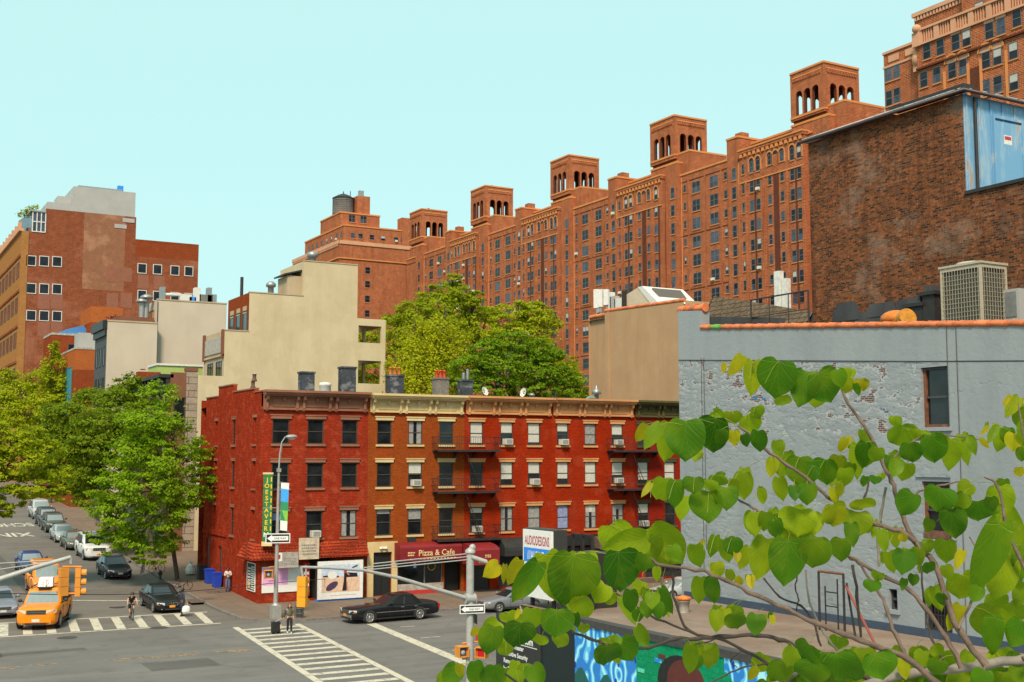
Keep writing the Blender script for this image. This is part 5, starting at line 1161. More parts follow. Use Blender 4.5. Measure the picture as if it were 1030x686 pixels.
for i, (u0, u1, z0, z1) in enumerate(gh):
    w_ = MB(); t = .1 if i < 3 else .05
    fm = RUSTF if i < 2 else DKG
    w_.box(FGW, u0, u0+t, -.28, -.12, z0, z1, fm); w_.box(FGW, u1-t, u1, -.28, -.12, z0, z1, DKG); w_.box(FGW, u0+t, u1-t, -.28, -.12, z1-t, z1, DKG); w_.box(FGW, u0+t, u1-t, -.28, -.12, z0, z0+t, fm); w_.box(FGW, u0+t, u1-t, -.28, -.14, (z0+z1)/2-.04, (z0+z1)/2+.04, DKG)
    o = w_.build('window', tg); p = MB(); p.quad(FGW(u0+t, -.22, z0+t), FGW(u1-t, -.22, z0+t), FGW(u1-t, -.22, z1-t), FGW(u0+t, -.22, z1-t), PANE); p.build('pane', o)
    s_ = MB(); s_.box(FGW, u0-.12, u1+.12, -.1, .1, z0-.14, z0-.003, GW); s_.build('sill', o)
    if i == 1:
        s_ = MB(); s_.box(FGW, u0-.2, u1+.25, .002, .07, z1+.15, z1+.3, GW); s_.box(FGW, u1+.1, u1+.25, .003, .07, z0, z1+.149, GW); s_.build('surround', o)
        s_ = MB(); s_.box(FGW, u0+.08, u1-.08, -.11, .06, z0+.02, z0+.28, MBRICK); s_.build('flower_box', o)
    if i == 2:
        s_ = MB()
        for k in range(9): s_.tube([FGW(u0+(u1-u0)*k/8, .03, z0), FGW(u0+(u1-u0)*k/8, .03, z1)], .02, IRON, 4)
        for k in range(5): s_.tube([FGW(u0, .03, z0+(z1-z0)*k/4), FGW(u1, .03, z0+(z1-z0)*k/4)], .02, IRON, 4)
        s_.box(FGW, u0+.2, u1-.1, .04, .45, z0, z0+.5, AC_W); s_.build('window_grille', o)
COP = plain('terracotta', (0.55, 0.15, 0.05), .55, var=.35, scale=1.6, obj=False); COPB = plain('terracotta_blue', (.05, .12, .5), .5, obj=False); COPG = plain('terracotta_green', (.12, .3, .05), .5, obj=False)
b = MB(); n = 33
for i in range(n):
    u0 = uc+(Lg-uc)*i/n; u1 = uc+(Lg-uc)*(i+1)/n; z0 = zt0+(zt1-zt0)*i/n; z1 = zt0+(zt1-zt0)*(i+1)/n
    mat = COPB if i in (24, 27) else COPG if i == 1 else COP
    b.tube([FGW(u0+.01, -.02, z0+.05), FGW(u1-.05, -.02, z1+.03)], .10, mat, 10); b.tube([FGW(u0+.01, -.25, z0+.07), FGW(u1-.05, -.25, z1+.05)], .13, mat, 10); b.tube([FGW(u1-.09, -.02, z1+.06), FGW(u1+.02, -.02, z1+.05)], .12, mat, 10)
for i in range(3):
    b.tube([FGW(-.15+i*.62, -.22, 16.78-.04*i), FGW(.42+i*.62, -.22, 16.75-.04*i)], .17, COP, 10); b.tube([FGW(.35+i*.62, -.22, 16.78-.04*i), FGW(.5+i*.62, -.22, 16.78-.04*i)], .2, COP, 10)
b.build('coping', tg)
# gable of weathered brick with the blue sheet metal shed and hipped metal roof
XB = 40.0
GAB = brick('brick_weathered', (0.42, 0.12, 0.036), (0.055, 0.026, 0.018), (0.17, 0.115, 0.08), w=.27, h=.1, ms=.018, blotch=.45, bmp=.9, patch=(0.34, 0.26, 0.21), patch_amt=.28, patch_scale=.3, streak=(0.03, 0.018, 0.014), streak_amt=.6)
tgb = thing('brick_gable_building', 'weathered dark brick gable building with hipped metal roof and blue sheet metal shed', 'building', (44, 36, 0))
ya, za = at_X(813, 141, XB).y, 25.0; yb_ = at_X(968, 96, XB).y; zlow2 = 20.75
FGB = Fr((XB, ya, 0), (0, -1, 0), (-1, 0, 0)); ub = ya-yb_
b = MB(); b.quad(FGB(0, 0, 0), FGB(ub, 0, 0), FGB(ub, 0, za), FGB(0, 0, za), GAB); b.quad(FGB(ub, 0, 0), FGB(ub+14, 0, 0), FGB(ub+14, 0, zlow2), FGB(ub, 0, zlow2), GAB)
b.box(FGB, ub-.02, ub+14, -.3, .08, zlow2, zlow2+.14, IRON); b.quad((XB, ya, 0), (XB+16, ya, 0), (XB+16, ya, za), (XB, ya, za), GAB)
b.quad((XB, yb_, 0), (XB+16, yb_, 0), (XB+16, yb_, 20.5), (XB, yb_, 20.5), GAB); b.quad((XB, yb_-14, zlow2-.3), (XB+16, yb_-14, zlow2-.3), (XB+16, yb_, zlow2-.3), (XB, yb_, zlow2-.3), TAR)
DARKP = stucco('tar_painted_wall', (0.045, 0.048, 0.055), (0.12, 0.12, 0.12), .5, .6, .8, .3)
b.box(FGB, 1.4, ub+6, .004, .06, 13, 16.5, DARKP); b.box(FGB, .05, 1.4, .004, .06, 13, 16.0, DARKP)
for i in range(22): u = 1.3+R.random()*10; b.box(FGB, u, u+R.uniform(.3, 1.6), .061, .07+.001*i, 16.2, 16.5+R.uniform(0, .75)*max(.1, 1-u/9), DARKP)
b.build('wall', tgb)
m_, nt_, b_ = _new('blue_sheet_rusty'); _n = noise(nt_, pos(nt_, (1.5, 1.5, .25)), 1.0, 6, .7); _n2 = noise(nt_, pos(nt_, (2.2, 2.2, .5)), .9, 7, .7)
_c = mixc(nt_, ramp(nt_, _n, .5, .72), (0.15, 0.33, 0.52), (0.40, 0.48, 0.52)); _c = mixc(nt_, ramp(nt_, _n2, .58, .64, 0, .9), _c, (0.26, 0.11, 0.035)); _c = mixc(nt_, ramp(nt_, _n2, .53, .57, 0, .4), _c, (0.5, .5, .45))
nt_.links.new(_c, b_.inputs['Base Color']); b_.inputs['Roughness'].default_value = .55; BLUES = m_
FBL = Fr((XB+.02, yb_-.02, 0), (1, 0, 0), (0, -1, 0)); b = MB()
b.box(FBL, 0, 16, -.1, 0, 20.4, za, BLUES)
for i in range(22): b.box(FBL, .1+i*.75, .17+i*.75, .001, .05, 20.5, za-.1, BLUES)
b.tube([FBL(.55, .12, 20.8), FBL(.55, .12, za-.1)], .07, IRON, 8)
dz = .05
b.box(FBL, 1.75, 3.45, .051, .11, 21.4, 24.1, BLUES)
for (p, q, r_, s2) in ((1.65, 1.75, 21.3, 24.2), (3.45, 3.55, 21.3, 24.2), (1.65, 3.55, 24.2, 24.32), (1.65, 3.55, 21.2, 21.3)): b.box(FBL, p, q, .051, .15, r_, s2, BLUES)
b.box(FBL, 2.3, 2.8, .111, .115, 23.15, 23.55, WHT); b.box(FBL, 2.35, 2.75, .116, .119, 23.35, 23.5, REDM)
b.build('metal_shed', tgb)
b = MB()
for i in range(4): b.box(FBL, 2.6, 3.5, .16+.16*i, .3+.16*i, 21.1-.16*i, 21.16-.16*i, BLUES)
b.tube([FBL(3.55, .5, 22.6), FBL(4.5, .5, 21.2)], .03, IRON, 5); b.build('steps', tgb)
METR = plain('standing_seam', (0.34, 0.34, 0.35), .4, metal=.35, var=.3, scale=1.2, obj=False)
b = MB(); ex = .35; ys_, ye = ya+ex, yb_-ex; xw, xe3 = XB-ex, XB+16; rz_ = za+.95
ridge0 = (XB+1.9, ya-3.2, rz_); ridge1 = (XB+1.9, yb_+1.5, rz_); ridge2 = (XB+16, yb_+1.5, rz_)
e0, e1, e2 = (xw, ys_, za+.1), (xw, ye, za+.1), (xe3, ye, za+.1)
b.quad(e0, e1, ridge1, ridge0, METR); b.quad(e1, e2, ridge2, ridge1, METR); b.add([e0, ridge0, (xe3, ys_, za+.1), (xe3, ya-3.2, rz_)], [(0, 2, 3, 1)], METR)
for i in range(17):
    k = (i+.5)/17; p = Vector(e0).lerp(Vector(e1), k); q = Vector(ridge0).lerp(Vector(ridge1), k); b.tube([p+Vector((0, 0, .03)), q+Vector((0, 0, .03))], .035, METR, 4)
    p = Vector(e1).lerp(Vector(e2), k); q = Vector(ridge1).lerp(Vector(ridge2), k); b.tube([p+Vector((0, 0, .03)), q+Vector((0, 0, .03))], .035, METR, 4)
b.tube([Vector(e0)+Vector((0, 0, -.06)), Vector(e1)+Vector((0, 0, -.06)), Vector(e2)+Vector((0, 0, -.06))], .085, plain('gutter_brown', (.05, .03, .028), .5, obj=False), 8)
b.box(W0, XB+1.6, XB+2.2, yb_+1.2, ya-3.6, rz_-.1, rz_+.1, IRON); b.build('roof', tgb)
# roof clutter on the grey building
tc2 = thing('condenser_unit', 'large beige air conditioning condenser with wire grilles on the grey building roof', 'condenser', (36, 29, 14.4))
BEIGE = plain('beige_metal', (.40, .345, .26), .5, var=.08, obj=False)
cx0, cx1, cy0, cy1, cz0, cz1 = 35.2, 36.6, 28.35, 30.15, 14.35, 16.9
b = MB()
for (x, y) in ((cx0, cy0), (cx0, cy1-.09), (cx1-.09, cy0), (cx1-.09, cy1-.09)): b.box(W0, x, x+.09, y, y+.09, cz0, cz1, BEIGE)
for z in (cz0+.1, cz1-.14): b.box(W0, cx0+.001, cx1-.001, cy0+.001, cy1-.001, z, z+.14, BEIGE)
b.box(W0, cx0-.04, cx1+.04, cy0-.04, cy1+.04, cz1, cz1+.08, BEIGE); b.lathe(((cx0+cx1)/2, (cy0+cy1)/2, cz1+.08), [(.6, 0), (.56, .09), (.5, .1)], BEIGE, 20); b.build('casing', tc2)
b = MB(); b.box(W0, cx0+.1, cx1-.1, cy0+.1, cy1-.1, cz0+.2, cz1-.15, plain('coil_dark', (.06, .06, .045), .7, obj=False)); b.build('coil', tc2)
b = MB()
for i in range(13): y = cy0+.12+i*.125; b.box(W0, cx0-.012, cx0-.002, y, y+.015, cz0+.24, cz1-.14, BEIGE)
for i in range(12): z = cz0+.35+i*.17; b.box(W0, cx0-.018, cx0-.003, cy0+.09, cy1-.09, z, z+.012, BEIGE); b.box(W0, cx0+.09, cx1-.09, cy0-.018, cy0-.003, z, z+.012, BEIGE)
for i in range(9): x = cx0+.14+i*.14; b.box(W0, x, x+.015, cy0-.012, cy0-.002, cz0+.24, cz1-.14, BEIGE)
b.build('grille', tc2)
b = MB(); q = at_X(890, 325, 35.0); OR = plain('orange_plastic', (.62, .17, .02), .5, var=.25, obj=False)
b.ball((35.0, q.y-.5, 15.28), .42, OR, sq=(1, 1.5, .75)); b.ball((35.1, q.y-.2, 15.2), .36, OR, sq=(1, 1.2, .8)); single(b, 'sack', 'crumpled orange sack behind the terracotta coping', 'sack', (35, q.y-.5, 14.6))
q = at_X(904, 320, 35.0); b = MB(); b.tube([(35.2, q.y+.5, 14.95), (34.9, q.y-.55, 15.25)], [.38, .36], plain('barrel_ochre', (.48, .20, .02), .5, var=.25, obj=False), 14); b.tube([(35.17, q.y+.4, 14.98), (35.15, q.y+.33, 15.0)], .4, OR, 14); single(b, 'barrel', 'ochre barrel lying tilted beside the orange sack', 'barrel', (35, q.y, 14.6))
q = at_X(1019, 318, 36.5); b = MB(); b.box(W0, 36.4, 36.8, q.y-.35, q.y+.3, 14.6, 16.0, GREYM); b.box(W0, 36.37, 36.4, q.y-.25, q.y+.2, 15.0, 15.9, GALV); b.tube([(36.5, q.y+.5, 14.2), (36.5, q.y+.5, 15.7)], .05, GALV); single(b, 'electric_box', 'grey electrical box right of the condenser', 'electrical box', (36.5, q.y, 14.2))
for px_, z0, z1, w_ in ((919, 14.5, 16.6, .9), (934, 14.5, 17.0, .6)):
    q = at_X(px_, 312, 38.6); b = MB(); b.box(W0, 38.6, 39.5, q.y-w_/2, q.y+w_/2, z0, z1-.4, IRON); b.box(W0, 38.5, 39.6, q.y-w_/2-.1, q.y+w_/2+.1, z1-.4, z1-.25, IRON); b.box(W0, 38.6, 39.5, q.y-w_/2+.1, q.y+w_/2-.1, z1-.25, z1, DKG); single(b, 'roof_stack', 'square black roof stack, the shorter one on the left' if px_ == 919 else 'taller black roof stack against the brick gable', 'roof stack', (39, q.y, z0))
# shingle roof and railing left of the gable
SHIN = brick('roof_shingle', (0.19, 0.14, 0.095), (0.14, 0.105, 0.075), (0.07, 0.055, 0.04), w=.35, h=.22, ms=.03, blotch=.35, bmp=.6)
t = thing('shingle_roof', 'low brown shingle lean-to roof with black flashing behind the grey wall', 'roof', (38, 41, 14.6)); b = MB()
q0 = at_X(708, 299.5, 35.3); q1 = at_X(818, 313.5, 35.3); q0.y = min(q0.y, 43.3)
b.quad((34.1, q0.y, 15.2), (34.1, q1.y, 14.6), (35.3, q1.y, q1.z), (35.3, q0.y, q0.z), SHIN); b.quad((35.3, q0.y, 14), (35.3, q1.y, 14), (35.3, q1.y, q1.z), (35.3, q0.y, q0.z), DARKP); b.build('slope', t)
b = MB(); b.quad((34.0, q0.y, 15.9+.55), (34.0, q1.y+.3, 15.75), (34.0, q1.y+.3, 13.9), (34.0, q0.y, 13.9), DARKP); b.quad((34.1, q0.y, 13.9), (35.3, q0.y, 13.9), (35.3, q0.y, q0.z), (34.1, q0.y, 15.9), DARKP); b.build('flashing', t)
t = thing('roof_railing', 'black steel pipe railing on the grey building roof', 'railing', (37, 41, 14.6))
xr_ = 33.97; y0_, y1_ = at_X(755, 300, xr_).y, at_X(813, 300, xr_).y; zr0 = at_X(784, 297, xr_).z; b = MB()
for i in range(4): y = y0_+(y1_-y0_)*i/3; b.tube([(xr_, y, 14.5), (xr_, y, zr0)], .04 if i in (0, 3) else .022, IRON, 6); b.build('post', t); b = MB()
b = MB()
for z in (zr0, zr0-.75): b.tube([(xr_, y0_, z), (xr_, y1_, z)], .035 if z == zr0 else .02, IRON, 6)
b.build('rail', t)
q = at_X(783, 300, 39.5); b = MB(); b.box(W0, 39.4, 39.7, q.y-.18, q.y+.18, 15, 19.0, WHT); b.box(W0, 39.5, 39.8, q.y-.55, q.y-.25, 15, 18.6, WHT); single(b, 'antenna_panel', 'white antenna panels on the shingle roof behind the black railing', 'antenna', (39.5, q.y, 15))
# ---- tan rendered building at the end of the row
XT = 61.75; TAN = stucco('tan_render', (0.43, 0.275, 0.16), (0.28, 0.165, 0.095), .5, .55, .9, .15, patch=(.40, .26, .15))
tt = thing('tan_building', 'tan rendered building with orange tiled wall edge beside the crimson end of the row', 'building', (66, 88, 0))
b = MB(); ytf = at_X(592, 318, XT).y; ypil = at_X(613, 310, XT).y; ypr = at_X(684, 303, XT).y; FT = Fr((XT, ytf, 0), (0, -1, 0), (-1, 0, 0))
zf = at_X(592, 320, XT).z; zl_ = at_X(615, 312, XT).z; zr_ = at_X(684, 303, XT).z; Lt = ytf-YF
up = ytf-ypil
b.quad(FT(0, -.25, 0), FT(up-.8, -.25, 0), FT(up-.8, -.25, zf), FT(0, -.25, zf), TAN); b.quad(FT(up-.8, 0, 0), FT(Lt, 0, 0), FT(Lt, 0, zr_), FT(up-.8, 0, zl_), TAN); b.box(FT, up-.2, up, .002, .14, 0, zl_-.1, TAN); b.box(FT, up-.8, up-.79, -.26, 0, 0, zf+.6, TAN)
b.quad((XT, YF-.2, 0), (XT+10, YF-.2, 0), (XT+10, YF-.2, zr_), (XT, YF-.2, zr_), TAN); b.quad((XT, ytf, 0), (XT+10, ytf, 0), (XT+10, ytf, zf), (XT, ytf, zf), TAN)
b.quad((XT, YF-.2, zr_-.3), (XT+10, YF-.2, zr_-.3), (XT+10, ytf, zf-.3), (XT, ytf, zf-.3), TAR); b.build('wall', tt)
b = MB(); b.tube([FT(-.1, -.25, zf+.08), FT(up-.8, -.25, zf+.08)], .2, COP, 8); b.build('coping', tt); b = MB(); b.tube([FT(up-.8, -.1, zl_+.05), FT(Lt, -.1, zr_+.05)], .18, COP, 8); b.build('coping', tt)
b = MB(); ys2 = at_X(650, 300, XT+1.5).y; k0 = at_X(630, 305, XT+1.5).y; k1 = at_X(668, 300, XT+1.5).y; zt2 = at_X(640, 290, XT+1.5).z
P = [(XT+1.5, k0, zr_-1), (XT+1.5, k0, zt2-.4), (XT+1.5, (k0*.7+k1*.3), zt2), (XT+1.5, k1, zr_-.2), (XT+1.5, k1, zr_-1)]
b.prism(P, (4.5, 0, 0), plain('skylight_cream', (.55, .45, .33), .6, obj=False)); b.prism([(XT+1.45, k0*.68+k1*.32, zt2+.08), (XT+1.45, k0*.55+k1*.45, zt2+.08), (XT+1.45, k1+.2, zr_+.1), (XT+1.45, k1+1.4, zr_+.1)], (4.6, 0, 0), WHT)
b.build('skylight', tt)
b = MB(); u0 = (k0+k1)/2
zq = (zt2+zr_)/2; b.prism([(XT+2.2, k0*.5+k1*.5, zt2-.25), (XT+2.2, k0*.46+k1*.54, zt2-.1), (XT+2.2, k1+.8, zr_+.35), (XT+2.2, k1+1.3, zr_+.2)], (3.2, 0, 0), plain('skylight_glass', (.10, .07, .05), .2, obj=False)); b.build('skylight_glass', tt)
for i, (px_, h0, h1, w_, lab) in enumerate(((600, 313, 291, .5, 'tall white antenna panel at the far left edge of the tan building roof'), (604.5, 312, 291, .45, 'second white antenna panel from the left on the tan building roof'), (610, 310, 291, .5, 'third white antenna panel beside the grey equipment boxes'))):
    x = XT+.8+.2*i; q = at_X(px_, h0, x); z1 = at_X(px_, h1, x).z; b = MB(); F_ = Fr((x, q.y, 0), (.5, -.86, 0), (-.86, -.5, 0)); b.box(F_, -w_/2, w_/2, -.2, .12, q.z+.3, z1, WHT); b.tube([(x, q.y, zf-.4), (x, q.y, z1-.2)], .06, GALV); single(b, 'antenna_panel', lab, 'antenna', (x, q.y, zf), 'white antenna panels on the tan roof')
t = thing('equipment_box', 'grey telecom cabinets between the antennas and the cream skylight', 'equipment box', (XT+1, 92, zf)); b = MB()
for (px_, w_, y0, y1, mm) in ((617, .9, 310, 298, GREYM), (622.5, 1.2, 309, 300, WHT), (614, .4, 309, 294, WHT), (627, .25, 306, 292, IRON)):
    q = at_X(px_, y0, XT+1.2); b.box(W0, XT+1.1, XT+1.6, q.y-w_/2, q.y+w_/2, q.z-.8, at_X(px_, y1, XT+1.2).z, mm)
b.build('cabinet', t)
b = MB(); q = at_Y(597, 386, 86); b.tube([(q.x-.9, 86, 14.0), (q.x-.9, 86, 14.9), (q.x-.5, 86, 15.1), (q.x+.1, 86, 15.1)], .12, plain('copper_green', (.12, .28, .26), .6, obj=False), 8); b.lathe((q.x+.3, 86, 14.2), [(.2, 0), (.2, 1.2), (.42, 1.25), (.3, 1.6), (.12, 1.7), (.1, 2.0)], GALV, 12); single(b, 'roof_vent', 'green bent pipe and metal turbine vent beside the tan wall', 'roof vent', (q.x, 86, 14))

# ---- one storey shop with the mural, its roof terrace and signs
XM = 25.4; cM = at_X(578, 622, XM); ZR = cM.z; YM = cM.y
ts = thing('mural_shop', 'one storey shop with a painted blue and green mural wall and a dusty flat roof', 'building', (29.5, 34, 0))
def mural_blue():
    m, nt, b = _new('mural_blue'); P = pos(nt, (1, 1, .8))
    nz = noise(nt, P, .75, 1.5); v = nd(nt, 'ShaderNodeMath', operation='PINGPONG'); v.inputs[1].default_value = .07; nt.links.new(nz, v.inputs[0]); v = nd(nt, 'ShaderNodeMath', operation='MULTIPLY'); v.inputs[1].default_value = 14.3; nt.links.new(nt.nodes['Math'].outputs[0], v.inputs[0])
    c = mixc(nt, ramp(nt, v.outputs[0], .35, .5), (0.02, 0.20, 0.62), (0.10, 0.50, 0.85)); c = mixc(nt, ramp(nt, v.outputs[0], .72, .8), c, (0.40, 0.80, 0.92)); 
    vo = nd(nt, 'ShaderNodeTexVoronoi'); vo.inputs['Scale'].default_value = 1.6; nt.links.new(pos(nt, (1, 1.2, .7)), vo.inputs['Vector']); c = mixc(nt, ramp(nt, vo.outputs['Distance'], .16, .13), c, (0.008, 0.03, 0.40))
    nt.links.new(c, b.inputs['Base Color']); b.inputs['Roughness'].default_value = .6; return m
MBL = mural_blue(); MGR = brick('mural_green', (0.015, 0.30, 0.14), (0.012, 0.26, 0.12), (0.01, 0.22, 0.10), w=.4, h=.2, ms=.012, blotch=.15, bmp=.2)
RUB = plain('roof_edge_rubber', (.05, .047, .047), .8, var=.25, obj=False)
m_, nt_, b_ = _new('terrace_dust'); _n = noise(nt_, pos(nt_), .45, 7, .65); _n2 = noise(nt_, pos(nt_), 2.5, 5, .7)
_c = mixc(nt_, ramp(nt_, _n, .4, .62), (.17, .115, .085), (.235, .175, .135)); _c = mixc(nt_, ramp(nt_, _n2, .56, .66, 0, .6), _c, (.32, .10, .035)); _c = mixc(nt_, ramp(nt_, _n2, .30, .36, .5, 0), _c, (.34, .31, .28))
nt_.links.new(_c, b_.inputs['Base Color']); b_.inputs['Roughness'].default_value = .9; DUST = m_
FM = Fr((XM, YM, 0), (0, -1, 0), (-1, 0, 0)); b = MB()
def mu(px_): return YM-at_X(px_, 650, XM).y
ug = mu(640); ug2 = mu(728)
b.quad(FM(0, 0, 0), FM(ug, 0, 0), FM(ug, 0, ZR-.2), FM(0, 0, ZR-.2), MBL); b.quad(FM(ug, 0, 0), FM(ug2, 0, 0), FM(ug2, 0, ZR-.2), FM(ug, 0, ZR-.2), MGR); b.quad(FM(ug2, 0, 0), FM(22, 0, 0), FM(22, 0, ZR-.2), FM(ug2, 0, ZR-.2), MBL)
MBR = plain('mural_brown', (.10, .02, .015), .6, obj=False); MOR = plain('mural_orange', (.75, .22, .05), .6, obj=False); MPK = plain('mural_pink', (.70, .03, .12), .6, obj=False)
c0 = mu(684); zc0 = at_X(684, 682, XM).z
def blob(uu, zz, ru, rz2, mat, d): b.poly([FM(uu+ru*cos(2*pi*i/22), d, zz+rz2*sin(2*pi*i/22)) for i in range(22)], mat)
blob(c0, zc0-.2, 1.3, .95, BLACK, .004); blob(c0+.3, zc0-.15, 1.05, .8, MBR, .008); blob(c0-.1, zc0-.75, .7, .6, MOR, .012); blob(c0+.55, zc0-.95, .7, .5, MPK, .016); blob(c0+2.2, zc0+.1, .6, .5, MGR, .02)
for (px_, py_, mm) in ((666, 660, MBR), (662, 664, MBL), (645, 674, plain('mural_mint', (.1, .55, .4), .6, obj=False))): q = at_X(px_, py_, XM); b.box(FM, YM-q.y-.2, YM-q.y+.2, .004, .02, q.z-.08, q.z+.06, mm)
b.poly([FM(.0+i*.25, .006, max(.3, zc0-.9+.35*sin(i*.9))) for i in range(15)]+[FM(3.5, .006, 0), FM(0, .006, 0)], plain('mural_deep_green', (.01, .10, .09), .6, obj=False))
b.quad((XM, YM-22, 0), (XG, YM-22, 0), (XG, YM-22, ZR), (XM, YM-22, ZR), GREYB); b.build('wall', ts)
b = MB(); yr = at_z(640, 603, ZR).y+1.0
b.quad((XM+.35, YM-22, ZR-.001), (XG-.01, YM-22, ZR-.001), (XG-.01, yr, ZR-.001), (XM+.35, yr, ZR-.001), DUST); b.quad((XM+.35, yr, 0), (XG-.01, yr, 0), (XG-.01, yr, ZR), (XM+.35, yr, ZR), WHITEW); b.build('roof', ts)
b = MB(); b.box(FM, -.02, 22, -.4, .06, ZR-.2, ZR+.06, RUB); b.box(Fr((XG, YG0, 0), (0, -1, 0), (-1, 0, 0)), .3, 22, .003, .1, ZR+.002, ZR+.28, plain('skirting_navy', (.04, .06, .10), .7, obj=False)); b.build('roof_edge', ts)
yt1 = at_X(545, 670, XM+.15).y; yt2 = at_X(500, 655, XM+.15).y; zk = at_X(520, 633, XM+.15).z
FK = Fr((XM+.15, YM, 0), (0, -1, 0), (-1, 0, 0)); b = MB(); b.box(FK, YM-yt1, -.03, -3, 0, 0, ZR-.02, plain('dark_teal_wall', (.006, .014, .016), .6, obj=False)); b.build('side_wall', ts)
tx = thing('shop_wall_sign', 'black wall panel with rows of white lettering beside the mural', 'sign', (XM, yt1, 0)); b = MB(); b.box(FK, YM-yt2, YM-yt1-.02, -.4, .05, .25, zk+.5, plain('panel_charcoal', (.022, .022, .024), .5, obj=False)); b.build('panel', tx)
b = MB(); zt3 = at_X(530, 652, XM).z; ut = YM-(yt1+yt2)/2-.3
for i, (l, sz) in enumerate((('Custom', .42), ('Home Theater', .27), ('Automotive Security', .27), ('Remote Starters', .27), ('Radar Detectors Video', .27), ('Installations', .27))): b.text(FK, l, sz, ut+(.9 if i == 0 else 0), zt3+.12-i*.33, .056, WL, bold=.03)
b.box(FK, ut, ut+1.9, .052, .056, zt3+.02, zt3+.05, WL); b.build('lettering', tx)
q0 = at_X(526, 530, 25.8); q1 = at_X(554.5, 537, 25.8); FA = Fr((25.8, q0.y, 0), (0, -1, 0), (-1, 0, 0)); ua = q0.y-q1.y; zt4 = (q0.z+q1.z)/2
ta = thing('shop_sign', 'white box sign with red and blue audio shop lettering standing on the shop roof', 'sign', (26.3, q1.y, ZR))
b = MB(); b.box(FA, 0, ua, -.1, 0, ZR+.4, zt4, WHITE); b.build('panel', ta); b = MB(); b.box(FA, -.04, ua+.04, -.75, -.101, ZR+.4, zt4+.05, plain('sign_housing', (.03, .03, .03), .6, obj=False))
b.tube([(26.1, q0.y-.3, ZR-.5), (26.1, q0.y-.3, ZR+.5)], .1, IRON); b.tube([(26.1, q1.y+.3, ZR-.5), (26.1, q1.y+.3, ZR+.5)], .1, IRON); b.build('housing', ta)
b = MB(); REDL = plain('letter_red', (.42, .03, .07), .5, obj=False); b.text(FA, 'AUDIODESIGNS', .54, ua/2, zt4-.62, .006, REDL, sx=.52, bold=.015)
b.box(FA, .08, ua-.08, .002, .006, zt4-1.34, zt4-.75, BLUEM); b.text(FA, '///ALPINE', .5, ua/2-.1, zt4-1.22, .01, WL, sx=.68, bold=.01)
for i, l in enumerate(('Your Mobile Navigation', 'Professional Installation', 'Audio Video')): b.text(FA, l, .21, .18, zt4-1.62-i*.36, .006, GL, align='LEFT', sx=.8)
b.build('lettering', ta)
tfz = thing('steel_frame', 'black steel frame standing behind the white audio shop sign', 'frame', (27.5, 41.5, ZR)); b = MB(); xx = 27.4; 
fy0, fy1 = at_X(576, 545, xx).y, at_X(596, 545, xx).y; ztf = at_X(585, 537, xx).z
for y in (fy0, (fy0+fy1)/2, fy1): b.box(W0, xx-.06, xx+.06, y-.06, y+.06, ZR, ztf, IRON)
for z in (ztf, ztf-1.0, ztf-1.7): b.box(W0, xx-.05, xx+.05, fy1, fy0, z-.07, z, IRON)
b.box(W0, xx+.2, xx+1.4, fy1+.3, fy0+.3, ZR, ztf-.8, IRON); b.build('frame', tfz)
tl = thing('timber_barrier', 'long timber beam on thin legs along the far edge of the shop roof', 'barrier', (29, yr-1, ZR)); b = MB(); yb2 = yr-.6
b.box(W0, XM+1.2, XG-.6, yb2, yb2+.35, ZR+.62, ZR+.85, plain('timber_dark', (.12, .075, .05), .8, var=.3, obj=False)); b.build('beam', tl)
b = MB()
for i in range(7): x = XM+1.5+i*1.0; b = MB(); b.tube([(x, yb2+.15, ZR), (x, yb2+.15, ZR+.63)], .03, IRON, 5); b.build('leg', tl)
for x in (XM+2.0, XM+3.6): b = MB(); b.tube([(x, yb2-.9, ZR), (x-.5, yb2+.1, ZR+.63)], .05, IRON, 5); b.build('brace', tl)
q = at_z(688, 616, ZR); tb2 = thing('bucket', 'grey bucket with an orange lid by the foot of the grey wall', 'bucket', (q.x, q.y, ZR)); b = MB(); b.lathe((q.x, q.y, ZR), [(.2, 0), (.24, .42), (.26, .43), (.26, .47)], GREYB, 14); b.build('body', tb2); b = MB(); b.lathe((q.x, q.y, ZR+.47), [(.2, 0), (.3, .05), (.3, .14), (.1, .2)], OR, 14); b.build('lid', tb2)
tq2 = thing('gate_frame', 'tall black steel gate frame with a rusty red brace standing on the shop roof', 'frame', (31, 33, ZR)); b = MB()
g0 = at_X(825, 642, 31.5); g1 = at_X(850, 645, 31.5); zg = at_X(837, 576, 31.5).z
for y in (g0.y, g1.y): b.tube([(31.5, y, ZR), (31.5, y, zg)], .045, IRON, 6)
b.tube([(31.5, g0.y, zg), (31.5, g1.y, zg)], .05, RUSTF, 6)
for (k, z) in ((.25, 1.6), (.75, 1.9)): b.tube([(31.5, g0.y*(1-k)+g1.y*k, ZR), (31.5, g0.y*(1-k)+g1.y*k, ZR+z)], .03, IRON, 5)
for z in (.9, 1.4): b.tube([(31.5, g0.y*.75+g1.y*.25, ZR+z), (31.5, g0.y*.25+g1.y*.75, ZR+z)], .025, IRON, 5)
b.build('frame', tq2); b = MB(); b.tube([(31.5, g1.y-.1, zg-.4), (30.5, g1.y-2.4, ZR)], .05, plain('rusty_red', (.22, .05, .03), .7, obj=False), 6); b.tube([(31.5, g1.y-.15, zg-.3), (31.4, g1.y-.6, ZR)], .04, IRON, 6); b.build('brace', tq2)
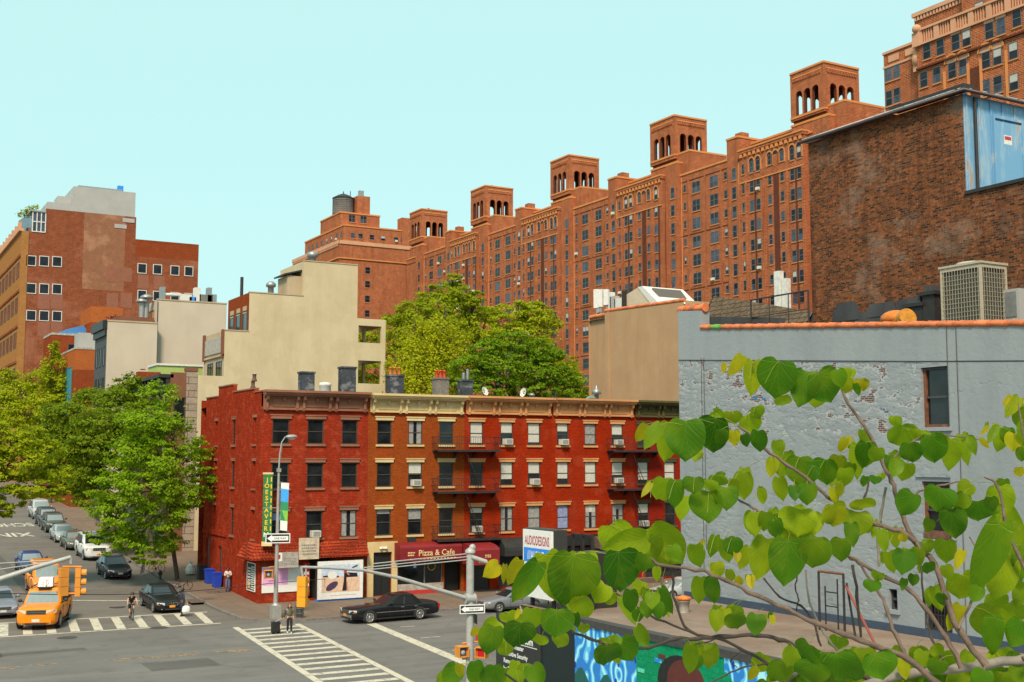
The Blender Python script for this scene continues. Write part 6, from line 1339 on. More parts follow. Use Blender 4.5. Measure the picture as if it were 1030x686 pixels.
# ================================================================== vehicles
TYRE = plain('tyre_rubber', (.015, .015, .015), .8); RIM = plain('wheel_rim', (.40, .40, .41), .35, metal=.7, var=.1); LENS = plain('headlight_glass', (.55, .57, .58), .12, spec=.8); TAILL = plain('tail_light', (.45, .01, .012), .2); GRIL = plain('grille_black', (.02, .02, .022), .4); CHROME = plain('chrome', (.6, .6, .6), .15, metal=.9); PLATE = plain('plate_white', (.55, .55, .52), .5); PLATEO = plain('plate_orange', (.75, .28, .03), .5); INDIC = plain('indicator_orange', (.75, .25, .03), .3)
CGLASS = plain('car_glass', (.018, .022, .024), .04, var=.05, spec=.7); CGLASS_L = plain('car_glass_pale', (.20, .24, .25), .05, var=.06, spec=.8); PLASTIC = plain('bumper_plastic', (.02, .02, .02), .6)
def paint(n, c, metal=.0, rough=.32): return plain('car_paint_'+n, c, rough, metal, var=.04, scale=2, coat=.25, spec=.25)
SPEC = {
 'sedan': dict(L=4.6, W=1.80, H=1.46, hood=.74, cowl=.95, belt=.95, deck=1.02, tail=.93, fb=.80, rb=-1.62, ft=.02, rt=-1.02, wr=.32, ax=(1.38, -1.34)),
 'limo': dict(L=5.5, W=1.96, H=1.48, hood=.80, cowl=.95, belt=.94, deck=.98, tail=.92, fb=.72, rb=-1.72, ft=-.05, rt=-1.15, wr=.34, ax=(1.72, -1.42)),
 'hatch': dict(L=4.25, W=1.76, H=1.5, hood=.76, cowl=.96, belt=.96, deck=1.0, tail=.96, fb=.82, rb=-1.95, ft=.0, rt=-1.55, wr=.31, ax=(1.28, -1.28)),
 'suv': dict(L=4.6, W=1.86, H=1.74, hood=.98, cowl=1.10, belt=1.10, deck=1.12, tail=1.08, fb=.85, rb=-2.2, ft=.22, rt=-1.95, wr=.36, ax=(1.38, -1.34)),
 'van': dict(L=4.8, W=1.86, H=1.95, hood=.98, cowl=1.16, belt=1.14, deck=1.16, tail=1.12, fb=1.25, rb=-2.3, ft=.45, rt=-2.05, wr=.34, ax=(1.48, -1.42)),
}
def lerp(a, b, t): return a+(b-a)*t
def make_car(name, label, kind, pm, group=None, plate=None, pale=False, grille='bars', rails=False):
    S = SPEC[kind]; L, Wd, H = S['L'], S['W'], S['H']; hw = Wd/2; x1, x0 = L/2, -L/2
    t = thing(name, label, {'limo': 'car', 'sedan': 'car', 'hatch': 'car', 'suv': 'car', 'van': 'van'}[kind], (0, 0, 0), group)
    GL_ = CGLASS_L if pale else CGLASS
    # ---- lower body: stations along x, section rings
    st = []
    fb, rb = S['fb'], S['rb']
    for (x, wz, zb, zt) in ((x1, .62, .36, S['hood']-.18), (x1-.05, .84, .27, S['hood']-.06), (x1-.18, .93, .22, S['hood']), (x1-.45, .985, .2, lerp(S['hood'], S['cowl'], .28)), (lerp(x1, fb, .55), 1.0, .2, lerp(S['hood'], S['cowl'], .62)), (fb+.1, 1.0, .2, S['cowl']), (fb-.3, 1.0, .2, S['belt']), (0, 1.0, .2, S['belt']), (rb+.3, 1.0, .2, lerp(S['belt'], S['deck'], .7)), (rb-.05, 1.0, .21, S['deck']), (lerp(rb, x0, .6), .985, .23, lerp(S['deck'], S['tail'], .35)), (x0+.12, .94, .27, S['tail']), (x0+.03, .87, .32, S['tail']-.07), (x0, .72, .40, S['tail']-.2)):
        if st and x >= st[-1][0]-.02: x = st[-1][0]-.03
        st.append((x, wz*hw, zb, zt))
    def ring(x, w, zb, zt):
        h = zt-zb; hs = [(0, zb), (.55*w, zb), (.90*w, zb+.05*h), (.985*w, zb+.22*h), (w, zb+.48*h), (.985*w, zb+.76*h), (.94*w, zb+.92*h), (.84*w, zb+.985*h), (.5*w, zt+.018), (0, zt+.028)]
        return [(x, y, z) for y, z in hs]+[(x, -y, z) for y, z in hs[-2:0:-1]]
    b = MB(); rings = [ring(*s) for s in st]; n = len(rings[0]); vs = [v for r in rings for v in r]
    fs = [(i*n+j, i*n+(j+1) % n, (i+1)*n+(j+1) % n, (i+1)*n+j) for i in range(len(rings)-1) for j in range(n)]
    b.add(vs, fs, pm, True); b.add(rings[0], [tuple(range(n))], pm); b.add(rings[-1], [tuple(range(n))[::-1]], pm)
    # ---- greenhouse
    wb, wt = hw*.93, hw*.74 if kind in ('sedan', 'limo', 'hatch') else hw*.80
    def gring(xf, xr, w, z, cv):
        P = [(xf+cv, 0), (xf+cv*.8, .45*w), (xf, .84*w)]
        P += [(lerp(xf, xr, .05), w*.97)]
        for f in (.16, .44, .49, .80, .93): P.append((lerp(xf, xr, f), w))
        P += [(xr, .84*w), (xr-cv*.5, .45*w), (xr-cv*.6, 0)]
        return [(x, y, z) for x, y in P]+[(x, -y, z) for x, y in P[-2:0:-1]]
    zb = S['belt']-.01; zr = H
    def lev(k, kz=None, ins=0): 
        return gring(lerp(fb, S['ft'], k), lerp(rb, S['rt'], k), lerp(wb, wt, k)*(1-ins), lerp(zb, zr-.07, k if kz is None else kz), .13*(1-.4*k))
    l0, l1, l2, l3 = lev(0), lev(.87), lev(1.0), [(x*.86+.14*(S['ft']+S['rt'])/2, y*.8, zr-.018) for x, y, z in lev(1.0)]
    m = len(l0); W_, Rr, Sd, Sd2 = MB(), MB(), MB(), MB(); hn = m//2
    for j in range(m):
        k = (j+1) % m; q = (l0[j], l0[k], l1[k], l1[j]); jj = j if j < hn else m-1-j
        if jj in (0, 1): W_.quad(*q, GL_, True)
        elif jj in (9, 10): Rr.quad(*q, GL_, True)
        elif jj in (4, 6) or jj == 7 and kind in ('suv', 'van'): (Sd if j < hn else Sd2).quad(*q, CGLASS, True)
        else: b.quad(*q, pm if jj not in (5, 7) or kind in ('suv', 'van', 'limo') and jj == 7 else (PLASTIC if jj == 5 else pm), True)
        b.quad(l1[j], l1[k], l2[k], l2[j], pm, True); b.quad(l2[j], l2[k], l3[k], l3[j], pm, True)
    b.add(l3, [tuple(range(m))], pm)
    for sgn in (1, -1):                              # wheel arches, sill, door shut lines
        for ax in S['ax']:
            pts = [(ax+(S['wr']+.075)*cos(a), sgn*(hw+.004), S['wr']+(S['wr']+.075)*sin(a)) for a in [pi*i/14 for i in range(15)]]
            b.poly(pts+[(ax-S['wr']-.075, sgn*(hw+.004), .19), (ax+S['wr']+.075, sgn*(hw+.004), .19)], PLASTIC)
        b.box(W0, S['ax'][1]+S['wr']+.1, S['ax'][0]-S['wr']-.1, sgn*(hw-.02) if sgn > 0 else sgn*(hw+.008), sgn*(hw+.008) if sgn > 0 else sgn*(hw-.02), .2, .27, PLASTIC)
        for x in (lerp(fb, rb, .10), lerp(fb, rb, .48), lerp(fb, rb, .83)): b.box(W0, x-.008, x+.008, min(sgn*(hw-.03), sgn*(hw+.003)), max(sgn*(hw-.03), sgn*(hw+.003)), .3, S['belt']-.12, PLASTIC)
        for x in (lerp(fb, rb, .42), lerp(fb, rb, .77)): b.box(W0, x-.09, x+.09, min(sgn*(hw-.03), sgn*(hw+.025)), max(sgn*(hw-.03), sgn*(hw+.025)), S['belt']-.17, S['belt']-.13, CHROME if kind == 'limo' else pm)
        if kind == 'limo': b.box(W0, -2.0, 1.3, min(sgn*(hw-.02), sgn*(hw+.012)), max(sgn*(hw-.02), sgn*(hw+.012)), .56, .59, CHROME)
    b.build('body', t); W_.build('windshield', t); Rr.build('rear_window', t); Sd.build('side_window', t); Sd2.build('side_window', t)
    if rails:
        r = MB()
        for sgn in (1, -1): r.tube([(S['ft']-.1, sgn*wt*.82, H-.03), (S['ft']-.25, sgn*wt*.82, H+.05), (S['rt']+.3, sgn*wt*.82, H+.05), (S['rt']+.1, sgn*wt*.82, H-.03)], .025, PLASTIC, 5)
        r.build('roof_rail', t)
    for sgn in (1, -1):
        for ax in S['ax']:
            w_ = MB(); r = S['wr']; y0 = sgn*(hw-.2); y1 = sgn*(hw+.02)
            w_.lathe((ax, y0, r), [(r*.6, 0), (r*.97, 0), (r, (y1-y0)*.2), (r, (y1-y0)*.8), (r*.96, y1-y0), (r*.73, y1-y0), (r*.71, (y1-y0)*.7), (.0005, (y1-y0)*.7)], TYRE, 22, axis='y'); o = w_.build('wheel', t)
            q = MB(); q.lathe((ax, y1-sgn*.03, r), [(r*.72, 0), (r*.70, sgn*.035), (r*.6, sgn*.02), (r*.58, -sgn*.02)], RIM, 20, axis='y')
            q.lathe((ax, y1-sgn*.05, r), [(r*.6, 0), (.001, 0)], PLASTIC, 16, axis='y')
            ns = 9 if kind == 'limo' else 5
            for i in range(ns):
                a = 2*pi*i/ns; wd = .05 if ns == 5 else .035; ca, sa = cos(a), sin(a)
                q.add([(ax+ca*.03-sa*wd, y1-sgn*.02, r+sa*.03+ca*wd), (ax+ca*.03+sa*wd, y1-sgn*.02, r+sa*.03-ca*wd), (ax+ca*r*.66+sa*wd*.7, y1-sgn*.005, r+sa*r*.66-ca*wd*.7), (ax+ca*r*.66-sa*wd*.7, y1-sgn*.005, r+sa*r*.66+ca*wd*.7)], [(0, 1, 2, 3)], RIM)
            q.lathe((ax, y1-sgn*.02, r), [(.07, 0), (.06, sgn*.02), (.001, sgn*.025)], RIM, 10, axis='y'); q.build('rim', o)
        h = MB(); zt = S['hood']-.04; hh = .17 if kind != 'limo' else .16; yo, yi = sgn*hw*.86, sgn*hw*.5
        P = [(x1-.02, yi, zt-.03), (x1-.015, yi, zt-hh), (x1-.09, yo, zt-hh), (x1-.24, sgn*hw*.965, zt-hh*.8), (x1-.26, sgn*hw*.95, zt-.01), (x1-.1, yo, zt)]
        h.prism(P, (.035, 0, 0), LENS); h.box(W0, x1-.2, x1-.11, min(sgn*hw*.9, sgn*hw*.965), max(sgn*hw*.9, sgn*hw*.965), zt-hh*.8, zt-hh*.3, INDIC); h.build('headlight', t)
        l = MB(); zt = S['tail']-.1; l.box(W0, x0-.012, x0+.12, min(sgn*hw*.62, sgn*hw*.93), max(sgn*hw*.62, sgn*hw*.93), zt-.2, zt, TAILL)
        if kind in ('suv', 'van'): l.box(W0, x0+.02, x0+.12, min(sgn*hw*.8, sgn*hw*.93), max(sgn*hw*.8, sgn*hw*.93), zt, zt+.3, TAILL)
        l.build('tail_light', t)
        mi = MB(); mi.ball((fb-.28, sgn*(hw+.11), S['belt']+.1), .12, pm if kind != 'suv' else PLASTIC, 10, 6, (.6, .9, .75)); mi.tube([(fb-.25, sgn*(hw-.08), S['belt']+.03), (fb-.27, sgn*(hw+.06), S['belt']+.07)], .03, PLASTIC, 5); mi.build('mirror', t)
    g = MB(); zt = S['hood']-.05; gw = hw*.46
    g.box(W0, x1-.05, x1+.012, -gw, gw, zt-.2, zt, GRIL)
    if grille == 'bars':
        for i in range(3): g.box(W0, x1+.002, x1+.024, -gw, gw, zt-.19+i*.075, zt-.165+i*.075, CHROME)
    elif grille == 'slots':
        for i in range(7): g.box(W0, x1+.002, x1+.022, -gw*.95+i*gw*.275, -gw*.95+i*gw*.275+.05, zt-.18, zt-.02, CHROME)
    else:
        for s_ in (-1, 1): g.box(W0, x1+.002, x1+.022, min(s_*.04, s_*gw*.8), max(s_*.04, s_*gw*.8), zt-.18, zt-.02, CHROME); g.box(W0, x1+.004, x1+.028, min(s_*.06, s_*gw*.76), max(s_*.06, s_*gw*.76), zt-.165, zt-.035, GRIL)
    g.build('grille', t)
    bp = MB(); bp.box(W0, x1-.1, x1+.03, -hw*.74, hw*.74, .36, .5, CHROME if kind == 'limo' else pm); bp.box(W0, x1-.02, x1+.022, -hw*.5, hw*.5, .25, .345, PLASTIC); bp.box(W0, x0-.04, x0+.1, -hw*.8, hw*.8, .42, .6, CHROME if kind == 'limo' else pm)
    for s_ in (1, -1): bp.ball((x1-.06, s_*hw*.66, .33), .07, LENS, 8, 5, (.5, 1, 1))
    bp.build('bumper', t)
    pl = MB(); pl.box(W0, x1+.031, x1+.04, -.17, .17, .40, .53, plate or PLATE); pl.box(W0, x0-.05, x0-.041, -.17, .17, .48, .61, plate or PLATE); pl.build('licence_plate', t)
    return t
def car_at(t, px, py, heading, sc=1.0):
    """px,py = where the car's front centre meets the ground; heading = direction of travel in world degrees from +X"""
    p = ground_at(px, py); a = radians(heading); half = SPECL[t.name]/2*sc; t.scale = (sc,)*3
    c = Vector((p.x-cos(a)*half, p.y-sin(a)*half, 0)); zf, zr = gz(c.y+sin(a)*half*.6), gz(c.y-sin(a)*half*.6)
    pitch = atan2(zf-zr, half*1.2); t.location = (c.x, c.y, (zf+zr)/2+.004); t.rotation_euler = (0, -pitch, a)
SPECL = {}
def car(name, label, kind, pm, px, py, heading, group=None, sc=1.07, **k):
    t = make_car(name, label, kind, pm, group, **k); SPECL[t.name] = SPEC[kind]['L']; car_at(t, px, py, heading, sc); return t
P_TAXI = paint('taxi_yellow', (.78, .225, .005)); P_BLUE = paint('blue', (.018, .03, .14)); P_WHITE = paint('white', (.62, .62, .61)); P_NAVY = paint('black_blue', (.012, .016, .026)); P_GREY = paint('graphite', (.05, .055, .06), .3); P_SILVER = paint('silver', (.48, .48, .48), .3); P_BLACK = paint('black', (.010, .010, .012)); P_GREEN = paint('grey_green', (.12, .125, .10), .3); P_DKG = paint('dark_green', (.05, .055, .045), .2); P_BEIGE = paint('beige', (.30, .27, .22), .3); P_LAV = paint('lavender_grey', (.24, .25, .31), .3); P_SLATE = paint('slate', (.22, .23, .25), .3)
PG = 'cars parked along the side street kerb'
taxi = car('taxi', 'yellow taxi with a white rooftop advert crossing the stripes, in front of a yellow van', 'suv', P_TAXI, 35.5, 634.5, 252, sc=1.25, pale=True, rails=True)
b = MB(); b.prism([(-.45, -.02, 1.80), (.35, -.02, 1.80), (.15, -.02, 2.15), (-.25, -.02, 2.15)], (0, .06, 0), WHITE); b.prism([(-.45, .0, 1.78), (-.2, .34, 1.78), (-.2, .3, 2.2), (-.45, -.04, 2.2)], (.03, 0, 0), WHITE)
b.box(W0, -.5, .45, -.3, .3, 1.74, 1.80, PLASTIC)
b.prism([(.2, -.34, 1.80), (.2, .34, 1.80), (.0, .3, 2.2), (.0, -.3, 2.2)], (-.5, 0, 0), WHITE); b.prism([(.208, -.2, 1.9), (.208, .1, 1.88), (.09, .2, 2.1), (.09, 0, 2.12)], (.004, 0, 0), TAILL); b.build('roof_advert', taxi)
taxi2 = car('taxi_van', 'tall yellow taxi van following directly behind the other yellow taxi', 'van', P_TAXI, 50, 602, 270-1, sc=1.12, pale=True)
car('sedan', 'deep blue sedan driving behind the yellow taxi van', 'sedan', P_BLUE, 35, 579, 270, pale=True)
car('sedan', 'lavender grey car cut by the left picture edge beside the front taxi', 'sedan', P_LAV, 3, 623, 270)
car('parked_car', 'black sedan with orange plate parked at the corner crosswalk', 'sedan', P_BLACK, 173.0, 617, 272, PG, plate=PLATEO, grille='kidney')
car('parked_car', 'small black blue hatchback parked between the white jeep and the bicycles', 'hatch', P_NAVY, 121, 583.5, 271, PG)
car('parked_car', 'big white off-road car with slotted grille parked behind the black hatchback', 'suv', P_WHITE, 99.5, 564.5, 270, PG, sc=1.2, grille='slots', plate=PLATEO, rails=True)
car('parked_car', 'grey green sedan parked directly behind the big white off-road car', 'sedan', P_GREEN, 79, 554, 270, PG, pale=True)
car('parked_car', 'silver sedan with bright windscreen, third car behind the black hatchback', 'sedan', P_SILVER, 67.5, 546.5, 270, PG, pale=True)
car('parked_car', 'dark green wagon parked just behind the silver sedan', 'suv', P_DKG, 57.5, 536.5, 270, PG, pale=True)
car('parked_car', 'dark grey off-road car parked before the pale silver minivan', 'suv', P_GREY, 50.5, 530.5, 270, PG, pale=True)
car('parked_van', 'pale silver minivan standing out among the farther parked cars', 'van', P_SILVER, 43, 525.5, 270, PG, pale=True)
car('parked_car', 'dark car second from the far end of the parked row', 'hatch', P_GREY, 36, 518, 270, PG)
car('parked_car', 'beige car at the far end of the parked row under the trees', 'sedan', P_BEIGE, 31, 512.5, 270, PG, pale=True)
limo = make_car('limousine', 'long black town sedan with chrome trim standing at the avenue kerb by the crosswalk', 'limo', P_BLACK, None, plate=PLATEO); SPECL[limo.name] = 5.5
p = ground_at(365, 626.5); q = ground_at(419, 623.5); limo.rotation_euler = (0, 0, pi+radians(3)); limo.location = (30.45, 69.2, 0.004); limo.scale = (1.09,)*3
g2 = make_car('sedan', 'slate grey sedan standing behind the signal pole at the avenue kerb', 'sedan', P_SLATE, None); place(g2, (39.3, 69.6, 0.004), pi+.02)
g3 = make_car('sedan', 'dark grey car on the avenue half hidden by the big leaves', 'sedan', P_GREY, None); place(g3, (35.2, 57.6, 0.004), pi+.02)
g4 = make_car('sedan', 'silver car parked across the avenue seen above the shop roof left of a dark car', 'sedan', P_SILVER, None, pale=True); place(g4, (53.2, 69.5, 0.004), pi)
g5 = make_car('sedan', 'black car parked across the avenue next to the foot of the grey wall', 'sedan', P_BLACK, None); place(g5, (58.6, 69.5, 0.004), pi)
g6 = make_car('sedan', 'dark car at the left edge showing only its red tail light', 'sedan', P_GREY, None); place(g6, (5.1, 66.3, .004), pi)
# ================================================================== people, bicycles, street furniture
SKINL = plain('skin_light', (.50, .26, .17), .5, var=.06); SKIND = plain('skin_dark', (.13, .06, .035), .5, var=.06); EYE = plain('eye_dark', (.01, .008, .007), .2); LIP = plain('lip', (.30, .07, .06), .5)
def cloth(n, c): return plain('cloth_'+n, c, .85, var=.2, scale=14)
def skin_geo(nodes, edges, sub=1):
    me = bpy.data.meshes.new('skin'); me.from_pydata([n[0] for n in nodes], edges, []); ob = bpy.data.objects.new('skin', me); COL.objects.link(ob)
    ob.modifiers.new('s', 'SKIN'); sv = me.skin_vertices[0].data if me.skin_vertices else None
    if sv is None:
        me.skin_vertices.new() if hasattr(me.skin_vertices, 'new') else None; sv = me.skin_vertices[0].data
    for i, n in enumerate(nodes):
        r = n[1]; sv[i].radius = (r, r) if not isinstance(r, tuple) else r; sv[i].use_root = (i == 0)
    ss = ob.modifiers.new('u', 'SUBSURF'); ss.levels = sub; ss.render_levels = sub
    dg = bpy.context.evaluated_depsgraph_get(); dg.update(); m2 = bpy.data.meshes.new_from_object(ob.evaluated_get(dg))
    r = ([tuple(v.co) for v in m2.vertices], [tuple(p.vertices) for p in m2.polygons])
    bpy.data.objects.remove(ob); bpy.data.meshes.remove(me); bpy.data.meshes.remove(m2); return r
BASEPOSE = dict(pelvis=(0, 0, .95), waist=(.01, 0, 1.08), chest=(.02, 0, 1.28), neck=(0, 0, 1.46), head=(.03, 0, 1.6), sl=(0, .18, 1.40), sr=(0, -.18, 1.40), el=(-.02, .24, 1.13), er=(-.02, -.24, 1.13), wl=(.06, .25, .88), wr=(.06, -.25, .88),
                hl=(0, .09, .90), hr=(0, -.09, .90), kl=(.03, .10, .50), kr=(.03, -.10, .50), al=(-.02, .10, .09), ar=(-.02, -.10, .09))
def person(label, loc, rz, pose, skin, top, bottom, shoe, hair, long_sleeve=True, long_hair=False, jacket=None, shorts=False, scale=1.0, helmet=None):
    P = dict(BASEPOSE); P.update(pose); P = {k: Vector(v) for k, v in P.items()}
    t = thing('person', label, 'person', (0, 0, 0))
    def lp(a, b, k): return tuple(P[a].lerp(P[b], k))
    K = ['pelvis', 'waist', 'chest', 'neck', 'sl', 'sr', 'el', 'er', 'wl', 'wr', 'hl', 'hr', 'kl', 'kr', 'al', 'ar']
    RAD = dict(pelvis=.115, waist=.10, chest=.125, neck=.055, sl=.06, sr=.06, el=.042, er=.042, wl=.03, wr=.03, hl=.085, hr=.085, kl=.055, kr=.055, al=.04, ar=.04)
    nodes = [(tuple(P[k]), RAD[k]) for k in K]; ix = {k: i for i, k in enumerate(K)}
    E_ = [(ix[a], ix[b]) for a, b in (('pelvis', 'waist'), ('waist', 'chest'), ('chest', 'neck'), ('chest', 'sl'), ('chest', 'sr'), ('sl', 'el'), ('sr', 'er'), ('el', 'wl'), ('er', 'wr'), ('pelvis', 'hl'), ('pelvis', 'hr'), ('hl', 'kl'), ('hr', 'kr'), ('kl', 'al'), ('kr', 'ar'))]
    fx = (P['head']-P['neck']); b = MB(); vs, fs = skin_geo(nodes, E_, 1); b.add(vs, fs, skin, True)
    hc = P['head']; b.ball(hc, .115, skin, 14, 10, (.92, .78, 1.12)); b.ball(hc+Vector((.03, 0, -.08)), .07, skin, 10, 6, (.9, .85, .8)); b.tube([P['neck'], hc], .052, skin, 8)
    b.ball(hc+Vector((.108, 0, -.012)), .02, skin, 6, 4, (.9, .7, 1.3))
    for s in (1, -1): b.ball(hc+Vector((0, s*.09, -.01)), .026, skin, 6, 4, (.6, .4, 1.2))
    for s, w, e in ((1, 'wl', 'el'), (-1, 'wr', 'er')):                # hands: palm, four bent fingers and a thumb
        d = (P[w]-P[e]).normalized(); c = P[w]+d*.05; side = d.cross(Vector((1, 0, 0)));  side = side.normalized() if side.length > .2 else Vector((0, 1, 0)); fwd = side.cross(d).normalized()
        b.tube([P[w]-d*.01, c, c+d*.045], [.03, .04, .034], skin, 8)
        for i, (L_, o) in enumerate(((.065, -.027), (.075, -.009), (.07, .009), (.052, .027))):
            q = c+d*.035+fwd*o; b.tube([q, q+d*L_*.5+side*-.006*s, q+d*L_*.9-side*.022*s], [.0095, .009, .006], skin, 5)
        b.tube([c+fwd*.03-d*.02, c+fwd*.055+d*.015, c+fwd*.055+d*.045], [.012, .011, .008], skin, 5)
    b.build('body', t)
    f = MB()
    for s in (1, -1): f.ball(hc+Vector((.092, s*.036, .012)), .011, EYE, 6, 4)
    f.box(Fr(hc+Vector((.097, 0, 0)), (1, 0, 0), (0, 1, 0)), -.008, .006, -.022, .022, -.058, -.048, LIP); f.build('face', t)
    # clothes
    g = .022; kk = ['pelvis', 'waist', 'chest', 'sl', 'sr', 'el', 'er']; nn = [(tuple(P[k]), RAD[k]+g) for k in kk]; ee = [(0, 1), (1, 2), (2, 3), (2, 4), (3, 5), (4, 6)]
    if long_sleeve: nn += [(lp('el', 'wl', .88), RAD['wl']+g), (lp('er', 'wr', .88), RAD['wr']+g)]; ee += [(5, 7), (6, 8)]
    else: nn[5] = (lp('sl', 'el', .5), .07); nn[6] = (lp('sr', 'er', .5), .07)
    nn.append((lp('chest', 'neck', .7), .075)); ee.append((2, len(nn)-1))
    b = MB(); vs, fs = skin_geo(nn, ee, 1); b.add(vs, fs, top, True); b.build('top', t)
    if jacket:
        b = MB(); nn2 = [(p, r+.02) for p, r in nn]; vs, fs = skin_geo(nn2, ee, 1)
        cen = P['chest']; keep = [f_ for f_ in fs if not all(vs[i][0] > cen.x+.09 and abs(vs[i][1]) < .07 for i in f_)]; b.add(vs, keep, jacket, True); b.build('jacket', t)
    ke = .6 if shorts else .93
    nn = [(tuple(P['waist'].lerp(P['pelvis'], .6)), .125), (tuple(P['pelvis']), RAD['pelvis']+.02), (tuple(P['hl']), .105), (tuple(P['hr']), .105)]
    if shorts: nn += [(lp('hl', 'kl', .75), .085), (lp('hr', 'kr', .75), .085)]; ee = [(0, 1), (1, 2), (1, 3), (2, 4), (3, 5)]
    else: nn += [(tuple(P['kl']), .075), (tuple(P['kr']), .075), (lp('kl', 'al', .92), .06), (lp('kr', 'ar', .92), .06)]; ee = [(0, 1), (1, 2), (1, 3), (2, 4), (3, 5), (4, 6), (5, 7)]
    b = MB(); vs, fs = skin_geo(nn, ee, 1); b.add(vs, fs, bottom, True); b.build('trousers', t)
    for a in ('al', 'ar'):
        b = MB(); q = P[a]; z = q.z-.09; b.tube([(q.x-.07, q.y, z+.05), (q.x+.02, q.y, z+.06), (q.x+.13, q.y, z+.04), (q.x+.19, q.y, z+.03)], [.045, .05, .043, .022], shoe, 8); b.build('shoe', t)
    h = MB(); h.ball(hc+Vector((-.02, 0, .028)), .125, hair, 12, 8, (.95, .85, 1.0))
    if long_hair: h.tube([hc+Vector((-.06, 0, .02)), hc+Vector((-.09, 0, -.12)), hc+Vector((-.08, 0, -.26))], [.11, .11, .07], hair, 10)
    h.build('hair', t)
    if helmet: h = MB(); h.ball(hc+Vector((-.015, 0, .06)), .14, helmet, 12, 8, (1.1, .9, .85)); h.build('helmet', t)
    t.location = loc; t.rotation_euler = (0, 0, rz); t.scale = (scale,)*3
    return t
def bicycle(label, loc, rz, col, lean=0.0, group='bicycles parked at the tree pit', handle='flat'):
    t = thing('bicycle', label, 'bicycle', (0, 0, 0), group); r = .34
    for x in (-.52, .53):
        w = MB(); pts = [(x+r*cos(2*pi*i/24), 0, r+r*sin(2*pi*i/24)) for i in range(25)]; w.tube(pts, .02, TYRE, 6, False)
        for i in range(14): a = 2*pi*i/14; w.tube([(x, 0, r), (x+(r-.01)*cos(a), 0, r+(r-.01)*sin(a))], .0025, RIM, 3, False)
        w.tube([(x, -.05, r), (x, .05, r)], .02, RIM, 6); w.build('wheel', t)
    f = MB(); bb = (-.05, 0, .29); seat = (-.2, 0, .8); hd = (.36, 0, .82); hd2 = (.4, 0, .68)
    for a, b_, q in ((bb, seat, .017), (bb, hd2, .02), ((-.18, 0, .74), hd, .017), (hd, hd2, .02)): f.tube([a, b_], q, col, 6)
    for s in (.05, -.05): f.tube([(-.52, s, r), bb], .011, col, 5); f.tube([(-.52, s, r), (-.18, 0, .74)], .01, col, 5); f.tube([hd2, (.42, s, .62), (.53, s, r)], .013, col, 5)
    f.build('frame', t)
    h = MB(); h.tube([hd, (.35, 0, .95)], .013, IRON, 6); h.tube([(.32, .29, .98), (.38, .12, .96), (.38, -.12, .96), (.32, -.29, .98)], .013, IRON, 6); h.build('handlebar', t)
    s = MB(); s.tube([seat, (-.23, 0, .9)], .012, GALV, 6); s.ball((-.22, 0, .93), .12, IRON, 10, 6, (1.1, .6, .3)); s.build('saddle', t)
    c = MB(); c.lathe((bb[0], .04, bb[2]), [(.09, 0), (.09, .008)], GALV, 14, axis='y'); c.tube([bb, (bb[0]+.12, .09, bb[2]-.11)], .01, GALV, 5); c.tube([bb, (bb[0]-.12, -.09, bb[2]+.11)], .01, GALV, 5)
    for s_ in (1, -1): c.box(W0, bb[0]+s_*.12-.04, bb[0]+s_*.12+.04, s_*.07, s_*.07+.08*s_ if s_ > 0 else s_*.07+.001, bb[2]-s_*.11-.01, bb[2]-s_*.11+.01, IRON) if s_ > 0 else c.box(W0, bb[0]-.16, bb[0]-.08, -.15, -.07, bb[2]+.1, bb[2]+.12, IRON)
    c.build('crank', t)
    t.location = loc; t.rotation_euler = (lean, 0, rz); return t
C_OLIVE = cloth('olive', (.10, .085, .045)); C_BLUE = cloth('blue', (.10, .20, .34)); C_BLACK = cloth('black', (.012, .012, .014)); C_PALE = cloth('pale_pink', (.55, .44, .40)); C_JEAN = cloth('jeans', (.06, .14, .26)); C_RED = cloth('red', (.40, .03, .02)); C_NAVY = cloth('navy', (.02, .025, .05)); C_VEST = cloth('orange_vest', (.50, .22, .12)); H_BR = plain('hair_brown', (.14, .05, .02), .6); H_BK = plain('hair_black', (.012, .009, .008), .5); SHB = plain('shoe_black', (.015, .014, .014), .5); SHW = plain('shoe_white', (.5, .48, .45), .6)
# woman pulling a case over the stripes, walking away from the corner towards us
p = ground_at(291, 637.5); wm = person('woman in open olive jacket and blue shirt pulling a black wheeled case over the stripes', (p.x, p.y, .004), radians(-100), dict(kl=(.08, .09, .5), al=(.12, .09, .09), kr=(.0, -.09, .5), ar=(-.14, -.09, .11), er=(-.1, -.27, 1.14), wr=(-.2, -.3, .9), el=(.02, .25, 1.12), wl=(.16, .2, .98)), SKINL, C_BLUE, C_BLACK, SHW, H_BR, True, True, C_OLIVE)
a_ = radians(-100); hx = p.x+cos(a_)*-.27-sin(a_)*-.32; hy = p.y+sin(a_)*-.27+cos(a_)*-.32
cs = thing('suitcase', 'black wheeled case with a tan tag pulled by the woman on the stripes', 'suitcase', (hx-.35, hy+.15, .004)); b = MB(); F_ = Fr((hx-.35, hy+.15, .004), (1, 0, 0), (0, 1, 0))
b.box(F_, -.26, .2, -.16, .16, .07, .66, C_BLACK); b.box(F_, -.22, .16, -.2, -.161, .12, .45, C_BLACK); b.build('body', cs)
b = MB(); b.tube([F_(-.05, -.05, .66), F_(.3, -.15, .86)], .015, GALV, 5); b.tube([F_(-.05, .08, .66), F_(.3, -.08, .86)], .015, GALV, 5); b.tube([F_(.3, -.18, .86), F_(.3, -.04, .86)], .018, IRON, 5); b.build('handle', cs)
for s in (-.2, .14): b = MB(); b.lathe(F_(s, -.1, .06), [(.06, 0), (.06, .2)], TYRE, 10, axis='y'); b.build('wheel', cs)
b = MB(); b.box(F_, .16, .24, -.21, -.17, .28, .5, T_CREAM); b.build('tag', cs)
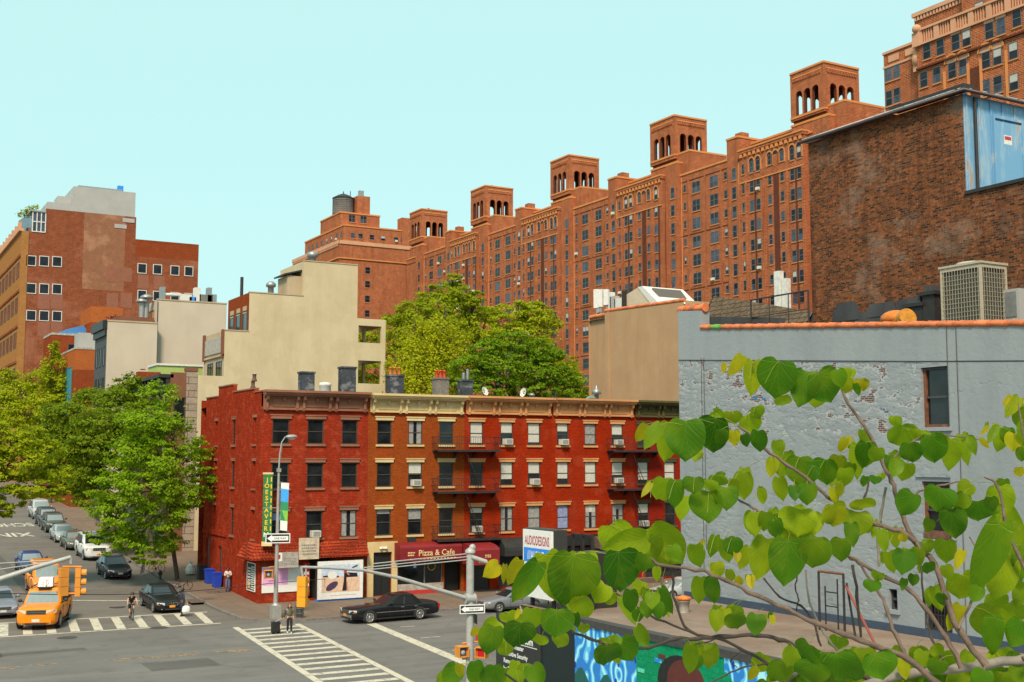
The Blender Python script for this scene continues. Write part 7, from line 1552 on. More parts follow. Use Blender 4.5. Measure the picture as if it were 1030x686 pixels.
# woman with shopping bags in front of the black sedan
p = ground_at(182.5, 620); person('dark clothed woman with shopping bags at the front of the black sedan', (p.x, p.y, .004), radians(20), dict(kl=(.06, .09, .5), al=(.08, .09, .09), ar=(-.08, -.09, .09), wr=(.05, -.25, .86), er=(-.02, -.24, 1.12)), SKIND, C_NAVY, C_NAVY, SHB, H_BK, True, False)
for (dx, dy, z0, w_, h_, mm, lab) in ((.2, -.34, .28, .44, .42, WHITE, 'white plastic bag carried by the dark clothed woman'), (.3, .25, .52, .3, .4, plain('bag_tan', (.50, .36, .22), .7), 'tan paper bag carried by the dark clothed woman')):
    b = MB(); F_ = Fr((p.x+dx, p.y+dy, z0), (1, 0, 0), (0, 1, 0)); n = 12
    prof = [(.55, 0), (.62, .12), (.60, .5), (.5, .85), (.2, 1.0)]
    vs = [F_(w_*k*cos(2*pi*i/n)*(1+.08*((i*7) % 3-1)), .16*k*sin(2*pi*i/n), h_*z) for k, z in prof for i in range(n)]
    b.add(vs, [(j*n+i, j*n+(i+1) % n, (j+1)*n+(i+1) % n, (j+1)*n+i) for j in range(4) for i in range(n)]+[tuple(range(n))[::-1]], mm, True); b.tube([F_(-.07, 0, h_*.97), F_(-.03, 0, h_+.14), F_(.05, 0, h_+.14), F_(.07, 0, h_*.97)], .008, mm, 4); single(b, 'shopping_bag', lab, 'bag', F_(0, 0, 0))
# cyclist riding towards us
p = ground_at(133.5, 624); bk = bicycle('dark racing bicycle ridden over the stripes by the helmeted cyclist', (p.x, p.y+.45, .004), radians(-93), paint('bike', (.02, .02, .022)), group=None)
person('cyclist in dark helmet and black top with bare arms riding over the stripes', (p.x, p.y+.45, .004), radians(-93), dict(pelvis=(-.2, 0, 1.0), waist=(-.12, 0, 1.11), chest=(.02, 0, 1.27), neck=(.13, 0, 1.42), head=(.2, 0, 1.53), sl=(.06, .19, 1.37), sr=(.06, -.19, 1.37), el=(.2, .27, 1.17), er=(.2, -.27, 1.17), wl=(.33, .28, 1.02), wr=(.33, -.28, 1.02), hl=(-.19, .1, .96), hr=(-.19, -.1, .96), kl=(.12, .12, .72), kr=(.16, -.12, .52), al=(-.05, .12, .48), ar=(.04, -.12, .22)), SKINL, C_BLACK, C_BLACK, SHB, H_BK, False, False, None, True, helmet=plain('helmet_black', (.02, .02, .022), .3))
# man leaning by the wall reading, and a far figure
p = ground_at(240, 594.5, .15); p.x = min(p.x, 25.05); person('person in pale shirt and jeans looking at hands beside the blue bins', (p.x, p.y, gz(p.y)+.152), radians(-110), dict(el=(.06, .24, 1.15), wl=(.26, .08, 1.2), er=(.06, -.24, 1.15), wr=(.26, -.08, 1.2), head=(.06, 0, 1.585)), SKIND, C_PALE, C_JEAN, SHB, H_BK, True)
p = at_z(655, 602, .15); q = Vector((p.x, p.y, 0)); person('person in red top and dark trousers on the far pavement, small between the big leaves', (52.2, 72.6, .155), radians(-60), dict(), SKIND, C_RED, C_NAVY, SHB, H_BK, True)

# bins and bags by the side wall
BLUEP = plain('bin_blue', (.012, .05, .42), .5, var=.15); BINK = plain('bin_black', (.02, .024, .03), .6)
def bin_(label, px_, py_, mat, g='bins at the side wall'):
    p = ground_at(px_, py_, .15); p.x = min(p.x, 24.9); z = gz(p.y)+.152; t = thing('wheelie_bin', label, 'bin', (p.x, p.y, z), g); b = MB(); F_ = Fr((p.x, p.y, z), (1, 0, 0), (0, 1, 0))
    b.add([F_(x, y, 0.02) for x, y in ((-.24, -.27), (.24, -.27), (.24, .27), (-.24, .27))]+[F_(x, y, 1.0) for x, y in ((-.3, -.34), (.3, -.34), (.3, .34), (-.3, .34))], [(3, 2, 1, 0), (0, 1, 5, 4), (1, 2, 6, 5), (2, 3, 7, 6), (3, 0, 4, 7), (4, 5, 6, 7)], mat); b.build('body', t)
    b = MB(); b.box(F_, -.33, .33, -.37, .37, 1.001, 1.06, mat); b.box(F_, -.25, .25, -.3, .3, 1.06, 1.1, mat); b.build('lid', t)
    for s in (-.26, .26): b = MB(); b.lathe(F_(s, .25, .1), [(.1, 0), (.1, .06)], TYRE, 10, axis='x'); b.build('wheel', t)
bin_('blue bin nearest the person in the pale shirt', 230, 590, BLUEP); bin_('blue bin wedged between the black bin and its blue neighbour', 224, 586, BLUEP); bin_('black bin beside the white rubbish bag', 219, 582, BINK)
p = ground_at(212, 577, .15); p.x = min(p.x, 24.8); b = MB(); z = gz(p.y)+.15; n = 12; prof = [(.1, 0), (.38, .08), (.42, .35), (.3, .7), (.1, .88), (.14, 1.0)]
b.add([(p.x+r_*cos(2*pi*i/n)*(1+.12*((i*5) % 3-1)), p.y+r_*sin(2*pi*i/n), z+h) for r_, h in prof for i in range(n)], [(j*n+i, j*n+(i+1) % n, (j+1)*n+(i+1) % n, (j+1)*n+i) for j in range(5) for i in range(n)], plain('rubbish_bag', (.66, .63, .58), .45)); single(b, 'rubbish_bag', 'full white rubbish bag tied at the top beside the black bin', 'rubbish bag', (p.x, p.y, z))
BK = paint('bike_dark', (.03, .03, .035)); BK2 = paint('bike_green', (.03, .05, .04))
for (px_, py_, rz, ln, c, lab) in ((143, 577, 1.2, .1, BK, 'black bicycle leaning at the tree nearest the black hatchback'), (158, 576, .55, -.12, BK2, 'dark green bicycle on the right of the pair at the tree trunk'), (181, 594, .15, .5, BK, 'dark bicycle slumped at the foot of the green tree trunk behind the black sedan')):
    p = ground_at(px_, py_, .15); bicycle(lab, (p.x, p.y, gz(p.y)+.152), rz, c, ln)
# hydrant
p = ground_at(161, 583, .15); z = gz(p.y)+.15; b = MB(); HY = plain('hydrant_black', (.03, .028, .028), .5); b.lathe((p.x, p.y, z), [(.17, 0), (.17, .05), (.11, .06), (.11, .5), (.14, .51), (.14, .56), (.12, .62), (.05, .7), (.03, .74)], HY, 14); b.tube([(p.x-.17, p.y, z+.42), (p.x+.17, p.y, z+.42)], .05, HY, 8); b.tube([(p.x, p.y, z+.4), (p.x, p.y-.17, z+.4)], .06, HY, 8); single(b, 'fire_hydrant', 'black fire hydrant at the kerb behind the parked black sedan', 'fire hydrant', (p.x, p.y, z))
# wire litter basket by the lamp post
p = ground_at(301, 621.5, .15); z = .152; t = thing('litter_basket', 'dark wire litter basket behind the woman with the wheeled case', 'litter bin', (p.x, p.y, z)); b = MB()
for i in range(20): a = 2*pi*i/20; b.tube([(p.x+.24*cos(a), p.y+.24*sin(a), z), (p.x+.32*cos(a), p.y+.32*sin(a), z+.95)], .012, AC_G, 4)
for h in (.02, .3, .6, .93): r_ = .24+.08*h/.95; b.tube([(p.x+r_*cos(2*pi*i/20), p.y+r_*sin(2*pi*i/20), z+h) for i in range(21)], .018, AC_G, 5, False)
b.build('mesh', t); b = MB(); b.lathe((p.x, p.y, z+.02), [(.2, 0), (.25, .7), (.2, .75)], IRON, 14); b.build('liner', t)
# lamp post with banner and one way sign
LAMPG = plain('lamp_grey', (.34, .33, .31), .5, metal=.3, var=.12); LIGHTM = plain('pole_pale', (.36, .355, .335), .5, metal=.1, var=.12)
lx, ly = 24.1, 72.15; lp_ = thing('street_lamp', 'tall grey curved arm street lamp with a banner at the corner', 'street lamp', (lx, ly, .15))
b = MB(); b.box(W0, lx-.28, lx+.28, ly-.28, ly+.28, .15, .95, LAMPG); b.lathe((lx, ly, .95), [(.24, 0), (.15, .12), (.145, .3)], LAMPG, 8, False); b.build('base', lp_)
ztop = 9.2; b = MB(); b.tube([(lx, ly, .9), (lx+.05, ly, ztop)], [.15, .075], LAMPG, 8); b.box(W0, lx-.06, lx+.16, ly-.12, ly+.12, ztop-.1, ztop+.12, LAMPG); b.build('pole', lp_)
b = MB(); b.tube([(lx+.05, ly, ztop), (lx+.08, ly-.02, ztop+1.0), (lx+.18, ly-.08, ztop+1.75), (lx+.36, ly-.15, ztop+2.05), (lx+.55, ly-.25, ztop+2.1)], [.06, .05, .045, .04, .035], LAMPG, 8); b.tube([(lx+.1, ly, ztop+.4), (lx+.2, ly-.1, ztop+1.5)], .015, LAMPG, 5); b.build('arm', lp_)
b = MB(); b.ball((lx+.72, ly-.32, ztop+2.08), .36, LAMPG, 12, 8, (1.1, .7, .38)); b.build('lamp_head', lp_); b = MB(); b.ball((lx+.74, ly-.32, ztop+2.0), .25, LENS, 12, 6, (1, .7, .45)); b.build('lens', lp_)
BW, BB, BG, BL = WHITE, plain('banner_blue', (.04, .33, .78), .6, obj=False), plain('banner_green', (.015, .24, .10), .6, obj=False), plain('banner_lime', (.20, .45, .05), .6, obj=False)
zt5 = at_X(285, 485, lx+.3).z; zb5 = at_X(285, 533, lx+.3).z; hh_ = zt5-zb5; w_ = .5; FN = Fr((lx+.18, ly-.05, 0), (.94, -.34, 0), (-.34, -.94, 0)); bn = MB()
def bq(z0, z1, m_, d0=0.0): bn.quad(FN(0, d0, zb5+hh_*z0), FN(w_*(.85+.15*z0), d0+.03, zb5+hh_*z0-.08), FN(w_*(.85+.15*z1), d0+.03, zb5+hh_*z1-.08), FN(0, d0, zb5+hh_*z1), m_)
bq(0, .2, BW); bq(.2, .42, BL); bq(.42, .6, BG); bq(.6, .87, BB); bq(.87, 1.0, BW); bn.add([FN(.02, .012, zb5+hh_*.2), FN(.3, .02, zb5+hh_*.2-.04), FN(.02, .012, zb5+hh_*.5)], [(0, 1, 2)], BG)
bn.text(FN, 'NYC', .13, .28, zb5+hh_*.07, .03, GL) if False else None
bn.build('banner', lp_)
b = MB(); b.tube([(lx, ly, zt5+.02), FN(w_+.04, 0, zt5-.08)], .02, LAMPG, 5); b.tube([(lx, ly, zb5), FN(w_, 0, zb5-.1)], .02, LAMPG, 5); b.tube([(lx-.95, ly-.1, zb5+1.35), (lx, ly, zb5+1.35)], .03, LAMPG, 6); b.build('bracket', lp_)
def one_way(parent, F_, u0, u1, z0, z1, d=0.0, left=True):
    b = MB(); b.box(F_, u0, u1, d-.02, d, z0, z1, WHITE); b.build('sign_plate', parent); b = MB(); k = (z1-z0)*.1
    b.box(F_, u0+k, u1-k, d+.001, d+.005, z0+k, z1-k, BLACK); b.build('sign_field', parent); b = MB(); h = z1-z0; m_ = (z0+z1)/2; a = u0+k*1.6; e = u1-k*2; n = a+h*.5
    pts = [(a, m_), (n, m_+h*.36), (n, m_+h*.22), (e, m_+h*.22), (e, m_-h*.22), (n, m_-h*.22), (n, m_-h*.36)]
    b.poly([F_(x, d+.008, z) for x, z in pts], WL); b.text(F_, 'ONE WAY', h*.3, (n+e)/2, m_-h*.11, d+.012, BLACK, sx=.9, bold=.01); b.build('sign_arrow', parent)
FO2 = Fr((lx, ly-.2, 0), (.96, -.28, 0), (-.28, -.96, 0)); zo = at_X(277, 541, lx).z; one_way(lp_, FO2, -.75, .75, zo-.3, zo+.3)
def traffic_head(parent, c, face, mat, lens_dark=True, s=1.0):
    """three section signal head; c top centre, face = horizontal unit direction it looks in"""
    F_ = Fr(c, (-face[1], face[0], 0), (face[0], face[1], 0)); b = MB()
    for k in range(3): b.box(F_, -.17*s, .17*s, -.11*s, .09*s, -.36*s*(k+1)+.012, -.36*s*k, mat)
    o = b.build('signal_head', parent); v = MB(); l = MB()
    for k in range(3):
        zc = -.36*s*k-.18*s; n = 12
        vs = [F_(.135*s*cos(2*pi*i/n), d, zc+.135*s*sin(2*pi*i/n)) for d in (.091*s, .30*s) for i in range(n)]; fs = [(i, (i+1) % n, n+(i+1) % n, n+i) for i in range(n) if not (7 <= i <= 9)]
        v.add(vs, fs, mat, True); l.poly([F_(.13*s*cos(2*pi*i/n), .095*s, zc+.13*s*sin(2*pi*i/n)) for i in range(n)], BLACK)
    v.build('visor', o); l.build('lens', o); return o
SIGO = plain('signal_orange', (.66, .24, .025), .5, var=.12, scale=2); SIGY = plain('signal_amber', (.72, .30, .012), .45, var=.1, scale=2)
# signal pole in front (right) with its curved mast arm to the left
pxx, pyy = 21.75, 41.75; sp = thing('signal_pole', 'pale grey signal pole with long curved mast arm, one way sign and pedestrian signals', 'traffic signal', (pxx, pyy, .15)); D_ = pxx*FW[0]+pyy*FW[1]
def zp(y, x=475): return at_depth(x, y, D_*1.0).z
zt6 = at_Y(475, 556, pyy).z
b = MB(); b.lathe((pxx, pyy, .15), [(.34, 0), (.34, .1), (.24, .7), (.17, .85)], LIGHTM, 12); b.tube([(pxx, pyy, .9), (pxx, pyy, zt6)], .15, LIGHTM, 14); b.lathe((pxx, pyy, zt6), [(.2, 0), (.2, .1), (.06, .2), (.001, .22)], LIGHTM, 12); b.tube([(pxx, pyy-.1, zt6-.15), (pxx+.55, pyy-.3, zt6-.35)], .09, LIGHTM, 8); b.ball((pxx+.1, pyy, zt6+.2), .14, LIGHTM, 8, 6); b.build('pole', sp)
b = MB(); arm = [(470, 602), (440, 593), (400, 581), (365, 573.5), (330, 571), (303, 570.5)]; P_ = [at_Y(x, y, pyy) for x, y in arm]; b.tube([(pxx, pyy, P_[0].z)]+P_, [.09, .085, .08, .07, .06, .055, .05], LIGHTM, 10); b.tube([(pxx-.22, pyy, P_[0].z), (pxx+.2, pyy, P_[0].z)], .2, LIGHTM, 10); b.build('mast_arm', sp)
b = MB(); 
for (a, c) in (((470, 557), (376, 567)), ((470, 560), (366, 571)), ((470, 563), (372, 573))): b.tube([at_Y(*a, pyy), at_Y(*c, pyy)], .022, LIGHTM, 5)
b.build('stay_cable', sp)
q = at_Y(304.5, 580, pyy); traffic_head(sp, (q.x, q.y, q.z), (.72, .69), SIGY); b = MB(); b.tube([(P_[-1].x, P_[-1].y, P_[-1].z), (q.x, q.y, q.z)], .05, LIGHTM, 6); b.tube([(q.x+.12, q.y, q.z-.4), (q.x+.12, q.y, q.z+.4)], .03, LIGHTM, 5); b.build('hanger', sp)
FS = Fr((pxx, pyy-.24, 0), (.97, -.24, 0), (-.24, -.97, 0)); za_ = at_Y(474, 613, pyy-.3).z; one_way(sp, FS, -.52, .48, za_-.17, za_+.17)
zb_ = at_Y(483, 622, pyy).z; b = MB(); b.box(Fr((pxx+.22, pyy, 0), (.25, .97, 0), (.97, -.25, 0)), -.3, .3, 0, .02, zb_-.18, zb_+.18, BLACK); b.box(Fr((pxx+.243, pyy, 0), (.25, .97, 0), (.97, -.25, 0)), -.15, .15, 0, .005, zb_-.1, zb_+.1, WHITE); b.build('side_sign', sp)
zc_ = at_Y(488, 640, pyy).z; b = MB(); b.box(Fr((pxx+.3, pyy+.1, 0), (1, 0, 0), (0, -1, 0)), 0, .34, 0, .03, zc_-.2, zc_+.2, REDM); b.build('red_sign', sp)
def ped(parent, c, face, red=False, mat=SIGO, s=.42):
    F_ = Fr(c, (-face[1], face[0], 0), (face[0], face[1], 0)); b = MB(); b.box(F_, -s/2, s/2, -.18, .1, -s/2, s/2, mat)
    for (a, e, f, g_) in ((-s/2, s/2, s/2-.03, s/2), (-s/2, -s/2+.03, -s/2, s/2-.031), (s/2-.03, s/2, -s/2, s/2-.031)): b.box(F_, a, e, .101, .22, f, g_, mat)
    o = b.build('pedestrian_signal', parent); l = MB(); l.box(F_, -s*.36, s*.36, .101, .108, -s*.36, s*.36, TAILL if red else DKG); l.build('signal_face', o)
    if not red: g_ = MB(); g_.ball(F_(.0, .11, -.02), .1, GREYM, 8, 5, (1, .3, 1)); g_.build('symbol', o)
q = at_Y(465, 655, pyy); q2 = at_Y(483, 656, pyy); b = MB(); b.tube([(q.x, pyy, q.z+.3), (q2.x, pyy, q.z+.32)], .03, SIGO, 6); b.tube([(q.x, pyy, q.z-.3), (q2.x, pyy, q.z-.28)], .03, SIGO, 6); b.build('hanger', sp)
ped(sp, (q.x-.05, pyy-.05, q.z), (.0, -1.0)); ped(sp, (q2.x+.05, pyy-.05, q2.z), (-.75, -.66), True)
ped(lp_, (lx-.55, ly-.3, at_X(267, 574, lx).z), (-.5, -.87), False, SIGO, .52); b = MB(); b.tube([(lx-.5, ly-.1, at_X(267, 567, lx).z), (lx, ly, at_X(267, 567, lx).z)], .03, SIGO, 6); b.tube([(lx-.5, ly-.1, at_X(267, 581, lx).z), (lx, ly, at_X(267, 581, lx).z)], .03, SIGO, 6); b.build('signal_bracket', lp_)
# signal at the left edge: its pole stands outside the frame
sl = thing('signal_mast', 'pale straight mast arm with an orange traffic signal over the yellow taxis', 'traffic signal', (2.0, 42.0, .15)); b = MB(); ar = [at_Y(-70, 608, 42), at_Y(0, 582.5, 42), at_Y(35, 571, 42), at_Y(71, 560.5, 42)]
px0 = ar[0].x; b.lathe((px0, 42, .15), [(.34, 0), (.24, .7), (.17, .85)], LIGHTM, 12); b.tube([(px0, 42, .9), (px0, 42, ar[0].z+1.8)], .17, LIGHTM, 12); b.build('pole', sl)
b = MB(); b.tube(ar, [.11, .09, .08, .07], LIGHTM, 10); b.tube([ar[-1], at_Y(71.5, 567, 42)], .06, LIGHTM, 6); b.build('mast_arm', sl); b = MB(); b.tube([at_Y(-70, 571, 42), at_Y(52, 563.5, 42)], .02, LIGHTM, 5); b.tube([at_Y(-70, 583, 42), at_Y(52, 565, 42)], .02, LIGHTM, 5); b.build('stay_cable', sl)
q = at_Y(68, 571, 42); traffic_head(sl, (q.x-.12, q.y, q.z), (-.3, .95), SIGO, s=.85); q = at_Y(79, 571.5, 42); traffic_head(sl, (q.x, q.y, q.z), (.98, -.2), SIGO, s=.85)
b = MB(); q0, q1 = at_Y(63, 570, 42), at_Y(82, 570, 42); b.tube([q0, q1], .035, SIGO, 6); q0, q1 = at_Y(63, 597, 42), at_Y(82, 597, 42); b.tube([q0, q1], .035, SIGO, 6); b.build('signal_bracket', sl)
# wires across the street, manholes, pavement hatches
b = MB(); A, B_ = at_Y(-30, 596, 60), Vector((lx, ly, at_X(277, 586, lx).z)); n = 14; b.tube([A.lerp(B_, i/n)-Vector((0, 0, .35*sin(pi*i/n))) for i in range(n+1)]+[Vector((30.5, 79.6, at_Y(330, 582, 79.6).z))], .02, IRON, 4); single(b, 'overhead_cable', 'thin dark cable sagging across the side street to the lamp post', 'cable', (lx, ly, 2))
MH = plain('manhole_iron', (.05, .042, .036), .7, var=.3, scale=8)
for (px_, py_, lab) in ((67.5, 641.5, 'round iron manhole cover in front of the yellow taxi'), (160, 631.5, 'round iron manhole cover at the edge of the side street stripes'), (118, 610.5, 'small iron cover between the stop line and the cyclist')):
    p = ground_at(px_, py_); t_ = MB(); t_.lathe((p.x, p.y, gz(p.y)+.006), [(.55, 0), (.53, .006), (.4, .006), (.38, .003), (.001, .003)], MH, 24, False); single(t_, 'manhole_cover', lab, 'manhole cover', (p.x, p.y, gz(p.y)+.006))
HT = plain('hatch_steel', (.11, .08, .065), .7, var=.3, scale=6)
for (px_, py_, w_, d_, lab) in ((203, 604, 1.9, 1.7, 'steel pavement hatch near the kerb corner'), (219, 595, 1.7, 1.3, 'steel pavement hatch in front of the blue bins')):
    p = ground_at(px_, py_, .15); z = gz(p.y)+.16; F_ = Fr((p.x, p.y, z), (1, 0, 0), (0, 1, .0)); b = MB(); k = gz(p.y+d_/2)-gz(p.y-d_/2)
    b.quad((p.x-w_/2, p.y-d_/2, z-k/2), (p.x+w_/2, p.y-d_/2, z-k/2), (p.x+w_/2, p.y+d_/2, z+k/2), (p.x-w_/2, p.y+d_/2, z+k/2), HT); b.box(W0, p.x-.02, p.x+.02, p.y-d_/2, p.y+d_/2, z-.1, z+.012, MH); single(b, 'pavement_hatch', lab, 'hatch', (p.x, p.y, z))
# low iron fence of the front gardens
t = thing('garden_fence', 'black iron railing fence of the front gardens under the street trees', 'fence', (24.9, 116, gz(112))); b = MB()
for i in range(60): y = 106+i*.5; b.tube([(25.0, y, gz(y)+.15), (25.0, y, gz(y)+1.35)], .018, IRON, 4)
for h in (.3, 1.25): b.tube([(25.0, 106, gz(106)+h), (25.0, 136, gz(136)+h)], .025, IRON, 4)
b.build('rail', t)
# ================================================================== trees
BARK = plain('bark', (.075, .055, .04), .9, var=.35, scale=9, obj=False, bmp=.5)
LF_FRONT = leafmat('leaf_fresh', [(.15, .27, .010), (.22, .36, .013), (.29, .43, .018), (.36, .48, .025)])
LF_MID = leafmat('leaf_olive', [(.12, .18, .010), (.18, .25, .014), (.24, .32, .018), (.30, .37, .024)])
LF_GOLD = leafmat('leaf_gold_green', [(.22, .28, .010), (.30, .37, .014), (.38, .44, .018), (.44, .48, .024)])
LF_YEL = leafmat('leaf_yellow_green', [(.26, .32, .010), (.34, .41, .014), (.43, .48, .018), (.48, .50, .022)])
LF_DEEP = leafmat('leaf_deep', [(.12, .22, .010), (.17, .29, .014), (.23, .36, .018), (.30, .42, .024)])
LF_WIL = leafmat('leaf_willow', [(.33, .37, .012), (.43, .47, .016), (.52, .53, .02), (.55, .54, .024)])
def add_leaf(vs, fs, p, s, rr, up=.35, lean=None):
    n = Vector((rr.gauss(0, .7), rr.gauss(0, .7), rr.gauss(0, .7)+up*2.6)).normalized()
    if lean is not None: n = (n+lean*1.0).normalized()
    a = n.orthogonal().normalized(); w = rr.random()*6.28; b = n.cross(a); u = a*cos(w)+b*sin(w); v = n.cross(u); k = rr.uniform(.65, 1.25)*s; i = len(vs)
    q = Vector(p); vs += [tuple(q-u*k*.5), tuple(q+v*k*.34+n*k*.06), tuple(q+u*k*.55-n*k*.08), tuple(q-v*k*.34+n*k*.06)]; fs.append((i, i+1, i+2, i+3))
def tree(name, label, base, clumps, mat, n, size, seed, group=None, trunk_r=.22, fork=.35, droop=0.0, cat='tree'):
    """clumps: (centre, radii); leaves gather in sprays on the clump's outer shell, gaps stay between"""
    rr = random.Random(seed); base = Vector(base); t = thing(name, label, cat, base, group)
    vol = [c[1][0]*c[1][1]*c[1][2] for c in clumps]; area = [v**.67 for v in vol]; tot = sum(area)
    vs, fs = [], []
    for (c, r), a in zip(clumps, area):
        c = Vector(c); m = int(n*a/tot); nsp = max(6, m//40)
        for _ in range(nsp):
            d = Vector((rr.gauss(0, 1), rr.gauss(0, 1), rr.gauss(0, 1)+.15)).normalized(); k = rr.uniform(.55, 1.08)**.6
            sc = Vector((c.x+d.x*r[0]*k, c.y+d.y*r[1]*k, c.z+d.z*r[2]*k)); sr = min(r)*rr.uniform(.18, .38)
            for _ in range(40):
                o = Vector((rr.gauss(0, .6)*sr*1.3, rr.gauss(0, .6)*sr*1.3, rr.gauss(0, .27)*sr-abs(rr.gauss(0, 1))*droop)); add_leaf(vs, fs, sc+o, size, rr, .4, d)
    tr = MB(); ctr = sum((Vector(c[0]) for c in clumps), Vector())/len(clumps); top = max(c[0][2] for c in clumps)
    f = base.lerp(Vector((ctr.x, ctr.y, top)), fork); f.x = lerp(base.x, ctr.x, .4); f.y = lerp(base.y, ctr.y, .4)
    mid = base.lerp(f, .5)+Vector((rr.uniform(-.15, .15), rr.uniform(-.15, .15), 0))
    tr.tube([base-Vector((0, 0, .1)), base+Vector((0, 0, .3)), mid, f], [trunk_r*1.35, trunk_r, trunk_r*.9, trunk_r*.75], BARK, 10)
    lim = clumps if len(clumps) < 16 else rr.sample(clumps, 16)
    for c, r in lim:
        c = Vector(c); m1 = f.lerp(c, .45)+Vector((rr.uniform(-.4, .4), rr.uniform(-.4, .4), rr.uniform(.0, .5))); tr.tube([f-Vector((0, 0, rr.uniform(0, .8))), m1, c], [trunk_r*.5, trunk_r*.32, trunk_r*.1], BARK, 6)
        for _ in range(4):
            d = Vector((rr.gauss(0, 1), rr.gauss(0, 1), rr.gauss(.3, 1))).normalized(); e = c+Vector((d.x*r[0], d.y*r[1], d.z*r[2]))*.85; tr.tube([m1.lerp(c, .6), c.lerp(e, .5)+Vector((0, 0, .1)), e], [trunk_r*.2, trunk_r*.12, .015], BARK, 4)
    tr.build('trunk', t); cr = MB(); cr.add(vs, fs, mat); cr.build('crown', t); return t
def cl(px_, py_, Y, rx_, rz_, ry=None):                 # a clump seen at a pixel, at a true distance Y
    c = at_Y(px_, py_, Y); k = (c.x*FW[0]+c.y*FW[1])/FPX; return (tuple(c), (rx_*k, (ry or rx_)*k, rz_*k))
TG = 'street trees of the side street'
g = ground_at(178, 584, .15); g.z = gz(g.y)+.15; Y = g.y-1.0
tree('street_tree', 'fresh green street tree in front of the corner tenement side wall, bicycles at its foot', g, [cl(160, 400, Y+1, 18, 16), cl(148, 425, Y, 26, 18), cl(172, 432, Y-1.2, 20, 18), cl(130, 455, Y+.5, 26, 18), cl(170, 462, Y-1.5, 30, 18), cl(197, 452, Y+.5, 18, 14), cl(204, 478, Y, 18, 13), cl(112, 488, Y, 26, 16), cl(150, 492, Y-2, 30, 18), cl(186, 497, Y-1.5, 26, 15), cl(124, 515, Y-1, 30, 16), cl(166, 520, Y-1.5, 24, 15), cl(104, 512, Y+1, 18, 13), cl(140, 540, Y-1, 24, 14), cl(170, 548, Y-.5, 16, 11), cl(205, 500, Y, 14, 9), cl(214, 487, Y+1, 9, 8), cl(120, 545, Y, 22, 12), cl(150, 560, Y-1, 18, 8), cl(96, 540, Y+1.5, 12, 8)], LF_FRONT, 26000, .23, 11, TG, .17, .5)
g = ground_at(154, 561, .15); g.z = gz(g.y)+.15; Y = g.y
tree('street_tree', 'slender olive green street tree rising behind the fresh green one, level with the brownstone cornice', g, [cl(128, 388, Y+3, 15, 12), cl(118, 405, Y+2, 22, 16), cl(138, 400, Y+3, 18, 14), cl(100, 425, Y, 24, 18), cl(128, 425, Y, 24, 18), cl(95, 450, Y-1, 26, 18), cl(120, 450, Y+1, 26, 18), cl(86, 475, Y, 22, 16), cl(108, 478, Y+1, 24, 16), cl(92, 500, Y, 20, 12), cl(140, 440, Y+3, 20, 16), cl(146, 470, Y+2, 18, 14)], LF_MID, 22000, .26, 12, TG, .2, .5)
g = ground_at(117, 549, .15); g.z = gz(g.y)+.15; Y = g.y
tree('street_tree', 'broad dull green street tree over the parked cars, behind the two trees at the corner', g, [cl(70, 420, Y, 26, 18), cl(95, 405, Y+3, 22, 16), cl(50, 440, Y+4, 26, 16), cl(80, 445, Y, 28, 18), cl(60, 470, Y+2, 26, 16), cl(84, 480, Y, 22, 14), cl(40, 475, Y+6, 20, 12), cl(105, 440, Y+2, 24, 16), cl(72, 492, Y+2, 14, 9)], LF_MID, 22000, .28, 13, TG, .22, .5)
g = Vector((24.8, 166, gz(166)+.15)); Y = 166
tree('street_tree', 'feathery yellow green tree before the teal window of the rust brick building', g, [cl(55, 370, Y, 13, 16), cl(40, 385, Y+4, 16, 14), cl(62, 388, Y, 15, 13), cl(20, 395, Y+8, 18, 14), cl(48, 405, Y, 20, 14), cl(28, 415, Y+5, 22, 14), cl(8, 410, Y+8, 18, 16), cl(70, 405, Y, 14, 12), cl(52, 352, Y, 6, 12), cl(10, 380, Y+10, 12, 12)], LF_YEL, 15000, .36, 14, TG, .24, .5, droop=.35)
g = Vector((5.0-2.2, 93, gz(93)+.15)); Y = 91
tree('street_tree', 'bright yellow green tree reaching in from the left edge over the street', g, [cl(8, 445, Y, 22, 15), cl(30, 440, Y+1, 18, 12), cl(-15, 440, Y, 26, 18), cl(48, 455, Y+1, 15, 12), cl(20, 465, Y, 26, 15), cl(55, 475, Y+1, 17, 12), cl(-10, 475, Y, 26, 18), cl(35, 490, Y, 24, 12), cl(5, 500, Y, 24, 12), cl(58, 495, Y, 13, 9), cl(-45, 450, Y, 30, 26), cl(-50, 480, Y, 30, 22), cl(-2, 518, Y, 14, 7), cl(-30, 425, Y, 26, 14)], LF_YEL, 26000, .22, 15, TG, .2, .55)
YG_ = 'backyard trees behind the tenement row'
def yard(label, gx, gy, cls, mat, n, s, seed, **k): tree(k.pop('name', 'backyard_tree'), label, (gx, gy, 0.2), cls, mat, n, s, seed, YG_, .35, .45, **k)
def yx(px_, Y): return at_Y(px_, 350, Y).x
yard('tallest olive green backyard tree, its peak before the middle belfry block', yx(455, 122), 122, [cl(455, 292, 122, 14, 14), cl(440, 310, 122, 22, 16), cl(468, 312, 123, 20, 16), cl(420, 318, 120, 22, 16), cl(405, 335, 120, 18, 18), cl(445, 335, 121, 28, 18), cl(480, 330, 122, 20, 16), cl(400, 360, 119, 16, 20), cl(430, 360, 120, 26, 20), cl(395, 320, 122, 9, 10), cl(492, 316, 124, 14, 10), cl(374, 345, 124, 16, 16), cl(372, 375, 122, 16, 18), cl(455, 283, 122, 9, 8), cl(432, 296, 122, 12, 10), cl(478, 300, 122, 10, 8)], LF_GOLD, 26000, .32, 21)
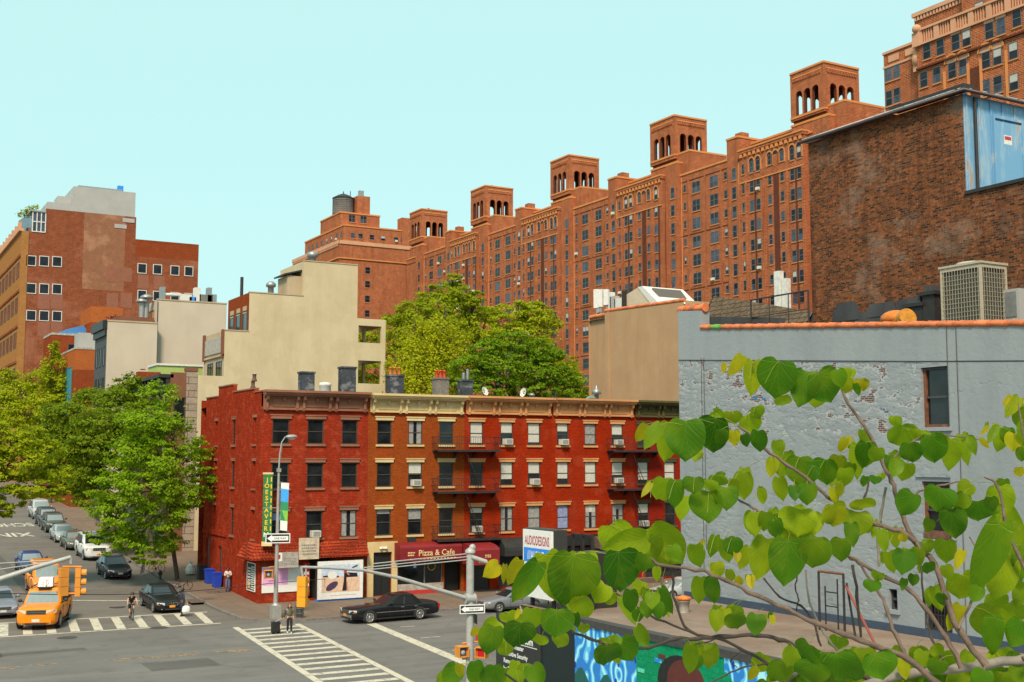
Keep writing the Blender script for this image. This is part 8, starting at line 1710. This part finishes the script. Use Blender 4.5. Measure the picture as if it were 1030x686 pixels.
yard('rounded yellow green backyard tree on the right of the tallest one', yx(525, 120), 120, [cl(510, 322, 120, 22, 15), cl(535, 318, 120, 20, 14), cl(552, 332, 120, 14, 14), cl(520, 340, 119, 28, 16), cl(548, 352, 119, 16, 14), cl(500, 345, 119, 18, 16), cl(565, 372, 118, 14, 12), cl(558, 360, 118, 14, 12), cl(575, 385, 118, 14, 12), cl(572, 365, 119, 10, 9), cl(545, 312, 120, 12, 8), cl(523, 308, 120, 10, 7), cl(586, 390, 118, 10, 12)], LF_YEL, 15000, .32, 22)
yard('weeping golden willow behind the chimneys with red pots', yx(425, 108), 108, [cl(440, 325, 108, 22, 10), cl(425, 335, 108, 22, 16), cl(455, 340, 108, 20, 14), cl(415, 355, 107, 18, 20), cl(440, 360, 107, 22, 20), cl(462, 362, 107, 18, 20), cl(425, 382, 106, 26, 14), cl(405, 380, 106, 14, 14), cl(450, 385, 106, 20, 12), cl(396, 365, 107, 10, 12), cl(447, 314, 108, 9, 7), cl(418, 324, 108, 8, 8), cl(470, 345, 107, 10, 9)], LF_WIL, 19000, .24, 23, name='willow_tree', droop=1.5)
yard('deep green maple in front, right behind the satellite dishes', yx(520, 103), 103, [cl(490, 352, 103, 18, 11), cl(515, 345, 103, 22, 12), cl(540, 355, 103, 20, 14), cl(475, 372, 102, 24, 14), cl(505, 370, 102, 28, 16), cl(540, 375, 102, 26, 16), cl(566, 382, 102, 18, 14), cl(460, 388, 102, 18, 9), cl(495, 390, 101, 28, 10), cl(535, 393, 101, 28, 10), cl(575, 395, 101, 16, 9), cl(555, 362, 103, 16, 12)], LF_DEEP, 26000, .26, 24)
# roof plants
b = MB(); rr = random.Random(3); vs, fs = [], []; q = at_Y(116, 316, 150)
for _ in range(160): add_leaf(vs, fs, (q.x+rr.gauss(0, .55), q.y+rr.gauss(0, .3), q.z-.6+rr.gauss(0, .22)), .3, rr)
t = thing('shrub', 'dark red shrub on the white building roof', 'shrub', (q.x, q.y, q.z-.8)); b.add(vs, fs, plain('leaf_red', (.22, .02, .025), .7, obj=False)); b.build('foliage', t); b = MB(); b.tube([(q.x, q.y, q.z-1.5), (q.x, q.y, q.z)], .08, BARK, 5); b.build('stem', t)
vs, fs = [], []; q = at_Y(27, 208, 214)
for i in range(260): k = rr.random(); add_leaf(vs, fs, (q.x-1.2+k*2.8+rr.gauss(0, .3), q.y+rr.gauss(0, .6), q.z-1.6+k*1.9+rr.gauss(0, .25)), .4, rr)
t = thing('shrub', 'olive roof shrub growing above the glass penthouse', 'shrub', (q.x, q.y, q.z-3)); b = MB(); b.add(vs, fs, LF_GOLD); b.build('foliage', t); b = MB(); b.tube([(q.x+.5, q.y, q.z-4.5), (q.x, q.y, q.z-.5)], .1, BARK, 5); b.build('stem', t)
# front garden green under the trees
gg = MB(); vs, fs = [], []
for i in range(2500):
    y = rr.uniform(107, 133); add_leaf(vs, fs, (rr.uniform(25.1, 26.3), y, gz(y)+.2+abs(rr.gauss(0, .4))), .2, rr)
gg.add(vs, fs, LF_FRONT); tag(gg.build('undergrowth'), 'green planting behind the black front garden railing', 'planting', kind='stuff')

# ================================================================== redbud in front of the camera
def redbud():
    D0 = 2.75
    t = thing('redbud_tree', 'heart leaved redbud in the foreground spreading twigs of green and yellow leaves', 'tree', (2.9, 1.6, 8.4))
    def dp(x, y, D): return at_depth(x, y, D)
    rr = random.Random(99)
    BR = plain('redbud_bark', (.13, .085, .062), .8, var=.35, scale=30, obj=False, bmp=.4); BR2 = plain('redbud_bark_dark', (.05, .036, .030), .8, var=.35, scale=30, obj=False); BR3 = plain('redbud_bark_grey', (.22, .19, .16), .8, var=.3, scale=25, obj=False)
    PET = plain('leaf_stalk', (.20, .22, .02), .6, var=.2, obj=False)
    branches = [  # (pixels, start depth, end depth, start r px, end r px, bark)
     ([(1105, 700), (1060, 668), (1030, 663), (988, 669), (964, 672), (919, 677), (880, 686), (820, 705)], 2.6, 2.75, 5.5, 3.4, BR3),
     ([(991, 669), (964, 633), (952, 600), (940, 567), (919, 543), (904, 507), (897, 484), (889, 468), (879, 445), (866, 424), (851, 402), (846, 390)], 2.62, 2.9, 3.3, 1.2, BR),
     ([(967, 671), (952, 642), (931, 612), (916, 594), (892, 581), (865, 567), (850, 557)], 2.63, 2.75, 2.6, 1.6, BR),
     ([(965, 702), (941, 686), (913, 663), (880, 650), (850, 639), (820, 627), (790, 612), (760, 599), (730, 584), (700, 573), (662, 567), (652, 558)], 2.6, 2.5, 3.2, 1.4, BR),
     ([(913, 663), (901, 639), (892, 612), (883, 593), (865, 567)], 2.6, 2.7, 2.2, 1.2, BR),
     ([(921, 545), (905, 534), (880, 527), (865, 520), (840, 505), (817, 486), (793, 468), (770, 452), (757, 440), (742, 428)], 2.7, 2.75, 2.4, 1.2, BR),
     ([(865, 567), (845, 553), (820, 541), (790, 528), (761, 513), (746, 504.6), (735, 495)], 2.7, 2.8, 1.6, 1.0, BR),
     ([(880, 686), (850, 672), (802, 651), (784, 643), (760, 639), (730, 640), (700, 642), (679, 643), (653, 651), (627, 651), (613, 649), (592, 642), (574, 634), (560, 618)], 2.75, 2.6, 2.4, 1.3, BR2),
     ([(800, 692), (772, 668), (748, 654), (724, 642), (694, 635), (679, 606), (676, 579), (672, 560)], 2.75, 2.75, 1.7, 1.2, BR2),
     ([(694, 635), (660, 622), (635, 607), (619, 596)], 2.75, 2.7, 1.2, .8, BR2),
     ([(892, 490), (886, 516), (883, 540), (884, 570)], 2.8, 2.8, 1.3, 1.6, BR3),
     ([(876, 480), (870, 498), (866, 513)], 2.8, 2.78, 1.0, 1.0, BR2),
     ([(858, 568), (862, 600), (866, 641)], 2.85, 2.8, 1.4, 1.5, BR2), ([(926, 570), (930, 606), (937, 642), (952, 668)], 2.85, 2.7, 1.0, 1.3, BR2),
     ([(768, 582), (784, 600), (805, 609), (817, 624), (826, 650)], 2.9, 2.85, .9, 1.3, BR2), ([(811, 573), (814, 606), (829, 636), (842, 655)], 2.88, 2.85, 1.0, 1.2, BR3), ([(802, 579), (800, 592), (803, 604), (800, 616)], 2.9, 2.9, .8, .6, BR2),
     ([(724, 642), (700, 648), (688, 652)], 2.75, 2.7, .8, .5, BR2), ([(772, 668), (745, 672), (728, 680), (712, 688)], 2.75, 2.7, 1.0, .7, BR2), ([(748, 654), (735, 664), (742, 672)], 2.75, 2.75, .6, .5, BR2), ([(820, 665), (790, 684), (770, 690)], 2.72, 2.7, 2.2, 1.8, BR3),
     ([(1030, 663), (1060, 640), (1050, 600), (1025, 560), (1010, 520), (1004, 490), (990, 480)], 2.6, 2.7, 2.6, 1.0, BR), ([(1050, 600), (1045, 520), (1032, 450), (1024, 405)], 2.62, 2.7, 1.8, .8, BR), ([(964, 633), (978, 600), (985, 560), (975, 540)], 2.63, 2.75, 1.4, .8, BR), ([(889, 468), (905, 455), (925, 440), (950, 438), (985, 442)], 2.8, 2.85, 1.2, .6, BR), ([(904, 507), (925, 495), (950, 487), (975, 484)], 2.75, 2.8, 1.2, .7, BR),
     ([(880, 686), (700, 712), (560, 705), (500, 672)], 2.75, 2.55, 2.2, 1.1, BR2)]
    tb = MB(); samples = []
    for pts, d0, d1, r0, r1, mt in branches:
        n = len(pts)
        P = []; rads = []
        for i in range(n):
            k = i/(n-1); D = lerp(d0, d1, k); P.append(dp(pts[i][0], pts[i][1], D)); rads.append(lerp(r0, r1, k)*D/FPX)
        # smooth + knobbly
        Q, QR = [], []
        for i in range(n-1):
            p0, p1, p2, p3 = P[max(i-1, 0)], P[i], P[i+1], P[min(i+2, n-1)]
            for j in range(4):
                u = j/4; c = .5*((2*p1)+(p2-p0)*u+(2*p0-5*p1+4*p2-p3)*u*u+(3*p1-p0-3*p2+p3)*u**3); Q.append(c+Vector((rr.gauss(0, .0012), rr.gauss(0, .0012), rr.gauss(0, .0012)))); QR.append(lerp(rads[i], rads[i+1], u)*(1.25 if j == 0 else rr.uniform(.93, 1.05)))
        Q.append(P[-1]); QR.append(rads[-1]*.8); tb.tube(Q, QR, mt, 7); samples += Q
    b0 = dp(1105, 700, 2.6); tb.tube([(2.9, 1.6, 8.35), (2.85, 1.62, 8.7), ((b0.x+2.9)/2+.05, (b0.y+1.6)/2, 9.1), b0], [.05, .045, .035, .016], BR3, 10)
    # leaves: (base x,y, tip x,y, width px, tone 0 dark .. 3 yellow)
    T = '''577.7,557.6,567,612,52,.7;622,554,625,596,39,.1;542,565,515.5,607,23,.9;548.5,557,564,610,33,2;502,568,488,580,17,3;523,563,510,590,14,2.8;508,568,506,588,6,3;591,556,592,582,24,2;609,588,597,605,22,2;583,600,591,622,23,2;616,595,610,609,14,2;
649.5,541,605,553,28,2;653,531,686,568,42,1.9;676,549,684.5,566,15,1;648,557,644,576,17,1;655,562,657,572,10,1;660,569,661,586,9,2;634,593,634,617,16,1;650,605,650,622,14,1.2;665,591,677,619,12,1;650,592,648,606,12,2;625,600,640,628,14,1.6;656,596,655,612,15,1.5;640,612,644,627,12,1;662,606,663,624,13,.8;646,585,640,600,16,2;670,600,668,622,9,1.2;
535,612,533.5,634,22,1.6;560,613,558.5,641.6,34,.8;524,626,519,653,32,0;497,630,490,660,25,.6;501,624.5,486,640,21,2;509,645,508.6,660,16,2;545,639,543,649,18,2;565,636,560,652,18,2;522,613,518,623,5,2.8;481,632,472,640,8,3;587,628,586,640,13,2;579,617,581,632,8,.2;611,649,608,673,27,.4;624,642,637,666,25,1;640,630,653,651,14,1.5;617,652,623,669,11,2;695,648,693,678,16,1.5;622,640,616,652,11,1.5;
460,670,446,688,21,1;477,665,478,690,18,1;497,669,493,697,24,1;519,674,517,694,18,1.6;535,669,545,690,21,.9;463,668,462,682,10,2.6;508,672,504,688,12,1.8;528,668,524,684,14,1.9;450,676,440,690,14,1.6;485,676,478,694,15,1.9;
729,365,727.6,376,6,3;746.5,357.5,733,378,13,2.6;758,363,757,398,20,2.2;784,363,777,401,40,.8;811,373.5,802,408,29,.5;822,375,840,405.6,35,.7;787,398,787,411,17,2;821,398,821,410,17,2;850,370,851,384,13,2;850,381,850,397,17,2.4;866,381,867.5,394,15,2.9;860,386,864,399,7,1;842,372,846,390,16,1.2;
650,427,639,445,12,2.8;665,427,647.5,451,15,1.5;674,426,668,465,24,2;690,423,688,464,40,.7;720,420,716,456.5,33,.2;717,416,732,426,20,2;736,414,738,428,20,2.2;752,417,761,436,23,2;762.6,433,764,456.5,17,.5;739,433,739,449,13,2.5;700,452,700,464,15,2;748,437,752,450,10,.2;726,432,724,450,14,.8;
668,481,660.6,503,22,2;655,486,645,500,7,2.6;679.5,483,678,512,18,1;698.5,480,698,497,22,.5;713,494,713,526.5,33,.9;730.5,490,732,513,24,.8;748,475.5,748,503,20,1.8;714.5,483,713,494,18,1.5;690,499,684,523.5,16,1.8;765.5,491.5,768,507.5,10,2;724,478,722,490,20,1.6;739,482,740,500,12,2.2;
789,454,784.5,480,22,1.8;805,459.5,803,488.6,29,.9;784,480,787,504.6,15,2;831,462,831,488.6,27,.8;844,458,844,478,18,2.2;819,468,816,486,14,.4;799,488.6,800,504,12,.3;812,487,813.5,507.5,20,1;850,471,850,491.5,17,2;845,486,845,500,9,2.6;851,440.5,844,455,9,2.8;863,446,861.6,484,16,2;873,445,870,471,18,.6;778,461,775,480,13,2.3;857,466,852,482,12,1.4;838,490,842,508,10,2.4;
758,515,755,538,17,1.8;770,515,768,536,15,1.5;781,522,784,540,12,.6;805,512,802,540,38,2;840,509,837,530,24,2.3;863,515,863,540,29,1.8;866,502,868,516,26,2.2;793,543,789.5,589.6,37.5,.8;772,541.6,761.6,583.6,27,2;814,513,802,542,34,2;820,540,816,573,33,1.3;847,541.5,846,565.6,21,1;835,510,844,528,27,2.2;856,526.5,858,550,15,.5;760,516,758.6,540,16,1.8;784,516,790,534,21,1.6;778,524,780,542,12,.6;
719.6,538.6,715,562.6,12,1.5;736,541.6,737.6,559.6,20,.6;728.6,543,733,567,15,1.8;754,550.6,743.6,573,13.5,2.1;700,547.6,704.6,573,18,1.8;719.6,565.6,722.6,582,15,2.2;733,573,736,586,10,2.2;745,580.6,739,590,9,2.9;755.6,579,755.6,592,9,2.9;704.6,580.6,703,609,16.5,1.8;716.6,580.6,718,609,16.5,.6;719.6,613.6,721,636,16.5,1.8;739,616.6,742,634.6,22,1.2;761.6,618,758.6,639,20,1;730,612,728,628,14,2.2;768,618,766,636,10,2.3;741,555,741,566,8,2.8;708,543,706,549,5,3;776,619,778,629,6,2.6;
704.6,648,691,672,18,2;715,648,719.6,669,15,1.8;701.6,660,700,676,12,1;711,655,714,674,14,2.2;814,648,805,666,27,1;841,657,850,686,39,.9;820,666,817,690,36,.9;787,666,775,687,24,1.2;762,672,752,684,10,2.7;800,652,792,672,18,1.5;835,672,830,690,22,1.8;
946,490.5,940,514.5,33,.9;919,496.5,905.6,519,24,.8;956.6,511.5,959.6,543,27,.6;935.6,522,931,536,12,.1;983.6,504,985,525,31,1;1006,489,1010.6,519,27,1.9;976,486,964,497,18,2;970,496,960,512,18,1.5;996,500,998,516,14,.3;952,543,952,567,22,1.7;910,553.5,907,577.6,24,.6;931,546,937,556,15,1.5;934,565.5,934,579,13,.7;919,577.6,917.6,589.6,11,.7;910,582,908,594,8,.9;950.6,568.6,955,583.6,13,2;886,532.5,890.6,556.5,12,1.5;893.6,555,899.6,577.6,15,2;907,537,911,546,9,3;877,583.6,875.6,595.6,18,.9;898,531,902,552,12,1.9;925,552,920,570,15,1.8;
1006,525,979,598.6,31,1.2;1024,528,1006,570,18,1.8;1012,561,1000,603,33,2;1027,549,1027,585,18,1.2;970,579,964,603,27,1.9;968.6,553.6,961,573,10,2.7;940,589.6,949,615,15,1.8;947.6,597,949,611,12,.8;967,609,953.6,634.6,16,2.6;997,609,991,643.6,42,2;1000,619.6,997,660,21,1;1027,624,1015,651,24,.7;1016,606,1028,630,22,1.9;985,590,978,606,16,1.2;1028,585,1022,612,16,1.8;
829,655.6,826,686,39,1;880,657,889,684,34,.9;853,660,860,688,30,.8;908.6,663,911.6,684,13,2.4;826,669,822,694,30,1;930,655,926,672,18,1.8;945,664,940,682,20,1.2;965,676,960,694,22,1.9;990,674,985,694,22,1;1010,676,1012,698,24,1.8;1026,668,1024,690,20,1.2;920,670,915,690,22,1.6;895,680,898,700,26,1.9;868,652,870,666,22,2;905,650,900,662,14,2;940,648,944,660,14,2;1000,655,1005,672,18,2;1020,655,1018,668,14,1.6;975,655,970,670,15,1.9;
910,430.5,894,447.5,24,1.6;915,445,918,466,23,.3;935,437,941.6,467,27,.9;957,441,954.7,474,20,1.7;966.5,437,973,468.5,13,1.7;975.7,439.7,981,458,10,1.5;912.8,466,907.5,484,18,2;882.6,450,878.7,466,16,1.5;871,445,867,472,16,.7;894,458,895,474,10,.4;855,440,845,455,7,3;881,479,880,487,13,.5;870.8,479,868,490,8,1;925,432,922,444,22,2;902,462,898,480,15,1.4;945,436,950,450,14,2;
1016,397.7,1008.5,409.5,5,2.9;1025.5,400,1011,420,13,2.2;1030,408,1028,434,19,1.7;994,429,986,437,5,2.9;986,441,995,451.5,6,3;1002,430.5,994,445,9,1.5;1008.5,430.5,1003,455,16,1.8;1020,435.7,1019,454,17,2.6;1028,450,1028,465,14,1;1014,430,1010,446,14,1;1030,425,1030,447,14,1.5;1025,470,1026,482,10,2.8'''
    L = [tuple(float(v) for v in q.split(',')) for q in T.replace('\n', '').split(';') if q.strip()]
    for _ in range(46):                               # low dense shoots along the bottom right
        x, y = rr.uniform(770, 1032), 690-abs(rr.gauss(0, 17)); w_ = rr.uniform(14, 32); a_ = rr.uniform(-.45, .45)
        L.append((x, y, x+w_*sin(a_), y+w_*cos(a_), w_, rr.choice((.6, .9, 1.2, 1.7, 1.9)), 1))
    for q in list(L):                                 # smaller leaves tucked behind on the same shoots
        if rr.random() < .38:
            k = rr.uniform(.5, .85); dx, dy = rr.gauss(0, q[4]*.45), rr.gauss(-2, q[4]*.3); a_ = rr.uniform(-.5, .5); ln = hypot(q[2]-q[0], q[3]-q[1])*k
            L.append((q[0]+dx, q[1]+dy, q[0]+dx+ln*sin(a_), q[1]+dy+ln*cos(a_), q[4]*k, rr.choice((1.5, 1.7, 1.8, 1.9, 2.0)), 1))
    TON = [(.028, .115, .003), (.08, .205, .004), (.27, .36, .006), (.50, .38, .006)]
    # heart outline: half width per row from the stalk notch to the tip
    V = [(-.07, .12, .25), (-.035, .05, .37), (.03, 0, .44), (.13, 0, .50), (.26, 0, .535), (.40, 0, .535), (.54, 0, .50), (.67, 0, .425), (.78, 0, .325), (.87, 0, .21), (.94, 0, .10), (1.02, 0, .004)]
    vs, fs, uv, colr = [], [], [], []
    pet = MB()
    for i, (bx, by, tx, ty, w, tone, *bk) in enumerate(L):
        off = (.10 if tone >= 1.55 and tone < 2.5 else 0)+rr.uniform(-.07, .07)+(.14 if bk else 0); D = 2.62+off-(.12 if by > 540 and bx < 690 else 0)+(.12 if by < 470 else 0)
        B = dp(bx, by, D); tip = dp(tx, ty, D+rr.uniform(-.02, .03)); ax = tip-B; Ln = ax.length; v = ax.normalized(); view = (Vector((0, 0, CAMH))-B).normalized()
        u = v.cross(view).normalized(); nrm = u.cross(v).normalized()
        W = w*1.0*D/FPX/1.05; tilt = rr.uniform(-.35, .35); u2 = (u*cos(tilt)+nrm*sin(tilt)); u2 = u2/max(.75, cos(tilt)); n2 = u2.cross(v).normalized()
        if n2.dot(view) < 0: n2 = -n2
        W = max(W, 1e-4); c0 = lerp(Vector(TON[int(tone)]), Vector(TON[min(3, int(tone)+1)]), tone-int(tone)); c0 = c0*rr.uniform(.85, 1.15)
        fold = rr.uniform(-.12, .62); curl = rr.uniform(.02, .32); asym = rr.uniform(-.13, .13); wav = rr.uniform(0, 6.28); wa = rr.uniform(.015, .07)
        o = len(vs); ncol = 9
        for ri, (vv, inner, hw) in enumerate(V):
            for ci in range(ncol):
                s = (ci-4)/4.0; a = abs(s); xx = (inner+(hw-inner)*a)*(1 if s >= 0 else -1); vy = vv
                if inner > 0 and a < .01: xx = 0.0; vy = vv+.08 if ri == 0 else vv+.045
                elif inner > 0: vy = vv+(.05*(1-a) if ri == 0 else .02*(1-a))
                xx *= 1+asym*(1 if s > 0 else -1)
                h = fold*a*a*hw*.5+fold*a*hw*.3-curl*max(0, vy)**2+wa*sin(wav+vy*7+s*2)*a
                p = B+u2*(xx*W)+v*(vy*Ln)+n2*(h*W); vs.append(tuple(p)); uv.append((xx, vy)); colr.append(c0)
        for ri in range(len(V)-1):
            for ci in range(ncol-1): k = o+ri*ncol+ci; fs.append((k, k+1, k+ncol+1, k+ncol))
        ne = min(samples, key=lambda q: (q-B).length_squared+.2*max(0, B.z-q.z)**2); dd = ne-B; L2 = min(dd.length, Ln*.55+.012)
        e = B+dd.normalized()*L2 if dd.length > 1e-4 else B+Vector((0, 0, .01)); mdl = B.lerp(e, .5)+Vector((0, 0, .10*L2)); pet.tube([B, B.lerp(mdl, .55)+Vector((0, 0, .03*L2)), mdl, e], .0006, PET, 4, False)
    me = bpy.data.meshes.new('leaves'); o = ROOT[t.name]; me.from_pydata([(a[0]-o.x, a[1]-o.y, a[2]-o.z) for a in vs], [], fs)
    ul = me.uv_layers.new(name='leaf_uv'); at = me.color_attributes.new('leaf_hue', 'FLOAT_COLOR', 'POINT')
    for i, c in enumerate(colr): at.data[i].color = (c[0], c[1], c[2], 1)
    for lp2 in me.loops: ul.data[lp2.index].uv = uv[lp2.vertex_index]
    me.polygons.foreach_set('use_smooth', [True]*len(fs))
    m, nt, b = _new('redbud_leaf'); ca = nd(nt, 'ShaderNodeVertexColor'); ca.layer_name = 'leaf_hue'; um = nd(nt, 'ShaderNodeUVMap'); um.uv_map = 'leaf_uv'; sp_ = nd(nt, 'ShaderNodeSeparateXYZ'); nt.links.new(um.outputs[0], sp_.inputs[0])
    def mth(op, a, c=None, d=None):
        n = nd(nt, 'ShaderNodeMath', operation=op)
        for i, v in enumerate((a, c, d)):
            if v is None: continue
            if isinstance(v, (int, float)): n.inputs[i].default_value = v
            else: nt.links.new(v, n.inputs[i])
        return n.outputs[0]
    ux, vy = sp_.outputs[0], mth('ADD', sp_.outputs[1], -.02); au = mth('ABSOLUTE', ux)
    rad = mth('SQRT', mth('ADD', mth('MULTIPLY', au, au), mth('MULTIPLY', vy, vy)))
    ang = mth('ARCTAN2', au, vy); ph = mth('FRACT', mth('ADD', mth('MULTIPLY', mth('ADD', ang, mth('MULTIPLY', rad, -.22)), 1.45), .5)); dv = mth('MULTIPLY', mth('ABSOLUTE', mth('ADD', ph, -.5)), rad)
    vein = ramp(nt, dv, .006, .02, 1, 0)
    sec = mth('FRACT', mth('ADD', mth('MULTIPLY', vy, 7.0), mth('MULTIPLY', au, -6.0))); vein2 = ramp(nt, mth('ABSOLUTE', mth('ADD', sec, -.5)), .03, .10, .45, 0)
    nz = noise(nt, pos(nt), 28.0, 4.0); bl = noise(nt, pos(nt), 9.0, 3.0)
    c = mixc(nt, ramp(nt, nz, .3, .7, 0, .25), ca.outputs[0], (.02, .07, .002)); c = mixc(nt, ramp(nt, bl, .5, .75, 0, .35), c, (.34, .40, .01))
    c = mixc(nt, mth('MULTIPLY', mth('MAXIMUM', vein, vein2), .16), c, (.36, .46, .06))
    nt.links.new(c, b.inputs['Base Color']); b.inputs['Roughness'].default_value = .45; b.inputs['Specular IOR Level'].default_value = .18
    hgt = mth('MULTIPLY', mth('MAXIMUM', vein, vein2), -1.0); hgt = mth('ADD', hgt, mth('MULTIPLY', nz, .5)); bump(nt, b, hgt, .45, .004)
    tl_ = nd(nt, 'ShaderNodeBsdfTranslucent'); nt.links.new(c, tl_.inputs[0]); mx_ = nd(nt, 'ShaderNodeMixShader'); mx_.inputs[0].default_value = .48; nt.links.new(b.outputs[0], mx_.inputs[1]); nt.links.new(tl_.outputs[0], mx_.inputs[2]); nt.links.new(mx_.outputs[0], nt.nodes['Material Output'].inputs[0])
    me.materials.append(m); me.update(); lo = bpy.data.objects.new('leaves', me); COL.objects.link(lo); lo.parent = t
    tb.v and tb.add(pet.v, pet.f, PET, True); tb.build('trunk', t)
redbud()
